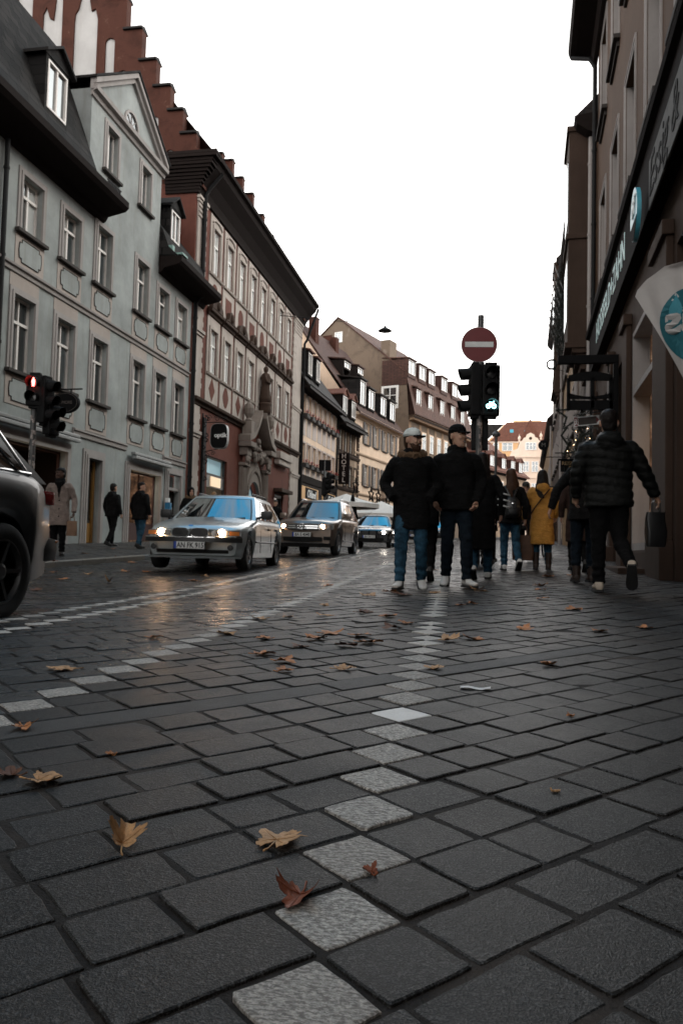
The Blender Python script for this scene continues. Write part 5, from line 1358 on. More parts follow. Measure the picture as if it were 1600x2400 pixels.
def beach_flag():
    # white sail-shaped banner on a pole by the shop wall, seen from behind
    y = 6.2
    t = thing('beach_flag', 'white sail banner with a teal disc and mirrored script beside the shop', 'banner', (1.98, y, gz(1.98, y)), 0)
    z0 = gz(1.98, y)
    out = [(1.13, 2.72), (1.22, 2.83), (1.34, 2.92), (1.48, 2.965), (1.66, 2.97), (1.82, 2.9), (1.93, 2.76), (1.965, 2.5), (1.965, .8), (1.9, .75), (1.6, 1.85)]
    # cloth with gentle folds: scan-fill grid inside the outline
    def inside(x, z):
        c = False; n = len(out)
        for i in range(n):
            (x1, z1), (x2, z2) = out[i], out[i - 1]
            if (z1 > z) != (z2 > z) and x < (x2 - x1) * (z - z1) / (z2 - z1) + x1: c = not c
        return c
    def left(z):
        xs = []
        n = len(out)
        for i in range(n):
            (x1, z1), (x2, z2) = out[i], out[i - 1]
            if (z1 > z) != (z2 > z): xs.append((x2 - x1) * (z - z1) / (z2 - z1) + x1)
        return (min(xs), max(xs)) if len(xs) >= 2 else None
    fold = lambda x, z: .03 * sin((x * 16 + z * 7)) * min(1, max(0, (2.9 - z))) + .02 * sin(x * 31 + z * 11)
    m = MB(); rows = 50; cols = 22; pts = []
    for j in range(rows + 1):
        z = .77 + (2.966 - .77) * j / rows; l = left(z) or (1.55, 1.7)
        pts.append([(l[0] + (l[1] - l[0]) * i / cols, z) for i in range(cols + 1)])
    vs = [(x - 1.98, fold(x, z), z - z0) for r in pts for x, z in r]
    m.add(vs, [(j * (cols + 1) + i, j * (cols + 1) + i + 1, (j + 1) * (cols + 1) + i + 1, (j + 1) * (cols + 1) + i) for j in range(rows) for i in range(cols)])
    m.build('cloth', 'flag_cloth', t, smooth=True, recalc=False)
    def onflag(poly, off, nm, mt):
        b = MB(); b.add([(x - 1.98, fold(x, z) - off, z - z0) for x, z in poly], [tuple(range(len(poly)))])
        return b
    def disc(cx, cz, rx, rz, off, mt, nm, n=40, k=6):
        b = MB(); vs = [(cx, cz)]
        for q in range(1, k + 1): vs += [(cx + rx * q / k * cos(2 * pi * i / n), cz + rz * q / k * sin(2 * pi * i / n)) for i in range(n)]
        fs = [(0, 1 + i, 1 + (i + 1) % n) for i in range(n)] + [(1 + q * n + i, 1 + (q + 1) * n + i, 1 + (q + 1) * n + (i + 1) % n, 1 + q * n + (i + 1) % n) for q in range(k - 1) for i in range(n)]
        b.add([(x - 1.98, fold(x, z) - off, z - z0) for x, z in vs], fs); b.build(nm, mt, t, recalc=False)
    disc(1.62, 2.48, .305, .30, .004, 'flag_teal', 'disc')
    dr = MB(); pl = []
    for i in range(25):
        a = 2 * pi * i / 24; pl.append((1.43 + .055 * sin(a) * (1 + cos(a)) * .62, 2.62 - .085 * cos(a)))
    dr.add([(x - 1.98, fold(x, z) - .008, z - z0) for x, z in pl[:-1]], [tuple(range(24))]); dr.build('drop', 'flag_drop', t, recalc=False)
    for tx, sz, cx, cz in (('ss', .3, 1.47, 2.5), ('m', .2, 1.6, 2.66), ('fa', .3, 1.76, 2.5)):
        b = text_mb(tx, sz, .001, 'CENTER', -1.0, .012)
        b.v = [(cx + a - 1.98, fold(cx + a, cz + b_) - .008 - c, cz + b_ - z0) for a, b_, c in b.v]; b.build('lettering', 'letter_flag', t, recalc=False)
    p = MB(); p.tube([(.0, .0, 0), (0, 0, 2.3), (-.03, 0, 2.75), (-.15, 0, 2.92), (-.32, 0, 2.99 - z0 * .2), (-.5, 0, 2.975 - z0 * .15)], .012, 6); p.lathe([(.22, 0), (.22, .03), (.03, .06)], (0, 0, 0), 14); p.build('pole', 'black_metal', t)
simple('flag_cloth', (.6, .57, .55), .8, var=.05); simple('flag_teal', (.025, .16, .2), .8, var=.15); simple('flag_drop', (.06, .3, .38), .7); simple('letter_flag', (.5, .49, .48), .8, var=.05)
beach_flag()
def right_row():
    a = radians(3); d = (sin(a), cos(a)); o = (2.42, 10.94)
    at = lambda u, w=0: (o[0] + d[0] * u - w * cos(a), o[1] + d[1] * u + w * sin(a))
    def house(name, label, u0, u1, ze, wallm, over, oriel=None, wu=[], wz=[], chim=None, roofz=5, shop=True):
        F = Fac(name, label, at(u0), 3, 'R'); U = u1 - u0; P = F.pt
        m = MB(); F.wall(m, 0, U, 0, ze, [(u - .5, u + .5, z, z + 1.9) for u in wu for z in wz] + ([(.6, U - .6, 1.2, 3.8)] if shop else []), .25)
        m.quad(P(0, 0, 0), P(0, -9, 0), P(0, -9, ze), P(0, 0, ze)); m.quad(P(U, 0, 0), P(U, -9, 0), P(U, -9, ze), P(U, 0, ze)); F.part(m, 'wall', wallm)
        r = MB(); 
        r.add([P(-.1, over, ze + .1), P(U + .1, over, ze + .1), P(U + .1, -4.5, ze + roofz), P(-.1, -4.5, ze + roofz), P(U + .1, -9, ze), P(-.1, -9, ze)], [(0, 1, 2, 3), (3, 2, 4, 5), (0, 3, 5), (1, 4, 2)]); F.part(r, 'roof', 'tile_dark', uv=True)
        e = MB(); F.profile(e, -.15, U + .15, [(.003, ze - .45), (over * .4, ze - .35), (over - .06, ze - .12), (over, ze), (over, ze + .11), (-.2, ze + .2)]); F.part(e, 'eaves', 'soffit')
        if wu:
            w = F.window(1.0, 1.9, 'sash_white', 'trim_grey', 'sill_dark', rec=.16, panes=('pane', 'pane_pale'))
            for u in wu:
                for z in wz: F.put(w, u, z)
        if shop:
            g = MB(); F.box(g, .6, U - .6, -.6, -.24, 1.2, 3.8); F.part(g, 'shop_window', 'pane_shop'); f = MB(); F.cbox(f, .3, U - .3, .003, .15, 3.9, 4.6, .02); F.part(f, 'fascia', 'shop_dark')
        if oriel:
            (a0, a1, ow, z0, z1) = oriel; q = MB()
            F.cbox(q, a0, a1, .003, ow, z0, z1, .02)
            for k in range(5): F.cbox(q, a0 + .1 * k, a1 - .1 * k, .003, ow * (1 - .18 * (k + 1)), z0 - .22 * (k + 1), z0 - .22 * k - .002, .02)
            for k in range(3): F.cbox(q, a0 - .06, a1 + .06, .003, ow + .07, z0 + (z1 - z0) * k / 2.0 - .08, z0 + (z1 - z0) * k / 2.0 + .08, .02)
            F.part(q, 'oriel', 'stone_brown')
            g = MB(); n = max(1, int((z1 - z0) / 3))
            for k in range(n): F.box(g, a0 + .25, a1 - .25, ow + .002, ow + .02, z0 + .8 + k * 3, z0 + 2.6 + k * 3)
            F.part(g, 'oriel_pane', 'pane')
        F.pipe(.2, .8, ze - .4, .07, .12, m='trim_grey')
        if chim: c = MB(); F.cbox(c, chim[0], chim[0] + .7, -1.4, -.7, ze + .5, chim[1], .03); F.part(c, 'chimney', 'soffit')
        return F
    house('oriel_house', 'dark narrow house with a square oriel just beyond the brown shop house', 11.6, 17.0, 13.3, 'render_brown', .6, (.3, 2.2, .72, 6.8, 13.25), [3.2, 4.5], [5.5, 9.2], (.1, 15.9))
    house('ochre_row_house', 'ochre house with the angled garland poles on its front', 17.02, 29.5, 13.3, 'render_ochre', .55, None, [1.3, 3.4, 5.5, 7.6, 9.7, 11.4], [5.5, 9.2])
    house('stone_oriel_house', 'far stone house on the right with a corbelled oriel against the sky', 29.52, 46, 16.0, 'stone_brown', .45, (.2, 2.6, .5, 9.2, 15.9), [4, 6.5, 9, 11.5, 14], [6, 9.5, 12.5])
    house('last_row_house', 'last low house on the right before the end of the street', 46.02, 75, 10.5, 'render_ochre', .4, None, [2, 5, 8, 11, 14, 17, 20, 23, 26], [5.8])
    # rack of angled poles wound with dark fir garland
    x, y = at(19.1)
    t = thing('garland_rack', 'row of slanting poles hung with dark garland high on the right-hand house', 'decoration', (x, y, 9.4), 0)
    rr = random.Random(3)
    for k in range(8):
        yy = k * 1.1; xx = yy * .052
        m = MB(); m.tube([(xx, yy, 0), (xx - .88, yy, 2.48)], .026, 6); m.build('pole', 'grey_metal', t)
    c = MB()
    for f in (.45, .55): c.tube([(-.8 * f, 0, 2.25 * f), (-.8 * f + .4, 7.7, 2.25 * f)], .012, 5)
    c.build('tie_rod', 'grey_metal', t)
    g = MB()
    for k in range(8):
        yy = k * 1.1; xx = yy * .052
        for q in range(260):
            s_ = rr.uniform(.35, .95); c_ = V((xx - .8 * s_ + rr.gauss(0, .07) + .05, yy + rr.gauss(0, .09), 2.25 * s_ + rr.gauss(0, .12)))
            e1 = V((rr.uniform(-1, 1), rr.uniform(-1, 1), rr.uniform(-1, 1))).normalized(); e2 = e1.orthogonal().normalized()
            L_ = rr.uniform(.05, .15); g.add([c_ - e1 * L_, c_ + e2 * .018, c_ + e1 * L_, c_ - e2 * .018], [(0, 1, 2, 3)])
        if k < 7:
            for q in range(90):
                s_ = rr.uniform(.3, .75); v_ = rr.random(); c_ = V((xx + .057 * v_ - .8 * s_, yy + 1.1 * v_, 2.25 * s_ - .25 * sin(pi * v_) + rr.gauss(0, .06)))
                e1 = V((rr.uniform(-1, 1), rr.uniform(-1, 1), rr.uniform(-1, 1))).normalized(); e2 = e1.orthogonal().normalized()
                g.add([c_ - e1 * .12, c_ + e2 * .02, c_ + e1 * .12, c_ - e2 * .02], [(0, 1, 2, 3)])
    g.build('garland', 'fir_dark', t, recalc=False)
    # round wire frame hanging further on
    x, y = at(28.5, .55)
    m = MB(); m.tube([(.23 * cos(2 * pi * k / 24), 0, .23 * sin(2 * pi * k / 24)) for k in range(25)], .05, 6); m.tube([(-.23, 0, 0), (.23, 0, 0)], .012, 5); m.tube([(0, 0, -.23), (0, 0, .23)], .012, 5); m.tube([(.1, 0, -.2), (.75, 0, -.4)], .015, 5); m.tube([(-.3, 0, -.26), (.2, 0, -.26)], .02, 5)
    o = m.build('ring_ornament', 'black_metal'); o.location = (x - .1, y, 10.3); tag(o, 'round wire ring with a cross inside, below the slanting garland poles', 'ornament')
simple('fir_dark', (.012, .016, .012), .8, var=.5, scale=20)
right_row()
def wall_at(y, w=0):
    a = radians(3); return 2.42 + (y - 10.94) * math.tan(a) - w
def hang(name, label, y, xc, zc, build, cat='sign', grp='projecting shop signs'):
    t = thing(name, label, cat, (wall_at(y), y, zc), 0, grp); build(t, xc - wall_at(y)); return t
def right_signs():
    def frame(t, x):
        m = MB(); m.bbox(-1.22, .0, -.07, .07, .0, .17, .01); m.bbox(-.1, 0, -.06, .06, -1.7, 0, .01); m.build('beam', 'sign_black', t)
        b = MB()
        for z, s in ((-.25, 1), (-.62, -1)):
            out = [(-1.0 + .88 * k / 12, z + s * .09 * sin(pi * k / 12) * .9) for k in range(13)]
            b.prism(out + [(a, c - .12 - s * .07 * sin(pi * k / 12)) for k, (a, c) in reversed(list(enumerate(out)))], lambda a, c, d: (a, d, c), -.03, .03)
        b.bbox(-1.0, -.1, -.03, .03, -.98, -.78, .01); b.bbox(-1.03, -.96, -.03, .03, -.98, -.3, .01); b.bbox(-.55, -.47, -.03, .03, -.95, -.3, .01); b.bbox(-.18, -.1, -.03, .03, -.98, -.3, .01)
        b.tube([(-.9, 0, 0), (-.9, 0, -.2)], .012, 5); b.tube([(-.2, 0, 0), (-.2, 0, -.2)], .012, 5); b.build('board', 'sign_black', t)
    hang('frame_sign', 'dark hanging frame sign under a thick black beam, above the man in the puffer jacket', 16.6, 2.3, 4.72, frame)
    def arrow(t, x):
        m = MB(); m.bbox(-.86, -.33, -.012, .012, -.1, .1, .006); o = m.build('board', 'letter_white', t); o.rotation_euler = (0, -.1, 0)
        m = MB(); m.bbox(-.77, -.39, -.016, -.0125, -.08, .08, .001); o2 = m.build('field', 'shutter_brown', t); o2.rotation_euler = (0, -.1, 0)
        m = MB(); m.bbox(-.85, -.78, -.016, -.0125, -.09, .09, .001); m.prism([(-.4, -.07), (-.335, 0), (-.4, .07)], lambda a, b, d: (a, d, b), -.0165, -.0126); o3 = m.build('marking', 'sign_red', t); o3.rotation_euler = (0, -.1, 0)
        m = MB(); m.ell((-.815, -.018, .05), (.014, .004, .016), 6, 4); m.tube([(-.815, -.018, .03), (-.815, -.018, -.01), (-.835, -.018, -.07)], .009, 5); m.tube([(-.815, -.018, -.01), (-.798, -.018, -.07)], .009, 5); m.tube([(-.84, -.018, .0), (-.815, -.018, .025), (-.79, -.018, 0)], .007, 5); o4 = m.build('pictogram', 'letter_white', t); o4.rotation_euler = (0, -.1, 0)
        lettering('Tourist', .065, (-.68, -.018, .1), (1, 0, .1), (-.1, 0, 1), (0, -1, 0), 'letter_white', t, depth=.002); lettering('Information', .06, (-.62, -.018, .03), (1, 0, .1), (-.1, 0, 1), (0, -1, 0), 'letter_white', t, depth=.002)
        b = MB(); b.tube([(-.4, .03, .05), (0, .03, .05)], .02, 6); b.build('bracket', 'grey_metal', t)
    hang('direction_sign', 'white arrow-ended direction sign with a walking figure, left of the balding man', 17, 2.1, 3.64, arrow)
    def books(t, x):
        m = MB(); m.bbox(-.95, -.12, -.05, .05, -.14, .16, .01); m.bbox(-1.02, -.08, -.08, .08, .161, .2, .01); m.bbox(-.75, -.2, -.04, .04, -.27, -.141, .01); m.build('board', 'sign_black', t)
        for tx, z in (('REISEBÜCHER', .075), ('SCHIFF', -.045)): lettering(tx, .13 if z > 0 else .14, (-.53, -.056, z), (1, 0, 0), (0, 0, 1), (0, -1, 0), 'letter_gold', t, depth=.006)
        b = MB(); b.tube([(-1.1, 0, .36), (0, 0, .36)], .014, 6); b.tube([(-.9, 0, .2), (-.9, 0, .36)], .01, 5); b.tube([(-.2, 0, .2), (-.2, 0, .36)], .01, 5)
        for cx, cz, r, s_ in ((-.8, .27, .09, 1), (-.55, .28, .07, -1), (-.3, .27, .09, 1)): b.tube([(cx + s_ * r * (1 - k / 22) * cos(k * .5), 0, cz + r * (1 - k / 22) * sin(k * .5)) for k in range(18)], .008, 5)
        b.build('bracket', 'black_metal', t)
    hang('hanging_sign', 'dark bookshop sign with two lines of dull gold capitals', 21, 2.3, 3.05, books)
    def disc(t, x):
        m = MB(); m.prism([(-1.38 + .14 * cos(2 * pi * k / 32), .14 * sin(2 * pi * k / 32)) for k in range(32)], lambda a, b, d: (a, d, b), -.03, .03); m.build('board', 'sign_black', t)
        b = MB(); b.lathe([(.012, -.33), (.05, -.24), (.03, -.14)], (-1.36, 0, 0), 8); b.tube([(-1.4, 0, -.33), (0, 0, -.33)], .012, 6); b.build('bracket', 'black_metal', t)
        lettering('M', .16, (-1.38, -.034, .0), (1, 0, 0), (0, 0, 1), (0, -1, 0), 'letter_dim', t, depth=.004)
    hang('round_hanging_sign', 'small round black sign on a stalk above the gold-lettered bookshop sign', 21.8, 1.6, 3.73, disc)
    def sale(t, x):
        m = MB(); m.bbox(-1.5, -.62, -.04, .04, -.52, .02, .01); m.build('board', 'sign_red', t)
        for tx, z in (('SCHLUSS', -.1), ('VERKAUF', -.27)): lettering(tx, .17, (-1.06, -.046, z), (1, 0, 0), (0, 0, 1), (0, -1, 0), 'letter_white', t, depth=.005)
        b = MB(); b.tube([(-1.5, 0, .05), (0, 0, .05)], .02, 6); b.build('bracket', 'black_metal', t)
    hang('sale_sign', 'dark red clearance sale sign behind the woman in the ochre coat', 24, 2.2, 2.72, sale)
    # tinsel star with fairy lights
    y = 19.5; x = wall_at(y)
    t = thing('star_garland', 'big dark tinsel star with small warm lights right of the far gables', 'star decoration', (x - .72, y, 4.15), 0, 'star decorations above the parasols')
    m = MB(); pts = [((.42 if k % 2 == 0 else .17) * sin(pi * k / 5), (.42 if k % 2 == 0 else .17) * cos(pi * k / 5)) for k in range(11)]
    m.tube([(a, 0, b) for a, b in pts], .03, 6); m.build('star', 'fir_dark', t); m = MB()
    m.tube([(.05, 0, -.1), (.2, .0, -.45), (0.05, 0, -.8), (.2, 0, -1.15), (.1, 0, -1.4)], .035, 6); m.tube([(-.15, 0, -.3), (-.28, 0, -.5), (-.12, 0, -.75), (-.22, 0, -.98)], .03, 6); q = MB(); q.tube([(.0, 0, .0), (.72, 0, .1)], .015, 5); q.build('bracket', 'black_metal', t)
    rr = random.Random(1)
    for k in range(260):
        i = rr.randrange(10); f = rr.random(); a = V((pts[i][0] * (1 - f) + pts[i + 1][0] * f, 0, pts[i][1] * (1 - f) + pts[i + 1][1] * f)); e1 = V((rr.uniform(-1, 1), rr.uniform(-1, 1), rr.uniform(-1, 1))).normalized(); e2 = e1.orthogonal()
        m.add([a - e1 * .06, a + e2 * .01, a + e1 * .06, a - e2 * .01], [(0, 1, 2, 3)])
    for k in range(500):
        a = V((.3 + rr.gauss(0, .22), rr.gauss(0, .15), -.8 + rr.gauss(0, .33))); e1 = V((rr.uniform(-1, 1), rr.uniform(-1, 1), rr.uniform(-1, 1))).normalized(); e2 = e1.orthogonal()
        m.add([a - e1 * .09, a + e2 * .014, a + e1 * .09, a - e2 * .014], [(0, 1, 2, 3)])
    m.build('tinsel', 'fir_dark', t, recalc=False)
    l = MB()
    for k in range(18): l.ell((.25 + rr.gauss(0, .22), -.12 + rr.gauss(0, .06), -.75 + rr.gauss(0, .3)), (.007, .007, .009), 6, 4)
    l.build('fairy_lights', 'lamp_warm', t)
simple('sign_red', (.16, .015, .018), .45, var=.08)
right_signs()

# ================================================================== STREET FURNITURE
def signal(parent, M, kind):
    """three-aspect (or two-aspect) signal head facing local -y"""
    n = 2 if kind == 'ped' else 3
    h = .27 * n + .04; b = MB(); b.bbox(-.145, .145, 0, .17, -h / 2, h / 2, .03)
    b.bbox(-.1, .1, .03, .14, h / 2, h / 2 + .05, .02); b.bbox(-.1, .1, .03, .14, -h / 2 - .05, -h / 2, .02)
    o = b.build('housing', 'black_metal', parent, M=M)
    v = MB(); ln = MB()
    for k in range(n):
        z = h / 2 - .155 - k * .27
        R_ = .115; L_ = .2
        pts0 = []; pts1 = []
        for q in range(13):
            a = radians(-35) + radians(250) * q / 12
            pts0.append((R_ * cos(a), 0, z + R_ * sin(a))); pts1.append((R_ * .96 * cos(a), -L_ * (.55 + .45 * (sin(a) + 1) / 2) - .0, z + R_ * .96 * sin(a) - .015))
        m_ = len(pts0)
        v.add(pts0 + pts1 + [(x * .95, y, (zz - z) * .95 + z) for x, y, zz in pts0] + [(x * .95, y, (zz - z) * .95 + z) for x, y, zz in pts1],
              [(i, i + 1, m_ + i + 1, m_ + i) for i in range(m_ - 1)] + [(2 * m_ + i, 3 * m_ + i, 3 * m_ + i + 1, 2 * m_ + i + 1) for i in range(m_ - 1)] + [(m_ + i, m_ + i + 1, 3 * m_ + i + 1, 3 * m_ + i) for i in range(m_ - 1)])
        ln.lathe([(.1, 0), (.07, .02), (.005, .03)], (0, 0, 0), 16); cnt = 16 * 3
        ln.v[-cnt:] = [(x, -zz * .5 - .001, y + z) for x, y, zz in ln.v[-cnt:]]
    v.build('visor', 'black_metal', o, M=M, recalc=False); ln.build('lens', 'lens_dark', o, M=M)
    return o, h
simple('lens_dark', (.012, .012, .013), .2); emit('lit_cyan', (.35, .95, 1), 4); emit('lit_red', (1, .06, .05), 9)
simple('pole_grey', (.1, .1, .1), .5, .3, var=.3)
simple('sticker_mix', (.35, .3, .28), .6, var=.9, scale=26)
def main_pole():
    x, y = -.09, 12.95; z0 = gz(x, y)
    t = thing('traffic_light', 'traffic light pole with round no entry sign and lit bicycle signal', 'traffic light', (x, y, z0), 0, 'traffic lights along the street')
    p = MB(); p.tube([(0, 0, 0), (0, 0, 4.28)], .052, 14); p.lathe([(.11, 0), (.11, .05), (.06, .09)], (0, 0, 0), 14)
    for z in (3.42, 2.72, 2.6): p.lathe([(.07, z), (.075, z + .03), (.07, z + .06)], (0, 0, 0), 12)
    p.build('pole', 'pole_grey', t, smooth=True, auto=40)
    st = MB(); rr = random.Random(2)
    for k in range(16):
        z = rr.uniform(1.5, 2.45); a0 = rr.uniform(-2.6, -.5); wd = rr.uniform(.4, .9); h = rr.uniform(.05, .11)
        n = 6; ring = [(.0545 * cos(a0 + wd * i / n), .0545 * sin(a0 + wd * i / n)) for i in range(n + 1)]
        st.add([(a, b, z) for a, b in ring] + [(a, b, z + h) for a, b in ring], [(i, i + 1, n + 2 + i, n + 1 + i) for i in range(n)])
    st.build('sticker', 'sticker_mix', t, recalc=False)
    zc = 3.77; yaw = Matrix.Rotation(.1, 4, 'Z')
    M = Matrix.Translation((-.02, -.07, zc)) @ yaw
    d = MB(); c = lambda r, n=40: [(r * cos(2 * pi * k / n), r * sin(2 * pi * k / n)) for k in range(n)]
    d.prism(c(.3), lambda a, b, q: (a, q, b), .0, .018); disc = d.build('no_entry_sign', 'sign_backing', t, M=M)
    d = MB(); d.prism(c(.292), lambda a, b, q: (a, q, b), -.003, -.0005); d.build('red_field', 'sign_red', disc, M=M)
    d = MB(); d.bbox(-.235, .235, -.007, -.0035, -.045, .045, .001); d.build('white_bar', 'letter_white', disc, M=M)
    o, h = signal(t, Matrix.Translation((.19, -.12, 2.99)) @ Matrix.Rotation(.12, 4, 'Z'), 'veh')
    # lit bicycle pictogram
    b = MB()
    for cx in (-.045, .045): b.tube([(cx + .033 * cos(2 * pi * k / 18), 0, -.02 + .033 * sin(2 * pi * k / 18)) for k in range(19)], .006, 5)
    for pq in (((-.045, -.02), (-.02, .035)), ((-.02, .035), (.03, .035)), ((-.02, .03), (.0, -.02)), ((.0, -.02), (.03, .035)), ((.045, -.02), (.028, .055)), ((.028, .055), (.05, .06)), ((-.035, .045), (-.008, .045)), ((-.045, -.02), (0, -.02))): b.tube([(pq[0][0], 0, pq[0][1]), (pq[1][0], 0, pq[1][1])], .005, 5)
    b.build('bicycle_signal', 'lit_cyan', o, M=Matrix.Translation((.19, -.12, 2.99)) @ Matrix.Rotation(.12, 4, 'Z') @ Matrix.Translation((0, -.024, -.255)))
    signal(t, Matrix.Translation((-.17, -.02, 3.0)) @ Matrix.Rotation(radians(-78), 4, 'Z'), 'veh')
    bk = MB(); bk.bbox(-.13, .15, .06, .22, 2.02, 2.6, .02); bk.build('control_box', 'black_metal', t)
    br = MB(); br.tube([(-.17, 0, 3.35), (.19, 0, 3.35)], .02, 6); br.tube([(-.17, 0, 2.65), (.19, 0, 2.65)], .02, 6); br.build('bracket', 'black_metal', t)
simple('sign_backing', (.55, .53, .52), .4, .3)
main_pole()
def left_light():
    x, y = -8.3, 13.0; z0 = gz(x, y)
    t = thing('traffic_light', 'traffic light on the far sidewalk with its red standing figure lit', 'traffic light', (x, y, z0), 0, 'traffic lights along the street')
    p = MB(); p.tube([(0, 0, 0), (0, 0, 3.45)], .055, 12); p.lathe([(.11, 0), (.11, .05), (.06, .09)], (0, 0, 0), 12); p.build('pole', 'pole_grey', t, smooth=True, auto=40)
    st = MB(); rr = random.Random(6)
    for k in range(24):
        z = rr.uniform(1.2, 2.6); a0 = rr.uniform(-2.9, -.2); wd = rr.uniform(.5, 1); h = rr.uniform(.04, .1); n = 6
        ring = [(.058 * cos(a0 + wd * i / n), .058 * sin(a0 + wd * i / n)) for i in range(n + 1)]
        st.add([(a, b, z) for a, b in ring] + [(a, b, z + h) for a, b in ring], [(i, i + 1, n + 2 + i, n + 1 + i) for i in range(n)])
    st.build('sticker', 'sticker_mix', t, recalc=False)
    M = Matrix.Translation((.05, -.12, 3.13)) @ Matrix.Rotation(.2, 4, 'Z')
    o, h = signal(t, M, 'ped')
    f = MB(); f.ell((0, 0, .075), (.018, .008, .02), 8, 6); f.ell((0, 0, .02), (.034, .008, .045), 8, 6); f.tube([(-.012, 0, 0), (-.01, 0, -.07)], [.017, .011], 6); f.tube([(.012, 0, 0), (.01, 0, -.07)], [.017, .011], 6)
    f.build('red_figure', 'lit_red', o, M=M @ Matrix.Translation((0, -.03, .135)))
    M2 = Matrix.Translation((.28, .05, 2.95)) @ Matrix.Rotation(radians(82), 4, 'Z'); signal(t, M2, 'veh')
    M3 = Matrix.Translation((.33, .18, 2.62)) @ Matrix.Rotation(radians(82), 4, 'Z'); signal(t, M3, 'ped')
    b = MB(); b.tube([(0, 0, 3.2), (.3, .05, 3.2)], .02, 6); b.tube([(0, 0, 2.6), (.3, .1, 2.6)], .02, 6); b.build('bracket', 'black_metal', t)
left_light()
def far_light():
    x, y = -7.75, 37.2; z0 = gz(x, y)
    t = thing('traffic_light', 'distant traffic light with the dark back of a square sign, by the flower boxes', 'traffic light', (x, y, z0), 0, 'traffic lights along the street')
    p = MB(); p.tube([(0, 0, 0), (0, 0, 4.1)], .06, 10); p.build('pole', 'pole_grey', t, smooth=True)
    b = MB(); b.bbox(-.3, .3, -.05, -.03, 3.55, 4.1, .01); b.build('sign', 'sign_black', t)
    signal(t, Matrix.Translation((.3, -.0, 3.0)) @ Matrix.Rotation(radians(75), 4, 'Z'), 'veh'); signal(t, Matrix.Translation((.1, -.1, 2.75)) @ Matrix.Rotation(radians(75), 4, 'Z'), 'veh')
far_light()
def slim_post():
    x, y = .25, 16.8; z0 = gz(x, y)
    m = MB(); m.tube([(0, 0, 0), (0, 0, 2.75)], .03, 10); m.lathe([(.08, 2.7), (.09, 2.75), (.03, 2.82)], (0, 0, 0), 10); m.lathe([(.06, 0), (.06, .05), (.035, .08)], (0, 0, 0), 10)
    o = m.build('sign_post', 'pole_grey', smooth=True, auto=40); o.location = (x, y, z0); tag(o, 'slim grey post standing behind the walkers near the backpack', 'post')
slim_post()
def hanging_lamp():
    x, y, z = -5.28, 40.0, 12.45
    t = thing('street_lamp', 'dark street lamp hung on a wire across the street against the sky', 'street lamp', (x, y, z), 0)
    m = MB(); m.lathe([(.02, .22), (.07, .2), (.08, .12), (.2, .08), (.36, -.02), (.37, -.06), (.3, -.08), (.02, -.09)], (0, 0, 0), 20); m.build('shade', 'black_metal', t, smooth=True, auto=50)
    w = MB(); w.tube([(-6.1, 1, 1.3), (-3, .5, .75), (-.26, .1, .42), (0, 0, .2), (.26, -.1, .42), (4, -1, 1.0), (9.2, -3, 1.9)], .02, 4); w.build('wire', 'black_metal', t)
    c = MB(); c.ell((-.27, .1, .42), (.03, .03, .03), 6, 4); c.ell((.27, -.1, .42), (.03, .03, .03), 6, 4); c.build('insulator', 'black_metal', t)
hanging_lamp()
def parasols():
    for (x, y, r, zp, ze, lab) in ((-7.95, 44.5, 2.0, 4.05, 3.45, 'white market parasol with its peak just right of the brown off-roader'), (-6.6, 50, 2.6, 4.0, 3.1, 'white market parasol reaching right, behind the black car')):
        z0 = gz(x, y)
        t = thing('parasol', lab, 'parasol', (x, y, z0), .3, 'white parasols outside the cafe')
        m = MB(); n = 8; k = 5; vs = [(0, 0, zp - z0)]
        for q in range(1, k + 1):
            for i in range(n):
                a = 2 * pi * i / n + pi / 8; f = q / k; vs.append((r * f * cos(a), r * f * sin(a), zp - z0 - (zp - ze) * f - .05 * sin(pi * f)))
        for i in range(n):
            a = 2 * pi * i / n + pi / 8; vs.append((r * 1.005 * cos(a), r * 1.005 * sin(a), ze - z0 - .25))
        fs = [(0, 1 + i, 1 + (i + 1) % n) for i in range(n)] + [(1 + q * n + i, 1 + (q + 1) * n + i, 1 + (q + 1) * n + (i + 1) % n, 1 + q * n + (i + 1) % n) for q in range(k) for i in range(n)]
        m.add(vs, fs); m.build('canopy', 'parasol_white', t, recalc=False)
        p = MB(); p.tube([(0, 0, 0), (0, 0, zp - z0 - .02)], .04, 8)
        for i in range(n):
            a = 2 * pi * i / n + pi / 8; p.tube([(0, 0, zp - z0 - .06), (r * .98 * cos(a), r * .98 * sin(a), ze - z0 - .04)], .015, 4)
        p.build('pole', 'dark_wood', t)
    x, y = -7.3, 43; z0 = gz(x, y)
    t = thing('closed_parasol', 'closed black parasol between the brown off-roader and the black car', 'parasol', (x, y, z0), 0)
    m = MB(); prof = [(.05, .8), (.26, .95), (.3, 1.4), (.2, 1.9), (.1, 2.5), (.06, 2.75), (.02, 2.8)]
    m.loft([[V((rr_ * (1 + .16 * cos(6 * 2 * pi * j / 36)) * cos(2 * pi * j / 36), rr_ * (1 + .16 * cos(6 * 2 * pi * j / 36)) * sin(2 * pi * j / 36), z)) for j in range(36)] for rr_, z in prof]); m.build('canopy', 'cloth_black', t, smooth=True)
    p = MB(); p.tube([(0, 0, 0), (0, 0, 2.95)], .03, 8); p.lathe([(.3, 0), (.3, .06), (.05, .1)], (0, 0, 0), 12); p.build('pole', 'black_metal', t)
simple('parasol_white', (.75, .72, .68), .8, var=.04); cloth('cloth_black', (.008, .008, .009))
parasols()
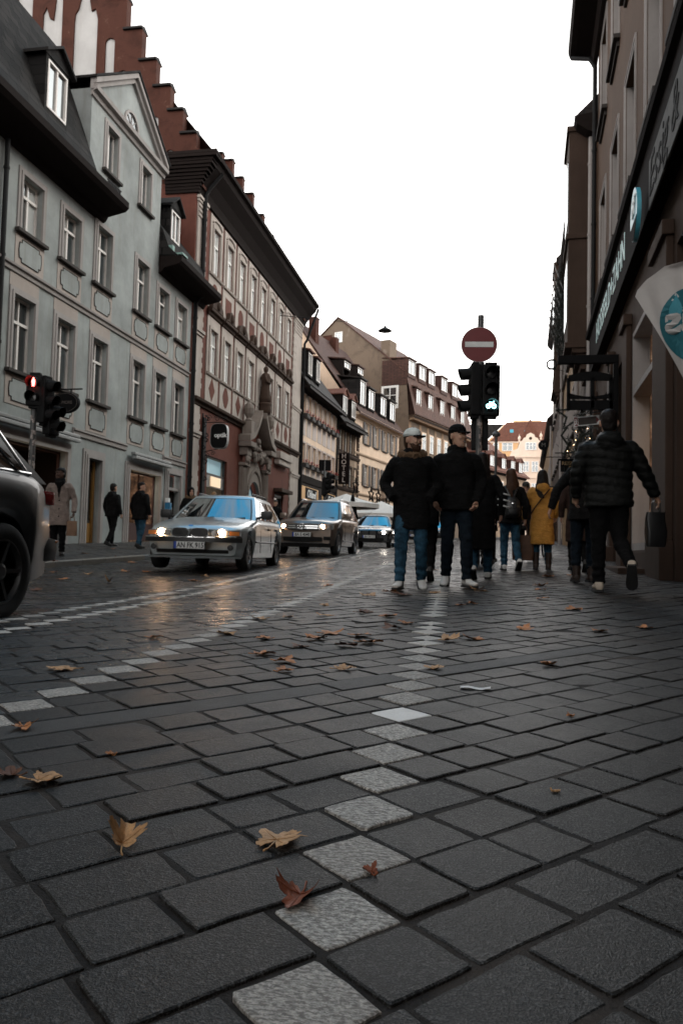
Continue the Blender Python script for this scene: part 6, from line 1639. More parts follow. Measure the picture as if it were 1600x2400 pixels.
def bicycle():
    x, y = 1.55, 19.5; z0 = gz(x, y)
    t = thing('bicycle', 'parked bicycle half hidden beside the woman in the ochre coat', 'bicycle', (x, y, z0), radians(78))
    for cx in (-.52, .52):
        m = MB(); m.tube([(cx + .33 * cos(2 * pi * k / 28), 0, .34 + .33 * sin(2 * pi * k / 28)) for k in range(29)], .02, 6); w = m.build('wheel', 'black_metal', t)
        s_ = MB(); 
        for k in range(14): a = 2 * pi * k / 14; s_.tube([(cx, 0, .34), (cx + .32 * cos(a), 0, .34 + .32 * sin(a))], .003, 3)
        s_.tube([(cx, -.04, .34), (cx, .04, .34)], .03, 8); s_.build('spokes', 'zinc', w)
    f = MB()
    for a, b in (((-.52, .34), (-.18, .85)), ((-.18, .85), (.38, .82)), ((-.52, .34), (-.05, .3)), ((-.05, .3), (-.2, .92)), ((-.05, .3), (.38, .75)), ((.52, .34), (.36, 1.0))): f.tube([(a[0], 0, a[1]), (b[0], 0, b[1])], .018, 6)
    f.build('frame', 'zinc', t)
    h = MB(); h.tube([(.36, 0, 1.0), (.4, -.1, 1.04), (.25, -.28, 1.02)], .013, 6); h.tube([(.36, 0, 1.0), (.4, .1, 1.04), (.25, .28, 1.02)], .013, 6); h.build('handlebar', 'zinc', t)
    s_ = MB(); s_.ell((-.22, 0, .95), (.14, .07, .035), 10, 6); s_.build('saddle', 'black_metal', t, smooth=True)
bicycle()
# ------------------------------------------------------------------ cars
paint('paint_silver', (.47, .52, .535), .55, .3, .7); paint('paint_bronze', (.16, .12, .095), .5, .3, .7); paint('paint_black', (.008, .009, .012), .3, .2); paint('paint_dark', (.008, .009, .0105), .0, .4, .35); paint('paint_grey', (.16, .18, .19), .6, .3)
simple('tyre', (.012, .012, .012), .8, bmp=.3); simple('rim_metal', (.32, .32, .33), .3, .85, var=.1); simple('rim_dark', (.09, .09, .092), .35, .8)
simple('trim_black', (.01, .01, .01), .45); simple('chrome', (.7, .7, .7), .12, 1, var=.02); simple('plate_white', (.62, .63, .62), .5, var=.03); simple('plate_blue', (.01, .05, .32), .5)
simple('lamp_amber', (.55, .18, .04), .25); simple('lamp_red', (.3, .01, .01), .25); simple('logo_blue', (.05, .25, .6), .4)
emit('headlight', (1, .6, .32), 24); emit('headlight_white', (1, .9, .78), 30); emit('headlight_far', (1, .9, .75), 25)
def car_glass():
    m, nt, b = nmat('car_glass')
    b.inputs['Base Color'].default_value = (.012, .015, .016, 1); b.inputs['Roughness'].default_value = .02
    b.inputs['IOR'].default_value = 1.9; b.inputs['Coat Weight'].default_value = 1; b.inputs['Coat Roughness'].default_value = .01; b.inputs['Specular IOR Level'].default_value = .8
car_glass()
def lamp_glass():
    m, nt, b = nmat('lamp_glass')
    b.inputs['Base Color'].default_value = (.3, .29, .28, 1); b.inputs['Roughness'].default_value = .08; b.inputs['Metallic'].default_value = .6; b.inputs['Coat Weight'].default_value = 1
lamp_glass()
def smooth_interp(x, xs, ys):
    if x <= xs[0]: return ys[0]
    for i in range(len(xs) - 1):
        if x <= xs[i + 1]:
            t = (x - xs[i]) / (xs[i + 1] - xs[i]); h = xs[i + 1] - xs[i]
            m0 = (ys[i + 1] - ys[i - 1]) / (xs[i + 1] - xs[i - 1]) if i > 0 else (ys[i + 1] - ys[i]) / h
            m1 = (ys[i + 2] - ys[i]) / (xs[i + 2] - xs[i]) if i + 2 < len(xs) else (ys[i + 1] - ys[i]) / h
            return (2 * t ** 3 - 3 * t * t + 1) * ys[i] + (t ** 3 - 2 * t * t + t) * h * m0 + (-2 * t ** 3 + 3 * t * t) * ys[i + 1] + (t ** 3 - t * t) * h * m1
    return ys[-1]
zoff = lambda z: max(0, .47 - z) * .42 + max(0, z - .52) * .3
def make_wheel(parent, x, y, r, side, rim='rim_metal', spokes=10, width=.2, steer=0):
    M = Matrix.Translation((x, y, r)) @ Matrix.Rotation(steer, 4, 'Z')
    t = MB(); hw = width / 2
    prof = [(r * .66, -hw * .8), (r * .78, -hw), (r * .93, -hw * .96), (r * .99, -hw * .75), (r, 0), (r * .99, hw * .75), (r * .93, hw * .96), (r * .78, hw), (r * .66, hw * .8), (r * .66, -hw * .8)]
    n = 36; t.loft([[V((d, rr * cos(2 * pi * k / n), rr * sin(2 * pi * k / n))) for k in range(n)] for rr, d in prof], cap=False)
    w = t.build('wheel', 'tyre', parent, smooth=True, M=M, auto=50)
    m = MB(); s = side
    m.loft([[V((s * d, rr * cos(2 * pi * k / n), rr * sin(2 * pi * k / n))) for k in range(n)] for rr, d in ((r * .67, hw * .85), (r * .63, hw * .86), (r * .6, hw * .5), (r * .6, -hw * .3))], cap=False)
    for k in range(spokes):
        a = 2 * pi * k / spokes; c, q = cos(a), sin(a); tw = r * .05
        e = V((0, -q, c)) * tw
        p = [V((s * hw * .6, c * r * .12, q * r * .12)), V((s * hw * .82, c * r * .62, q * r * .62))]
        m.add([p[0] - e, p[0] + e, p[1] + e * .8, p[1] - e * .8] + [v - V((s * .03, 0, 0)) for v in (p[0] - e, p[0] + e, p[1] + e * .8, p[1] - e * .8)], [(0, 1, 2, 3), (7, 6, 5, 4), (0, 4, 5, 1), (1, 5, 6, 2), (2, 6, 7, 3), (3, 7, 4, 0)])
    m.loft([[V((s * d, rr * cos(2 * pi * k / 16), rr * sin(2 * pi * k / 16))) for k in range(16)] for rr, d in ((r * .17, hw * .4), (r * .16, hw * .75), (r * .1, hw * .82))])
    m.build('rim', rim, w, M=M)
    d = MB(); d.loft([[V((s * dd, rr * cos(2 * pi * k / 20), rr * sin(2 * pi * k / 20))) for k in range(20)] for rr, dd in ((r * .6, -.02), (.01, -.02))]); d.build('brake_disc', 'trim_black', w, M=M)
    return w
def make_car(name, label, pos, rz, S):
    """S: dict of real dimensions; the car points along its local -y"""
    t = thing(name, label, 'car', pos, rz, 'cars on the street')
    Lh = S['L'] / 2; W = S['W'] / 2; ax = S['axles']; r = S['r']; curve = S.get('curve', .2)
    zt_x, zt_y = zip(*S['top']); zb0 = S['zb']
    wy_x, wy_y = zip(*S['plan'])
    def plan(y): return smooth_interp(y, wy_x, wy_y) * W
    def bend(x, y):
        f = max(0, (-(y) - Lh + 1.2) / 1.2); g = max(0, (y - Lh + .8) / .8)
        return curve * (abs(x) / W) ** 2.6 * f ** 1.5 - curve * .6 * (abs(x) / W) ** 2.6 * g ** 1.5
    ys = []; y = -Lh
    while y < Lh + 1e-6: ys.append(y); y += .045 if abs(y) > Lh - .25 or min(abs(y - a) for a in ax) < .5 else .09
    if ys[-1] < Lh - .01: ys.append(Lh)
    rings = []; ra = r * S.get('arch', 1.17)
    for y in ys:
        w = plan(y); zt = smooth_interp(y, zt_x, zt_y); zu = zb0 + .05 * max(0, (abs(y) - Lh + .5) / .5) ** 2
        za = zu
        for a in ax:
            d = abs(y - a)
            if d < ra: za = max(za, r + sqrt(ra * ra - d * d))
        za = min(za, zt - .1)
        sh = zt - .10; mid = (max(za, zu) + sh) / 2
        half = [(0, zu), (w * .66, zu), (w * .67, za), (w * .9, za), (w * .945, za + .015), (w * .975, mid * .5 + za * .5), (w * 1.0, mid + .04), (w * .99, sh - .02), (w * .965, sh + .04), (w * .925, sh + .08), (w * .82, zt - .004), (w * .55, zt + S.get('crown', .03) * .75), (w * .25, zt + S.get('crown', .03)), (0, zt + S.get('crown', .03))]
        full = half + [(-x, z) for x, z in half[-2:0:-1]]
        fz = max(0, (-y - Lh + .6) / .6) ** 1.5
        rings.append([V((x, y + bend(x, y) + fz * zoff(z), z)) for x, z in full])
    b = MB(); b.loft(rings)
    body = b.build('body', S['paint'], t, smooth=True, auto=42)
    # cabin: stacked outlines from belt to roof
    c = S['cabin']
    def ring_pt(u, s, off=0):
        """u 0..1 belt to roof, s in [0,4)"""
        e = u
        yf = c['yf0'] + (c['yf1'] - c['yf0']) * e; yr = c['yr0'] + (c['yr1'] - c['yr0']) * e ** c.get('rexp', 1)
        hw = c['w0'] + (c['w1'] - c['w0']) * e ** 1.2; zz = c['z0'] + (c['z1'] - c['z0']) * e
        q = int(s) % 4; f = s - int(s)
        if q == 0: x = -hw + 2 * hw * f; y = yf + c.get('fb', .16) * (2 * f - 1) ** 2; y -= off; zz += off * .5
        elif q == 1: x = hw + off; y = yf + c.get('fb', .16) + (yr - .08 - yf - c.get('fb', .16)) * f
        elif q == 2: x = hw - 2 * hw * f; y = yr - .08 * (2 * f - 1) ** 2 + off
        else: x = -hw - off; y = yr - .08 + (yf + c.get('fb', .16) - yr + .08) * f
        if q in (1, 3): x += (1 if q == 1 else -1) * .025 * sin(pi * f)
        if q == 0: zz -= .02 * (2 * f - 1) ** 2 * 0
        return V((x, y, zz))
    def roofdip(p): return p
    m = MB(); ss = [0, .1, .25, .5, .75, .9] + [1 + k / 8 for k in range(8)] + [2, 2.1, 2.5, 2.9] + [3 + k / 8 for k in range(8)]
    rr = [[ring_pt(u, s) for s in ss] for u in (0, .15, .4, .7, .93, 1.0)]
    cx = V((0, (c['yf1'] + c['yr1']) / 2, 0))
    for k, (f, dz) in enumerate(((.97, .025), (.9, .045), (.75, .065), (.5, .08), (.2, .085))):
        rr.append([V((p.x * f, cx.y + (p.y - cx.y) * f, p.z + dz)) for p in rr[5]])
    m.loft(rr); m.build('cabin', S['paint'], t, smooth=True, auto=35)
    def patch(u0, u1, s0, s1, off=.006, nu=5, ns=8, trap=(0, 0), trim=0):
        pts = [[ring_pt(u0 + (u1 - u0) * i / nu, s0 + trap[0] * (i / nu) + (s1 + trap[1] * (i / nu) - s0 - trap[0] * (i / nu)) * j / ns, off) for j in range(ns + 1)] for i in range(nu + 1)]
        return [p for row in pts for p in row], [(i * (ns + 1) + j, i * (ns + 1) + j + 1, (i + 1) * (ns + 1) + j + 1, (i + 1) * (ns + 1) + j) for i in range(nu) for j in range(ns)]
    def glass(nm, *a, **k):
        g = MB(); v, f = patch(*a, **k); g.add(v, f); g.build(nm, 'car_glass', t, smooth=True, recalc=False)
        k2 = dict(k); k2['off'] = .0035; e = .012
        a2 = list(a); a2[0] -= .03; a2[1] += .03; a2[2] -= .02 if int(a[2]) in (0, 2) else .012; a2[3] += .02 if int(a[2]) in (0, 2) else .012
        g = MB(); v, f = patch(*a2, **k2); g.add(v, f); g.build('seal', 'trim_black', t, smooth=True, recalc=False)
    glass('windscreen', .04, .93, .06, .94, ns=14)
    for sd in (1, 3):
        for (s0, s1, t0, t1) in c['side']:
            if sd == 3: s0, s1, t0, t1 = 1 - s1, 1 - s0, -t1, -t0
            glass('side_window', .12, .88, sd + s0, sd + s1, trap=(t0, t1))
    glass('rear_window', .2, .88, 2.1, 2.9)
    # chrome / black waist line, door seams, handles
    for sd in (1, -1):
        seam = MB()
        for y in c['doors']:
            w = plan(y); zt = smooth_interp(y, zt_x, zt_y); seam.tube([(sd * w * 1.0, y, zb0 + .1), (sd * (w * 1.0 + .001), y, (zb0 + zt) / 2), (sd * w * .985, y, zt - .12)], .005, 4)
        seam.build('door_seam', 'trim_black', t)
        hd = MB()
        for y in c['handles']:
            w = plan(y); zt = smooth_interp(y, zt_x, zt_y); hd.bbox(sd * w * .985, sd * (w * .985 + .035), y - .1, y + .1, zt - .2, zt - .165, .01)
        hd.build('door_handle', S.get('handle', 'trim_black'), t)
        mo = MB(); a, e = ax[0] + ra + .04, ax[1] - ra - .04
        n = 14; zz = S.get('mould', .52)
        mo.tube([(sd * (plan(a + (e - a) * k / n) * 1.0 + .004), a + (e - a) * k / n, zz) for k in range(n + 1)], .018, 5, sq=1); mo.build('side_moulding', S.get('mouldm', 'trim_black'), t)
        mi = MB(); ym = c['yf0'] + .45; w = c['w0']; zm = c['z0'] + .08
        mi.bbox(sd * (w + .06), sd * (w + .27), ym - .09, ym + .05, zm - .03, zm + .13, .045); mi.tube([(sd * (w - .02), ym, zm - .01), (sd * (w + .1), ym - .02, zm + .02)], .025, 6); mi.build('wing_mirror', S.get('mirror', S['paint']), t, smooth=True, auto=50)
        for ai, a in enumerate(ax): make_wheel(t, sd * (plan(a) - .115), a, r, sd, S.get('rim', 'rim_metal'), S.get('spokes', 10))
    if S.get('rails'):
        for sd in (1, -1):
            ra_ = MB(); y0, y1 = c['yf1'] + .25, c['yr1'] - .25; zr = c['z1'] + .03
            ra_.tube([(sd * (c['w1'] - .06), y0, zr - .01), (sd * (c['w1'] - .06), y0 + .12, zr + .06), (sd * (c['w1'] - .06), y1 - .12, zr + .07), (sd * (c['w1'] - .06), y1, zr - .01)], .018, 8); ra_.build('roof_rail', S['rails'], t, smooth=True)
    wp = MB()
    for x0 in (-.45, .12):
        p0, p1 = ring_pt(.02, (x0 + c['w0']) / (2 * c['w0']), .02), ring_pt(.12, (x0 + .5 + c['w0']) / (2 * c['w0']), .02); wp.tube([p0, p1], .01, 5)
    wp.build('wiper', 'trim_black', t)
    fy = lambda x, d=0: -Lh + bend(x, -Lh) - d
    S['front'](t, Lh, W, fy)
    return t
def curved_panel(mb, xs, z0f, z1f, fy, d, back=.03, m=0):
    """a panel that follows the curve of the front: xs sample points, heights by function"""
    n = len(xs)
    f0 = [(x, fy(x, d) + zoff(z0f(x)), z0f(x)) for x in xs]; f1 = [(x, fy(x, d) + zoff(z1f(x)), z1f(x)) for x in xs]
    b0 = [(x, y + back, z) for x, y, z in f0]; b1 = [(x, y + back, z) for x, y, z in f1]
    vs = f0 + f1 + b0 + b1
    fs = [(i, i + 1, n + i + 1, n + i) for i in range(n - 1)] + [(n + i, n + i + 1, 3 * n + i + 1, 3 * n + i) for i in range(n - 1)] + [(i + 1, i, 2 * n + i, 2 * n + i + 1) for i in range(n - 1)] + [(0, n, 3 * n, 2 * n), (n - 1, 3 * n - 1, 4 * n - 1, 2 * n - 1)]
    mb.add(vs, fs, m)
lin = lambda a, b, n=12: [a + (b - a) * k / n for k in range(n + 1)]
def plate(t, x, y, z, txt, tilt=0, w=.52, h=.115):
    m = MB(); m.bbox(x - w / 2 - .012, x + w / 2 + .012, y - .012, y + .02, z - h / 2 - .012, z + h / 2 + .012, .004); pl = m.build('number_plate', 'trim_black', t)
    m = MB(); m.box(x - w / 2 + .045, x + w / 2, y - .0155, y - .0125, z - h / 2, z + h / 2); m.build('plate_field', 'plate_white', pl)
    m = MB(); m.box(x - w / 2, x - w / 2 + .0445, y - .0155, y - .0125, z - h / 2, z + h / 2); m.build('plate_band', 'plate_blue', pl)
    lettering(txt, .118, (x + .022, y - .017, z - .004), (1, 0, 0), (0, 0, 1), (0, -1, 0), 'trim_black', pl, depth=.002, sx=.84, bold=.003)
def lampset(t, xs, z0, z1, fy, d, on, amber=True, emx=.3, mt='headlight', rr=.062, amb_out=True):
    for sd in (-1, 1):
        a, b = xs; P = lin(a, b, 8); X = [sd * x for x in P]
        mb = MB(); curved_panel(mb, X, lambda x: z0 + .02 * ((abs(x) - a) / (b - a)) ** 2 + .02 * (1 - (abs(x) - a) / (b - a)), lambda x: z1 - .035 * (1 - ((abs(x) - a) / (b - a))) - .02 * max(0, (abs(x) - b + .12) / .12), fy, d, .06); h = mb.build('headlight', 'lamp_glass', t, smooth=False)
        if amber:
            q = MB(); X2 = [sd * x for x in lin(b - .16, b - .01, 4)]; curved_panel(q, X2, lambda x: z0 + .03, lambda x: z1 - .035, fy, d + .004, .02); q.build('indicator', 'lamp_amber', h)
        e = MB()
        for ex, s_ in ((emx, 1),):
            if s_ < 1 and not on: continue
            x = sd * ex; e.ell((x, fy(x, d + .008) + zoff((z0 + z1) / 2), (z0 + z1) / 2), (rr * s_, .012, rr * s_), 14, 8)
        e.build('lamp', mt if on else 'chrome', h, smooth=True)
def front_estate(t, Lh, W, fy):
    fr = MB()
    for sd in (-1, 1):
        pts = []; c = sd * .165; 
        for k in range(28):
            a = 2 * pi * k / 28; pts.append((c + .135 * abs(cos(a)) ** .6 * (1 if cos(a) >= 0 else -1), .625 + .07 * abs(sin(a)) ** .6 * (1 if sin(a) >= 0 else -1)))
        g = MB(); g.prism([(c + (x - c) * 1.1, .625 + (z - .625) * 1.16) for x, z in pts], lambda a, b, d: (a, fy(a, 0) + d, b), -.022, .05); k = g.build('grille', 'chrome', t)
        g = MB(); g.prism(pts, lambda a, b, d: (a, fy(a, 0) + d, b), -.03, -.005); g.build('grille_mesh', 'trim_black', k)
    lampset(t, (.36, .80), .56, .69, fy, .012, True, emx=.52, rr=.066)
    st = MB(); curved_panel(st, lin(-.84, .84, 20), lambda x: .47, lambda x: .545, fy, .02); st.build('bumper_strip', 'trim_black', t)
    c = MB(); curved_panel(c, lin(-.84, .84, 20), lambda x: .547, lambda x: .562, fy, .022, .02); c.build('strip_trim', 'chrome', t)
    i = MB(); curved_panel(i, lin(-.62, .62, 16), lambda x: .285, lambda x: .345, fy, .008); i.build('air_intake', 'trim_black', t)
    l = MB(); curved_panel(l, lin(-.8, .8, 20), lambda x: .2, lambda x: .235, fy, .02, .05); l.build('front_lip', 'paint_silver', t)
    for sd in (-1, 1):
        f = MB(); x = sd * .66; f.lathe([(.05, 0), (.045, .012), (.005, .014)], (0, 0, 0), 14); f.v = [(a + x, fy(x, 0) - .004 - c_, b + .385) for a, b, c_ in f.v]; f.build('fog_lamp', 'trim_black', t)
    plate(t, -.0, fy(0, .022), .415, 'AN FK 915')
    b = MB(); b.lathe([(.042, 0), (.042, .006), (.0, .008)], (0, 0, 0), 20); b.v = [(a, -Lh + .03 + b_ * .6, .742 + c_ + b_ * .3) for a, b_, c_ in b.v]; e = b.build('emblem', 'logo_blue', t)
def front_suv(t, Lh, W, fy):
    g = MB(); curved_panel(g, lin(-.44, .44, 12), lambda x: .70, lambda x: .86, fy, .01); k = g.build('grille', 'trim_black', t)
    c = MB()
    for z in (.735, .795): curved_panel(c, lin(-.43, .43, 12), lambda x: z, lambda x: z + .028, fy, .018, .01)
    c.build('grille_bar', 'chrome', k)
    lampset(t, (.45, .84), .70, .88, fy, .012, True, emx=.56, rr=.06, amber=False)
    e = MB(); e.tube([(.078 * cos(2 * pi * k / 24), fy(0, .035), .79 + .078 * sin(2 * pi * k / 24)) for k in range(25)], .012, 6)
    for p, q in (((-.045, .06), (-.012, -.005)), ((.045, .06), (.012, -.005)), ((-.012, -.005), (-.0, .02)), ((.012, -.005), (0, .02)), ((-.068, .03), (-.032, -.06)), ((.068, .03), (.032, -.06)), ((-.032, -.06), (0, -.012)), ((.032, -.06), (0, -.012))): e.tube([(p[0], fy(0, .035), .79 + p[1]), (q[0], fy(0, .035), .79 + q[1])], .009, 5)
    e.build('emblem', 'chrome', t)
    i = MB(); curved_panel(i, lin(-.56, .56, 14), lambda x: .36 + .05 * abs(x), lambda x: .5, fy, .006); i.build('air_intake', 'trim_black', t)
    for sd in (-1, 1):
        f = MB(); curved_panel(f, [sd * x for x in lin(.6, .78, 4)], lambda x: .42, lambda x: .52, fy, .008); f.build('fog_lamp', 'trim_black', t)
    l = MB(); curved_panel(l, lin(-.78, .78, 16), lambda x: .22, lambda x: .33, fy, .012, .05); l.build('front_lip', 'trim_black', t)
    c = MB(); curved_panel(c, lin(-.6, .6, 16), lambda x: .33, lambda x: .35, fy, .016, .03); c.build('lip_trim', 'rim_metal', t)
    plate(t, 0, fy(0, .02), .565, 'BA E 4040')
def front_black(t, Lh, W, fy):
    for sd in (-1, 1):
        g = MB(); c = sd * .16; g.prism([(c - .13, .52), (c + .13, .52), (c + .12, .68), (c - .12, .68)], lambda a, b, d: (a, fy(a, 0) + d, b), -.02, .04); g.build('grille', 'trim_black', t)
    lampset(t, (.38, .80), .57, .70, fy, .012, True, amber=False, emx=.6, rr=.07, mt='headlight_white')
    i = MB(); curved_panel(i, lin(-.6, .6, 14), lambda x: .26, lambda x: .38, fy, .006); i.build('air_intake', 'trim_black', t)
    plate(t, 0, fy(0, .018), .44, 'BA VH 12')
    b = MB(); b.lathe([(.04, 0), (.04, .006), (.0, .008)], (0, 0, 0), 16); b.v = [(a, -Lh + .04 + b_ * .6, .752 + c_ + b_ * .3) for a, b_, c_ in b.v]; b.build('emblem', 'logo_blue', t)
ESTATE = dict(L=4.48, W=1.74, axles=(-1.45, 1.275), r=.315, zb=.2, paint='paint_silver', curve=.26, crown=.035,
    top=[(-2.24, .66), (-2.16, .715), (-1.9, .77), (-1.3, .86), (-.85, .915), (-.4, .93), (1.2, .95), (1.9, .95), (2.18, .92), (2.24, .86)],
    plan=[(-2.24, .86), (-2.1, .93), (-1.7, .985), (-1.0, 1.0), (1.2, 1.0), (1.8, .97), (2.24, .88)],
    cabin=dict(yf0=-1.0, yf1=-.18, yr0=2.12, yr1=1.72, w0=.80, w1=.60, z0=.88, z1=1.36, fb=.2, doors=(-.62, .42, 1.1), handles=(.18, .95), side=[(.13, .40, .09, .0), (.43, .67, .0, .0), (.70, .93, 0, -.03)]),
    rails='trim_black', mirror='trim_black', front=front_estate, mould=.5)
SUV = dict(L=4.43, W=1.81, axles=(-1.36, 1.24), r=.36, zb=.26, paint='paint_bronze', curve=.24, crown=.04,
    top=[(-2.2, .84), (-2.1, .91), (-1.8, .96), (-1.2, 1.03), (-.85, 1.07), (-.3, 1.08), (1.5, 1.1), (2.0, 1.08), (2.21, 1.0)],
    plan=[(-2.2, .86), (-2.05, .93), (-1.65, .985), (-1.0, 1.0), (1.2, 1.0), (1.8, .97), (2.21, .9)],
    cabin=dict(yf0=-1.02, yf1=-.25, yr0=2.1, yr1=1.7, w0=.83, w1=.64, z0=1.03, z1=1.61, fb=.2, doors=(-.6, .42, 1.15), handles=(.18, .95), side=[(.12, .40, .09, 0), (.43, .68, 0, 0), (.71, .93, 0, -.05)]),
    rails='chrome', handle='paint_bronze', front=front_suv, mould=.42, spokes=5, arch=1.14)
SEDAN = dict(L=4.6, W=1.8, axles=(-1.45, 1.35), r=.325, zb=.2, paint='paint_black', curve=.26, crown=.035,
    top=[(-2.3, .67), (-2.2, .73), (-1.9, .79), (-1.3, .88), (-.85, .93), (-.4, .95), (1.3, .98), (1.9, .98), (2.25, .93), (2.3, .86)],
    plan=[(-2.3, .86), (-2.15, .93), (-1.7, .985), (-1.0, 1.0), (1.2, 1.0), (1.8, .97), (2.3, .88)],
    cabin=dict(yf0=-1.0, yf1=-.12, yr0=1.75, yr1=.95, w0=.80, w1=.58, z0=.91, z1=1.40, fb=.2, doors=(-.6, .45, 1.1), handles=(.2, 1.0), side=[(.14, .47, .1, 0), (.51, .88, 0, -.08)]),
    front=front_black, mould=.5)
def front_plain(t, Lh, W, fy): lampset(t, (.45, .84), .7, .85, fy, .012, False, amber=False)
NEAR = dict(SUV, L=4.7, W=1.9, axles=(-1.45, 1.5), r=.365, paint='paint_dark', front=front_plain, mouldm='trim_black', rim='rim_dark', spokes=5, rails='chrome', arch=1.15, mould=.36,
    top=[(-2.35, .84), (-2.2, .93), (-1.8, 1.0), (-1.2, 1.07), (-.85, 1.11), (-.3, 1.12), (1.6, 1.14), (2.1, 1.12), (2.35, 1.02)],
    plan=[(-2.35, .86), (-2.1, .94), (-1.65, .985), (-1.0, 1.0), (1.5, 1.0), (2.0, .96), (2.35, .87)],
    cabin=dict(yf0=-1.02, yf1=-.25, yr0=2.2, yr1=1.45, w0=.86, w1=.66, z0=1.07, z1=1.62, fb=.2, doors=(-.6, .42, 1.2), handles=(.18, .95), side=[(.12, .38, .09, 0), (.41, .64, 0, 0), (.67, .95, 0, -.12)]))
make_car('estate_car', 'silver estate car with lit headlights leading the oncoming cars', (-5.0, 14.4, gz(-5.0, 14.4)), radians(5), ESTATE)
make_car('sport_utility_car', 'bronze-brown off-roader with chrome grille bars behind the silver estate car', (-4.9, 23.0, gz(-4.9, 23.0)), radians(-1), SUV)
bs = make_car('sedan_car', 'black saloon car with bright headlights behind the brown off-roader', (-4.8, 34.4, gz(-4.8, 34.4)), radians(2), SEDAN)
nc = make_car('sport_utility_car', 'dark off-roader cut off by the left edge, showing its rear wheel and chrome window line', (-4.42, 3.68, gz(-4.4, 3.7)), 0, NEAR)
def near_extra(t):
    W = .95; m = MB()
    m.tube([(W * .92 - .02, -.9 + .1 * k, 1.135) for k in range(29)], .012, 6); m.tube([(.885, 1.78, 1.15), (.8, 1.5, 1.45), (.7, 1.2, 1.6), (.69, .4, 1.63)], .012, 6); m.build('window_trim', 'chrome', t)
    l = MB(); l.bbox(.7, .86, 2.1, 2.27, .9, 1.02, .03); l.build('tail_lamp', 'lamp_red', t)
    b = MB(); b.bbox(-.84, .84, 2.1, 2.4, .42, .64, .1); b.build('rear_bumper', 'trim_black', t, smooth=True, auto=50)
    i = MB(); i.ell((.79, 2.38, .6), (.05, .03, .014), 8, 5); i.build('indicator', 'lamp_amber', t)  # amber piece stands in for an orange reflection on the bumper
near_extra(nc)
d4 = dup(bs, (-3.9, 46, gz(-3.9, 46)), radians(2), 'dark car with headlights, mostly hidden behind the jeans of the man in the pale cap')
d5 = dup(bs, (-3.4, 56, gz(-3.4, 56)), radians(0), 'farthest dark car, glimpsed between the two men with caps')
# ------------------------------------------------------------------ people
def skin(name, c):
    m, nt, b = nmat(name); f = noise_t(nt, 30, 4)
    L(nt, ramp(nt, f, [(.3, tuple(x * .8 for x in c)), (.7, c)]), b.inputs['Base Color']); b.inputs['Roughness'].default_value = .55
    b.inputs['Subsurface Weight'].default_value = .08
skin('skin', (.54, .31, .215)); skin('skin_dark', (.11, .055, .038))
cloth('hair_dark', (.012, .009, .008), rough=.5); cloth('hair_brown', (.05, .025, .015), rough=.5); cloth('hair_fair', (.25, .15, .08), rough=.6); cloth('beard_brown', (.06, .03, .018), rough=.7)
cloth('coat_black', (.006, .006, .0063), .6, bs=.9); cloth('coat_dark', (.008, .0075, .0075), .5, bs=.9); cloth('puffer_dark', (.0075, .008, .0075), rough=.55); cloth('coat_beige', (.27, .215, .19)); cloth('coat_mustard', (.46, .22, .045), rough=.55, bs=.8); cloth('coat_brown', (.035, .02, .016))
cloth('jeans_blue', (.024, .068, .11), .8); cloth('jeans_dark', (.006, .011, .017), .5); cloth('trousers_black', (.004, .004, .0045)); cloth('fur', (.16, .1, .06), .5, bs=1); cloth('cap_grey', (.75, .8, .78), .1); cloth('hood_grey', (.05, .047, .045))
simple('shoe_white', (.72, .72, .7), .55, var=.06); simple('shoe_cream', (.5, .42, .34), .6); simple('shoe_dark', (.012, .01, .01), .5); simple('shoe_brown', (.03, .017, .012), .55); simple('sole_dark', (.02, .02, .02), .8)
simple('bag_black', (.008, .008, .009), .4); simple('bag_brown', (.1, .05, .03), .7, var=.3); simple('bag_kraft', (.2, .115, .07), .75); simple('bag_tan', (.2, .08, .045), .6); simple('eye_dark', (.01, .008, .008), .3); simple('lip', (.2, .08, .065), .5); simple('leather', (.014, .014, .015), .35); simple('teeth', (.6, .56, .5), .4)

def ring(c, rx, ry, n=16, up=None, tilt=0, sq=2.4):
    """ellipse ring in the plane across 'up' (default vertical axis)"""
    c = V(c); u = V(up).normalized() if up else V((0, 0, 1))
    ex = V((1, 0, 0)); ex = (ex - u * ex.dot(u)); ex = ex.normalized() if ex.length > .1 else V((0, 1, 0)); ey = u.cross(ex)
    out = []
    for k in range(n):
        a = 2 * pi * k / n; ca, sa = cos(a), sin(a)
        out.append(c + ex * rx * abs(ca) ** (2 / sq) * (1 if ca >= 0 else -1) + ey * ry * abs(sa) ** (2 / sq) * (1 if sa >= 0 else -1))
    return out
def limb(mb, pts, rad, n=12, sub=4):
    """tapering limb through joints with smooth interpolation"""
    P = [V(p) for p in pts]; out = []; rr = []
    for i in range(len(P) - 1):
        for k in range(sub):
            t = k / sub; out.append(P[i].lerp(P[i + 1], t)); rr.append(rad[i] + (rad[i + 1] - rad[i]) * t)
    out.append(P[-1]); rr.append(rad[-1])
    # soften the bend
    sm = [out[0]] + [(out[i - 1] + out[i] * 2 + out[i + 1]) / 4 for i in range(1, len(out) - 1)] + [out[-1]]
    mb.tube(sm, rr, n)
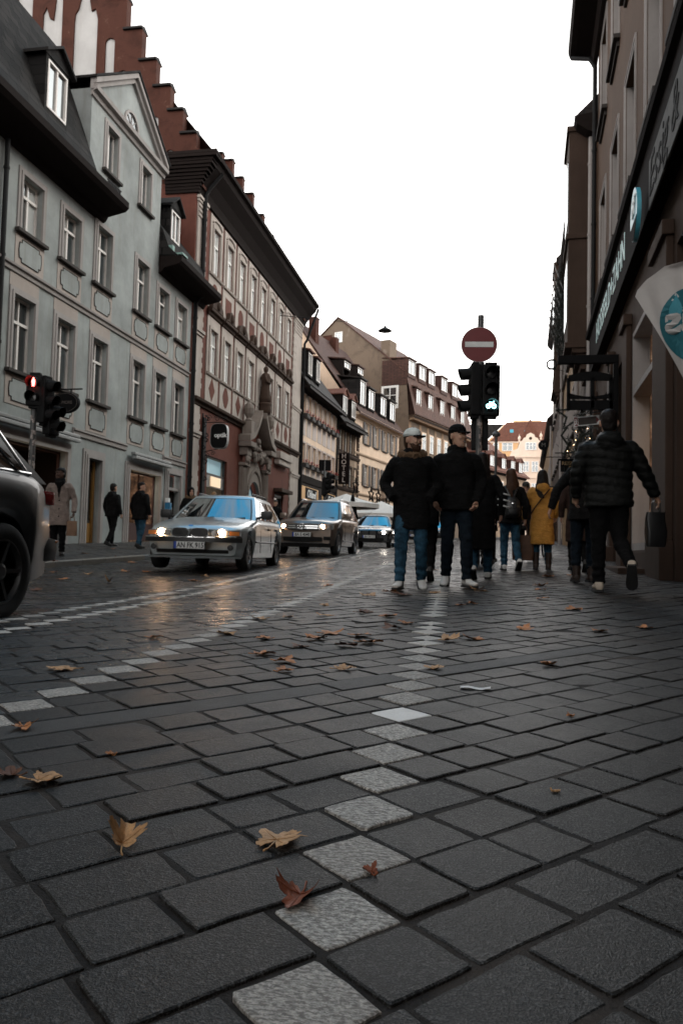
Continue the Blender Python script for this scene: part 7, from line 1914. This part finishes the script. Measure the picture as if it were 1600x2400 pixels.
def fuse(mb, name, mat, parent, voxel, disp=None, smooth_it=2):
    o = mb.build(name, mat, parent, smooth=True)
    md = o.modifiers.new('r', 'REMESH'); md.mode = 'VOXEL'; md.voxel_size = voxel; md.use_smooth_shade = True
    if smooth_it:
        s = o.modifiers.new('s', 'SMOOTH'); s.iterations = smooth_it; s.factor = .5
    dg = bpy.context.evaluated_depsgraph_get(); dg.update()
    me = bpy.data.meshes.new_from_object(o.evaluated_get(dg)); o.modifiers.clear(); old = o.data; o.data = me; bpy.data.meshes.remove(old)
    if disp:
        ns = [v.normal.copy() for v in me.vertices]
        for v, nn in zip(me.vertices, ns): v.co += nn * disp(v.co)
    me.polygons.foreach_set('use_smooth', [True] * len(me.polygons)); me.update()
    return o
def wrinkle(amp, f=9, seed=0, z=1.0):
    return lambda c: amp * (noise.noise(V((c.x * f, c.y * f, c.z * f * z + seed))) + .5 * noise.noise(V((c.x * f * 2.3 + 5, c.y * f * 2.3, c.z * f * 2.3 * z + seed))))
def hand(mb, w, d, side, curl=.5, palm=None):
    """palm + five fingers; w wrist point, d direction of the forearm, side +1 left hand"""
    w = V(w); d = V(d).normalized(); px = V((-side, 0, 0)); px = (px - d * px.dot(d)).normalized(); acr = d.cross(px) * side  # px: palm faces the thigh
    mb.tube([w - d * .03, w, w + d * .04, w + d * .085], [.026, .027, .036, .034], 10, sq=.62)
    for k, (o, l) in enumerate(((-.028, .068), (-.0095, .078), (.0095, .072), (.027, .056))):
        a = w + d * .075 + acr * o
        b1 = a + (d * .8 + px * curl * .5).normalized() * l * .45; b2 = b1 + (d * (1 - curl) + px * curl).normalized() * l * .33; b3 = b2 + (d * (.6 - curl) + px * (curl + .2)).normalized() * l * .28
        mb.tube([a, b1, b2, b3], [.0105, .0098, .009, .0075], 7)
    a = w + d * .03 - acr * .03; mb.tube([a, a + (d * .7 - acr * .7).normalized() * .035, a + (d * .9 - acr * .45 + px * .3).normalized() * .072], [.014, .012, .009], 7)
def shoe(t, ankle, toe_dir, mat, sole='sole_dark', pitch=0, stripes=False, boot=0, k=1.0):
    """ankle: ankle joint; pitch>0 lifts the heel"""
    d = V((toe_dir[0], toe_dir[1], 0)).normalized(); s = d.cross(V((0, 0, 1)))
    M = frame3(V(ankle), s, d, V((0, 0, 1))) @ Matrix.Rotation(-pitch, 4, 'X') @ Matrix.Scale(k, 4)
    m = MB(); hgt = .085
    prof = [(-.075, .028, .05, .02), (-.07, .036, .075, 0), (-.02, .04, .095, 0), (.03, .042, .085, 0), (.08, .046, .06, 0), (.13, .05, .052, 0), (.175, .045, .045, .0), (.2, .03, .036, .004), (.21, .014, .025, .01)]
    rings = []
    for y, w, h, z0 in prof:
        rr = []
        for q in range(12):
            a = 2 * pi * q / 12; rr.append(V((w * abs(cos(a)) ** .8 * (1 if cos(a) >= 0 else -1), y, -hgt + .018 + z0 + h * .5 + h * .5 * abs(sin(a)) ** .8 * (1 if sin(a) >= 0 else -1))))
        rings.append(rr)
    m.loft(rings)
    if boot: m.tube([(0, -.02, -.05), (0, -.02, .06), (0, -.015, boot)], [.05, .053, .062], 14)
    else: m.tube([(0, -.02, -.04), (0, -.022, .012)], [.044, .043], 12)
    o = m.build('shoe', mat, t, smooth=True, M=M, auto=60)
    so = MB(); base = [(w * 1.08, y) for y, w, h, z in prof] + [(-w * 1.08, y) for y, w, h, z in prof[::-1]]
    so.prism(base, lambda a, b, dd: (a, b, dd), -hgt, -hgt + .024); so.build('sole', sole, o, M=M)
    if stripes:
        st = MB()
        for q in range(3):
            for sd in (-1, 1): st.add([(sd * .0475, .005 + q * .026, -.035), (sd * .05, .018 + q * .026, -.035), (sd * .046, .0 + q * .024, .0), (sd * .043, -.012 + q * .024, .0)], [(0, 1, 2, 3)])
        st.build('stripe', 'shoe_dark', o, M=M, recalc=False)
    elif mat.startswith('shoe_w') or mat == 'shoe_cream':
        st = MB()
        for q in range(4): st.tube([(-.024, .035 + q * .022, .012 - q * .011), (.024, .035 + q * .022, .012 - q * .011)], .004, 5)
        st.build('laces', 'letter_white', o, M=M)
    return o
def head(t, bodymb, c, yaw, tilt, look, details=True, sk='skin'):
    """head shape into the body mesh, features as children; faces -y before yaw"""
    M = Matrix.Translation(c) @ Matrix.Rotation(yaw, 4, 'Z') @ Matrix.Rotation(tilt, 4, 'X')
    prof = [(-.135, .03, .035, -.045), (-.125, .048, .055, -.04), (-.10, .058, .07, -.03), (-.07, .066, .082, -.02), (-.03, .072, .092, -.008), (.01, .076, .098, 0), (.05, .0765, .1, .004), (.085, .068, .09, .006), (.11, .048, .066, .008), (.122, .02, .03, .008)]
    b = MB(); b.loft([[V((rx * cos(2 * pi * k / 18), y + ry * sin(2 * pi * k / 18), z)) for k in range(18)] for z, rx, ry, y in prof])
    b.ell((0, -.1, -.022), (.013, .02, .018), 8, 6); b.tube([(0, -.09, .022), (0, -.103, -.012)], [.008, .011], 8)
    b.ell((0, -.092, .034), (.05, .014, .012), 10, 6); b.ell((0, -.082, -.105), (.026, .018, .02), 8, 6)
    for s in (-1, 1): b.ell((s * .085, .012, -.012), (.011, .022, .035), 8, 6); b.ell((s * .04, -.078, -.03), (.022, .018, .022), 8, 6)
    b.xf(M); bodymb.add(b.v, b.f)
    if details:
        e = MB()
        for s in (-1, 1): e.ell((s * .032, -.0925, .014), (.013, .006, .006), 8, 5); e.tube([(s * .015, -.106, .033), (s * .035, -.104, .038), (s * .052, -.09, .032)], .0055, 5)
        e.build('eyes', 'eye_dark', t, M=M)
        m = MB(); m.tube([(-.026, -.09, -.066), (-.012, -.0985, -.071), (.012, -.0985, -.071), (.026, -.09, -.066)], [.004, .006, .006, .004], 6); m.build('mouth', 'lip', t, M=M)
        if look == 'smile': m = MB(); m.tube([(-.016, -.1, -.0665), (0, -.104, -.068), (.016, -.1, -.0665)], .0045, 5); m.build('teeth', 'teeth', t, M=M)
    return M
def beard(t, M, mat='beard_brown'):
    b = MB(); b.loft([[V((rx * cos(a), y + ry * sin(a), z)) for a in [pi + pi * k / 14 for k in range(15)]] + [V((rx * .8 * cos(a), y + ry * .7 * sin(a), z)) for a in [2 * pi - pi * k / 14 for k in range(15)]] for z, rx, ry, y in ((-.145, .03, .045, -.045), (-.12, .055, .066, -.038), (-.085, .068, .083, -.024), (-.045, .075, .08, -.01))])
    b.tube([(-.03, -.094, -.056), (0, -.106, -.05), (.03, -.094, -.056)], .008, 6); fuse(b, 'beard', mat, t, .006, wrinkle(.003, 40)).matrix_local = M
def hair(t, M, mat, style='short'):
    b = MB()
    prof = [(.0, .079, .09, .02), (.03, .0815, .1, .012), (.06, .082, .106, .008), (.09, .074, .098, .008), (.115, .054, .075, .01), (.132, .022, .032, .01)]
    b.loft([[V((rx * cos(2 * pi * k / 20), y + ry * sin(2 * pi * k / 20) * (1 if sin(2 * pi * k / 20) > 0 or z > .05 else .55), z)) for k in range(20)] for z, rx, ry, y in prof])
    b.loft([[V((rx * cos(2 * pi * k / 16), y + ry * sin(2 * pi * k / 16), z)) for k in range(16)] for z, rx, ry, y in ((-.09, .05, .03, .055), (-.06, .068, .045, .05), (-.02, .075, .06, .042), (.03, .078, .075, .03))])
    if style == 'long':
        b.loft([[V((rx * cos(2 * pi * k / 18), y + ry * sin(2 * pi * k / 18), z)) for k in range(18)] for z, rx, ry, y in ((-.4, .05, .022, .12), (-.36, .1, .035, .115), (-.25, .13, .05, .105), (-.15, .12, .065, .085), (-.05, .1, .085, .05), (.05, .088, .1, .02), (.1, .06, .075, .012))])
    if style == 'bun': b.ell((0, .1, .06), (.05, .05, .05))
    fuse(b, 'hair', mat, t, .0075, wrinkle(.005, 26, z=.3)).matrix_local = M
def cap(t, M, mat, peakm):
    b = MB(); b.loft([[V((rx * cos(2 * pi * k / 20), .006 + ry * sin(2 * pi * k / 20), z)) for k in range(20)] for z, rx, ry in ((.035, .085, .107), (.06, .087, .108), (.09, .08, .1), (.115, .062, .08), (.132, .035, .045), (.138, .01, .012))])
    for k in range(6): a = 2 * pi * k / 6 + .3; b.tube([(.083 * cos(a), .006 + .105 * sin(a), .05), (.07 * cos(a), .006 + .09 * sin(a), .1), (.0, .006, .139)], .003, 4)
    o = b.build('cap', mat, t, smooth=True, M=M)
    p = MB(); P = []
    for j in range(5):
        f = j / 4
        P.append([V(((.08 + .004 * f) * sin(a) * (1 - .15 * f), -.06 * (1 - f) - .092 * cos(a) * (.35 + .65 * f) - .085 * f * cos(a), .04 - .012 * f + .016 * (1 - cos(a * .9)) * -1)) for a in [-1.25 + 2.5 * k / 14 for k in range(15)]])
    vs = [p_ for r in P for p_ in r]; fs = [(j * 15 + i, j * 15 + i + 1, (j + 1) * 15 + i + 1, (j + 1) * 15 + i) for j in range(4) for i in range(14)]
    p.add(vs, fs); p.add([v + V((0, 0, .006)) for v in vs], [f[::-1] for f in fs]); p.build('cap_peak', peakm, o, smooth=True, M=M, recalc=False)
def person(label, pos, rz, H=1.78, sk='skin', legs=None, arms=None, top='coat_black', bottom='jeans_dark', hem=.82, coat=None, shoes='shoe_dark', shoeargs=({}, {}), hairm='hair_dark', hairs='short', headyaw=0, tilt=0, look=None, hd=True, build=1.0, puffer=0, pamp=1, hoodup=False, hood=False, collar=True, capm=None, beardm=None, vox=.0085, flare=1.0, furm=None, slit=False, lean=0, hands=(True, True), curl=.45):
    k = H / 1.80
    t = thing('person', label, 'person', (pos[0], pos[1], gz(pos[0], pos[1])), rz, 'people in the street')
    t.scale = (k, k, k)
    # joints (left side +x); legs: (knee, ankle, toe_dir, pitch) ; arms: (elbow, wrist)
    legs = legs or [((.10, -.03, .50), (.10, .0, .09), (.1, -1), 0), ((-.10, .01, .50), (-.10, .02, .09), (-.1, -1), 0)]
    arms = arms or [((.27, .03, 1.16), (.27, -.06, .92)), ((-.27, .03, 1.16), (-.27, -.06, .92))]
    lz = V((0, lean, 0))
    b = MB()
    B = build
    # --- body
    b.loft([ring((0, 0, .86), .15, .10), ring((0, 0, .95), .16, .11), ring((0, lean * .2, 1.08), .14, .1), ring((0, lean * .5, 1.25), .155, .11), ring((0, lean * .8, 1.38), .165, .105), ring((0, lean, 1.46), .12, .08), ring((0, lean, 1.5), .062, .06)])
    hc = V((0, lean * 1.2 - .015, 1.665))
    b.tube([(0, lean + .005, 1.45), (0, lean * 1.2, 1.58)], [.062, .056], 12)
    for sd, (kn, an, td, pi_) in zip((1, -1), legs):
        limb(b, [(sd * .085, 0, .93), kn, an], [.082, .055, .038]); a = V(an); d = V((td[0], td[1], 0)).normalized()
        b.tube([a + V((0, 0, .02)), a + V((0, 0, -.03)), a + d * .03 + V((0, 0, -.05)), a + d * .05 + V((0, 0, -.052))], [.034, .032, .026, .018], 8)
    for sd, (el, wr), hv in zip((1, -1), arms, hands):
        limb(b, [(sd * .175, lean, 1.44), el, wr], [.05, .038, .026])
        if hv: hand(b, wr, V(wr) - V(el), sd, curl)
    M = head(t, b, hc, headyaw, tilt, look, hd, sk)
    fuse(b, 'body', sk, t, vox, None, 2)
    # --- trousers
    q = MB(); q.loft([ring((0, 0, .82), .15 * B, .11), ring((0, 0, .9), .165 * B, .125), ring((0, 0, 1.02), .155 * B, .12)])
    for sd, (kn, an, td, pi_) in zip((1, -1), legs):
        A = V(an); limb(q, [(sd * .085, 0, .92), kn, A + V((0, 0, .0))], [.098 * B, .074, .058], 14)
    fuse(q, 'trousers', bottom, t, .012, lambda c: wrinkle(.008, 12, 3, 1.3)(c) + (.008 * sin(c.z * 75 + 8 * c.x) * max(0, 1 - abs(c.z - .2) / .16)) + .004 * sin(c.z * 60 + 9 * c.x) * max(0, 1 - abs(c.z - .5) / .12))
    for (kn, an, td, pt_), sa in zip(legs, shoeargs):
        sa = dict(sa); sh = sa.pop('mat', shoes); shoe(t, an, td, sh, pitch=pt_, **sa)
    # --- jacket or coat
    j = MB()
    rows = []
    zs = [hem] + [z for z in (.6, .75, .9, 1.02) if z > hem + .04] + [1.15, 1.28, 1.38, 1.45, 1.5]
    for z in zs:
        if z <= 1.05: w = .185 * B + (1.05 - z) * .06 * flare; d = .138 + (1.05 - z) * .2 * flare
        elif z < 1.3: w = .178 * B + (z - 1.05) * .08; d = .132
        elif z < 1.4: w = .2 * B; d = .135
        elif z < 1.48: w = .16 * B; d = .11
        else: w = .085; d = .085
        rows.append(ring((0, lean * max(0, (z - .95) / .5), z), w, d, 22))
    j.loft(rows)
    for sd, (el, wr) in zip((1, -1), arms):
        W = V(wr); E = V(el); W2 = W + (W - E).normalized() * .012
        limb(j, [(sd * .08, lean, 1.42), (sd * .178 * B, lean, 1.395), E, W2], [.06, .08 * (1 + .1 * (puffer > 0)), .064 * (1 + .1 * (puffer > 0)), .05], 14); j.ell((sd * .165 * B, lean, 1.395), (.082, .082, .085), 14, 8)
    if collar: j.loft([ring((0, lean + .005, 1.46), .1, .095), ring((0, lean + .0, 1.52), .083, .083), ring((0, lean - .0, 1.565), .078, .08)])
    if hood:
        j.ell((0, lean + .1, 1.47), (.125, .07, .09), 14, 8); j.loft([ring((0, lean + .04, 1.43), .13, .12), ring((0, lean + .03, 1.5), .115, .105), ring((0, lean + .03, 1.55), .1, .09)])
    if puffer: disp = lambda c: .012 * pamp * abs(sin(pi * (c.z - .02 * sin(6 * c.x) + .012 * noise.noise(c * 6)) / puffer)) - .004 + wrinkle(.006, 16)(c)
    else: disp = lambda c: wrinkle(.014, 5.5, 1, .8)(c) + .0018 * sin(c.z * 50 + 12 * c.x + 4 * noise.noise(c * 5))
    jo = fuse(j, 'coat' if hem < .75 else 'jacket', top, t, .012, disp)
    if furm:
        f = MB(); 
        for q_ in range(22):
            a = 2 * pi * q_ / 22; f.ell((.125 * cos(a), lean + .03 + .1 * sin(a), 1.505 + .03 * sin(a)), (.045, .045, .05), 8, 6)
        fuse(f, 'fur_collar', furm, t, .01, wrinkle(.02, 35))
    if hoodup:
        h = MB(); h.loft([[V((rx * cos(2 * pi * q_ / 20), y + ry * sin(2 * pi * q_ / 20), z)) for q_ in range(20)] for z, rx, ry, y in ((-.17, .1, .1, .03), (-.1, .098, .1, .025), (0, .105, .118, .02), (.08, .1, .115, .02), (.13, .065, .075, .025), (.15, .02, .03, .03))]); fuse(h, 'hood', hoodup, t, .01, wrinkle(.006, 14)).matrix_local = M
    elif capm: hair(t, M, hairm, 'short'); cap(t, M, *capm)
    elif hairs: hair(t, M, hairm, hairs)
    if beardm: beard(t, M, beardm)
    return t, M
R180 = pi
# the two men in caps
pocket = [((.31, .07, 1.17), (.2, -.13, 1.0)), ((-.31, .07, 1.17), (-.2, -.13, 1.0))]
t, M = person('smiling bearded man in pale grey cap, black parka and blue jeans with white shoes', (-.79, 8.55), .08, 1.8, 'skin',
    legs=[((.12, -.09, .5), (.13, .12, .115), (.15, -1), .3), ((-.1, -.15, .51), (-.105, -.2, .088), (-.2, -1), 0)],
    arms=pocket, top='coat_black', bottom='jeans_blue', hem=.66, shoes='shoe_white', hairm='hair_brown', headyaw=.95, look='smile', hood=True, capm=('cap_grey', 'coat_dark'), beardm='beard_brown', flare=.55, furm='fur', build=1.08, hands=(False, False))
t, M = person('taller man in black cap and black quilted jacket, white striped shoes, beside the grey-capped man', (-.31, 9.05), .05, 1.9, 'skin',
    legs=[((.11, -.16, .51), (.125, -.22, .088), (.45, -1), .0), ((-.09, -.05, .5), (-.1, .16, .13), (-.12, -1), .35)],
    arms=[((.29, .05, 1.16), (.215, -.1, .93)), ((-.29, .05, 1.16), (-.23, -.08, .93))], top='coat_black', bottom='jeans_dark', hem=.84, shoes='shoe_white', shoeargs=({'stripes': True}, {}), headyaw=.85, look='smile', hood=True, capm=('coat_black', 'coat_black'), puffer=.15, pamp=.5, build=1.05, curl=.5)
walkA = [((.09, -.12, .51), (.09, -.03, .1), (.05, -1), .0), ((-.09, .02, .5), (-.09, .24, .16), (-.05, -1), .65)]
walkB = [((.09, .0, .5), (.09, .2, .15), (.05, -1), .6), ((-.09, -.1, .51), (-.09, -.12, .088), (-.05, -1), 0)]
person('walker in dark clothes almost hidden behind the grey-capped man, black trouser leg showing', (-.74, 10.2), R180, 1.62, legs=walkA, bottom='trousers_black', hem=.8)
t, M = person('woman in a long black coat with pale sleeve stripes behind the black-capped man', (-.02, 10.55), R180 - .05, 1.72, legs=walkB, bottom='jeans_blue', hem=.42, shoes='shoe_white', flare=.5, arms=[((.27, .02, 1.16), (.28, -.1, .93)), ((-.3, .05, 1.16), (-.27, -.05, .92))], hairs='long')
st = MB()
for kk in range(3):
    z = 1.2 - kk * .085; st.tube([V((-.30, .05, z)) + V((.085 * cos(a), .085 * sin(a), .02 * cos(a))) for a in [pi * .5 + k_ * pi / 8 for k_ in range(12)]], .011, 5)
st.build('sleeve_stripe', 'letter_white', t)
# woman with the backpack
t, M = person('woman with small black backpack, dark jacket, blue jeans and white trainers, seen from behind', (.44, 12.95), R180 + .1, 1.69, legs=[((.1, -.04, .51), (.1, -.05, .088), (0, -1), 0), ((-.1, .0, .5), (-.12, .2, .17), (0, -1), .75)][::-1] and [((.09, -.08, .51), (.09, -.05, .088), (0, -1), 0), ((-.1, .0, .5), (-.13, .2, .16), (.1, -1), .7)], bottom='jeans_blue', hem=.82, shoes='shoe_white', shoeargs=({'stripes': True}, {'stripes': True}), hairm='hair_brown', hairs='long', headyaw=.3, build=.98, top='coat_black')
bp = thing('backpack', 'small black backpack with silver badge on the back of the jeans-wearing woman', 'backpack', (.44, 12.95, gz(.44, 12.95)), R180 + .1)
m = MB(); m.loft([ring((0, .2, .86), .1, .05), ring((0, .22, .9), .125, .075), ring((0, .225, 1.02), .13, .08), ring((0, .21, 1.13), .115, .07), ring((0, .19, 1.19), .07, .045)]); fuse(m, 'pouch', 'leather', bp, .009, wrinkle(.004, 16))
m = MB(); m.bbox(-.075, .075, .27, .315, .9, 1.0, .02); m.build('front_pocket', 'leather', bp, smooth=True)
m = MB(); m.ell((0, .31, 1.08), (.022, .006, .022), 10, 6); m.build('badge', 'chrome', bp)
m = MB()
for sd in (-1, 1): m.tube([(sd * .03, .19, 1.2), (sd * .08, .14, 1.32), (sd * .11, .06, 1.385), (sd * .13, -.06, 1.34), (sd * .15, -.12, 1.15), (sd * .16, .0, .95), (sd * .11, .17, .92)], .014, 6)
m.build('strap', 'leather', bp)
# woman in the ochre coat
t, M = person('woman with long black hair in a knee-length ochre raincoat and brown boots', (.97, 13.25), R180 - .05, 1.68, legs=[((.1, -.02, .5), (.1, -.02, .088), (0, -1), 0), ((-.1, -.02, .5), (-.12, .0, .088), (0, -1), 0)], bottom='jeans_blue', hem=.45, top='coat_mustard', shoes='shoe_brown', shoeargs=({'boot': .22}, {'boot': .22}), hairm='hair_dark', hairs='long', flare=.75, hood=True, arms=[((.29, .03, 1.14), (.30, .0, .9)), ((-.28, -.02, 1.14), (-.24, -.12, .95))], build=1.05)
m = MB(); m.tube([(-.12, .17, 1.43), (.0, .19, 1.28), (.13, .185, 1.1), (.24, .12, .92)], .013, 6); m.build('bag_strap', 'coat_brown', t)
m = MB(); m.add([(-.06, .198, .44), (.02, .2, .44), (-.02, .19, .58)], [(0, 1, 2)]); m.build('coat_slit', 'trousers_black', t, recalc=False)
def carrier(name, label, pos, w, d, h, mat, rz=0, handle=.18, cat='bag'):
    t = thing(name, label, cat, pos, rz)
    m = MB(); n = 10
    rows = []
    for z, f, g in ((0, .94, 1), (.02, 1, 1.05), (h * .4, 1.0, 1.1), (h * .8, .98, .75), (h, .96, .5)):
        rows.append(ring((0, 0, z), w / 2 * f, d / 2 * g, 20, sq=6))
    m.loft(rows, cap=True); m.v = [(x + .006 * sin(z * 19 + y * 30), y + .008 * sin(x * 25 + z * 16), z) for x, y, z in m.v]; m.build('bag_body', mat, t, smooth=True, auto=50)
    s = MB()
    for yy in (-d * .2, d * .2): s.tube([(-w * .22, yy, h - .01), (-w * .16, yy, h + handle * .7), (0, yy * .4, h + handle), (w * .16, yy, h + handle * .7), (w * .22, yy, h - .01)], .006, 6)
    s.build('handle', mat, t); return t
carrier('shopping_bag', 'large brown bag carried low beside the woman in the ochre coat', (.66, 13.2, gz(.66, 13.2) + .16), .34, .16, .42, 'bag_brown', .1, .25)
# couple at the right
t, M = person('balding man in dark quilted puffer jacket walking away, cream-soled shoes', (1.28, 8.35), R180 - .03, 1.92, legs=[((.09, .0, .51), (.085, .0, .09), (.0, -1), 0), ((-.1, .03, .5), (-.17, .33, .26), (-.15, -1), .95)], arms=[((.3, .02, 1.17), (.3, -.1, .95)), ((-.33, -.02, 1.18), (-.44, -.08, .96))], bottom='trousers_black', hem=.83, top='puffer_dark', puffer=.085, shoes='shoe_cream', hairm='hair_dark', hood=True, build=1.18, headyaw=-.1)
carrier('carrier_bag', 'black paper carrier bag hanging from the hand of the balding man', (1.76, 8.43, gz(1.8, 8.4) + .47), .2, .1, .36, 'bag_black', .15, .14)
t, M = person('person with grey hood up and dark coat, left of the balding man', (1.24, 9.95), R180 + .05, 1.74, legs=[((.1, .0, .5), (.1, .02, .09), (0, -1), 0), ((-.1, -.04, .5), (-.1, -.06, .088), (0, -1), 0)], bottom='jeans_dark', hem=.8, top='coat_dark', hoodup='hood_grey', arms=[((.34, .02, 1.2), (.42, .0, .95)), ((-.27, .0, 1.16), (-.24, -.1, .95))], shoes='shoe_brown', shoeargs=({'boot': .12}, {'boot': .12}))
person('walker in dark brown coat ahead of the hooded person', (1.48, 12.6), R180, 1.7, legs=walkA, bottom='trousers_black', hem=.5, top='coat_brown', flare=.8, hairs='long')
# further walkers
t, M = person('walker in dark coat with a tan bag, between the black coat and the backpack', (.1, 15.6), R180, 1.7, legs=walkB, bottom='trousers_black', hem=.7, top='coat_dark', arms=[((.27, .03, 1.14), (.25, -.02, .9)), ((-.27, .03, 1.14), (-.25, -.02, .9))])
carrier('handbag', 'tan handbag swinging low beyond the hem of the black coat', (-.12, 15.5, gz(-.1, 15.5) + .38), .26, .12, .24, 'bag_tan', .3, .22)
person('man in flat cap facing the camera between the backpack and the ochre coat', (.9, 17.0), 0, 1.72, 'skin', legs=walkA, bottom='trousers_black', hem=.7, capm=('hood_grey', 'hood_grey'), vox=.011)
# left sidewalk
t, M = person('man in beige overcoat and dark scarf holding a brown paper bag on the far sidewalk', (-8.4, 14.2), .35, 1.79, 'skin_dark', legs=[((.08, -.03, .5), (.08, .0, .09), (.2, -1), 0), ((-.09, -.02, .5), (-.09, .01, .09), (-.1, -1), 0)], bottom='trousers_black', hem=.62, top='coat_beige', flare=.35, arms=[((.28, .04, 1.16), (.29, -.05, .9)), ((-.27, .04, 1.16), (-.26, -.06, .92))], hairm='hair_dark', headyaw=-.8, build=1.05, vox=.0095)
m = MB(); m.loft([ring((0, -.03, 1.42), .1, .1), ring((0, -.03, 1.5), .105, .11), ring((0, -.02, 1.57), .09, .095)]); m.prism([(-.06, 1.5), (.06, 1.5), (.0, 1.18)], lambda a, b, d: (a, d, b), -.165, -.12); fuse(m, 'scarf', 'coat_black', t, .009, wrinkle(.006, 20))
m = MB()
for z in (1.12, .95, .8): m.ell((.02, -.158 - (1.05 - z) * .02, z), (.014, .006, .014), 8, 5)
m.build('coat_button', 'coat_dark', t)
carrier('paper_bag', 'brown paper bag in the hand of the man in the beige overcoat', (-8.12, 14.22, gz(-8.1, 14.2) + .42), .2, .11, .3, 'bag_kraft', .4, .12)
person('left one of two walkers in black at the lit shop window, in narrow trousers', (-10.06, 19.7), R180 - .3, 1.75, legs=[((.1, -.12, .51), (.1, -.12, .09), (0, -1), 0), ((-.12, .06, .5), (-.14, .3, .13), (0, -1), .3)], bottom='trousers_black', hem=.85, top='coat_black', build=1.12, hood=True, vox=.012)
person('right one of two walkers in black at the lit shop window, head turned, blue jeans', (-9.05, 19.3), R180 - .25, 1.8, legs=[((.1, -.1, .51), (.1, -.14, .09), (0, -1), 0), ((-.12, .04, .5), (-.12, .2, .12), (0, -1), .3)], bottom='jeans_blue', hem=.78, top='coat_black', build=1.12, headyaw=-.9, hood=True, vox=.012)
person('person in black coat with fur collar seen above the roof of the silver estate', (-8.7, 22.0), .6, 1.82, top='coat_black', furm='fur', hoodup='coat_black', vox=.012)
person('fair-haired person seen behind the roof of the silver estate by the optician', (-8.55, 23.6), R180, 1.78, top='coat_dark', hairm='hair_fair', vox=.012)
person('dark figure on the far sidewalk between the silver estate and brown off-roader', (-8.3, 30.2), 0, 1.8, top='coat_black', vox=.012)
# ------------------------------------------------------------------ camera, sky, sun
def setup():
    cam = bpy.data.cameras.new('camera'); co = bpy.data.objects.new('camera', cam); COL.objects.link(co); SC.camera = co
    yaw, pitch, roll = radians(10.450845), radians(2.911726), .0255
    f = V((-sin(yaw) * cos(pitch), cos(yaw) * cos(pitch), sin(pitch))); r = V((cos(yaw), sin(yaw), 0)); u = r.cross(f)
    r2 = r * cos(roll) + u * sin(roll); u2 = -r * sin(roll) + u * cos(roll)
    co.matrix_world = frame3(V((0, 0, .66)), r2, u2, -f)
    cam.sensor_fit = 'VERTICAL'; cam.sensor_height = 36; cam.lens = 27; cam.clip_start = .05; cam.clip_end = 3000
    cam.dof.use_dof = True; cam.dof.focus_distance = 2.1; cam.dof.aperture_fstop = 11
    w = bpy.data.worlds.new('World'); SC.world = w; w.use_nodes = True
    nt = w.node_tree; bg = nt.nodes['Background']
    sky = N(nt, 'ShaderNodeTexSky'); sky.sky_type = 'NISHITA'; sky.sun_disc = False
    sky.sun_elevation = radians(38); sky.sun_rotation = radians(60); sky.air_density = 1.3; sky.dust_density = 1.0
    tc = N(nt, 'ShaderNodeTexCoord'); sp = N(nt, 'ShaderNodeSeparateXYZ'); L(nt, tc.outputs['Generated'], sp.inputs[0])
    # low sky is solid pale overcast; overhead the cloud breaks open and blue shows
    cl = noise_t(nt, 1.9, 7, .62, tc.outputs['Generated'], .4)
    el = N(nt, 'ShaderNodeMapRange'); el.inputs['From Min'].default_value = .58; el.inputs['From Max'].default_value = .80; L(nt, sp.outputs[2], el.inputs[0])
    nz = N(nt, 'ShaderNodeMapRange'); nz.inputs['From Min'].default_value = .62; nz.inputs['From Max'].default_value = .46; L(nt, cl, nz.inputs[0])
    op = N(nt, 'ShaderNodeMath', operation='MULTIPLY'); L(nt, el.outputs[0], op.inputs[0]); L(nt, nz.outputs[0], op.inputs[1])
    yy = N(nt, 'ShaderNodeMapRange'); yy.inputs['From Min'].default_value = .15; yy.inputs['From Max'].default_value = .4; L(nt, sp.outputs[1], yy.inputs[0])
    o2 = N(nt, 'ShaderNodeMath', operation='MULTIPLY'); L(nt, op.outputs[0], o2.inputs[0]); L(nt, yy.outputs[0], o2.inputs[1]); op = o2
    ht = N(nt, 'ShaderNodeMath', operation='MULTIPLY'); L(nt, op.outputs[0], ht.inputs[0]); ht.inputs[1].default_value = .95
    cloud = ramp(nt, sp.outputs[2], [(0, (12.5, 12.1, 11.7)), (.4, (11.0, 10.7, 10.4)), (.6, (6.0, 5.9, 5.8)), (.8, (3.4, 3.3, 3.2)), (1, (2.2, 2.1, 2.0))])
    blue = mixcol(nt, 1.0, sky.outputs[0], (.2, 1.4, 1.6), 'MULTIPLY')
    col = mixcol(nt, ht.outputs[0], cloud, blue)
    L(nt, col, bg.inputs['Color']); bg.inputs['Strength'].default_value = .11
    s = bpy.data.lights.new('sun', 'SUN'); s.energy = .6; s.angle = radians(25); s.color = (1, .95, .88)
    so = bpy.data.objects.new('sun', s); COL.objects.link(so)
    # same direction as the sky's sun: elevation 38, ahead and to the right
    el_, az = radians(38), radians(60)
    d = V((sin(az) * cos(el_), cos(az) * cos(el_), sin(el_))); so.rotation_euler = d.to_track_quat('Z', 'Y').to_euler()
    vs = SC.view_settings; vs.view_transform = 'Standard'; vs.look = 'None'; vs.gamma = 1; vs.exposure = 1.4; vs.use_curve_mapping = False
    SC.cycles.use_denoising = True; SC.cycles.max_bounces = 6; SC.cycles.sample_clamp_indirect = 6; SC.cycles.caustics_reflective = False
setup()
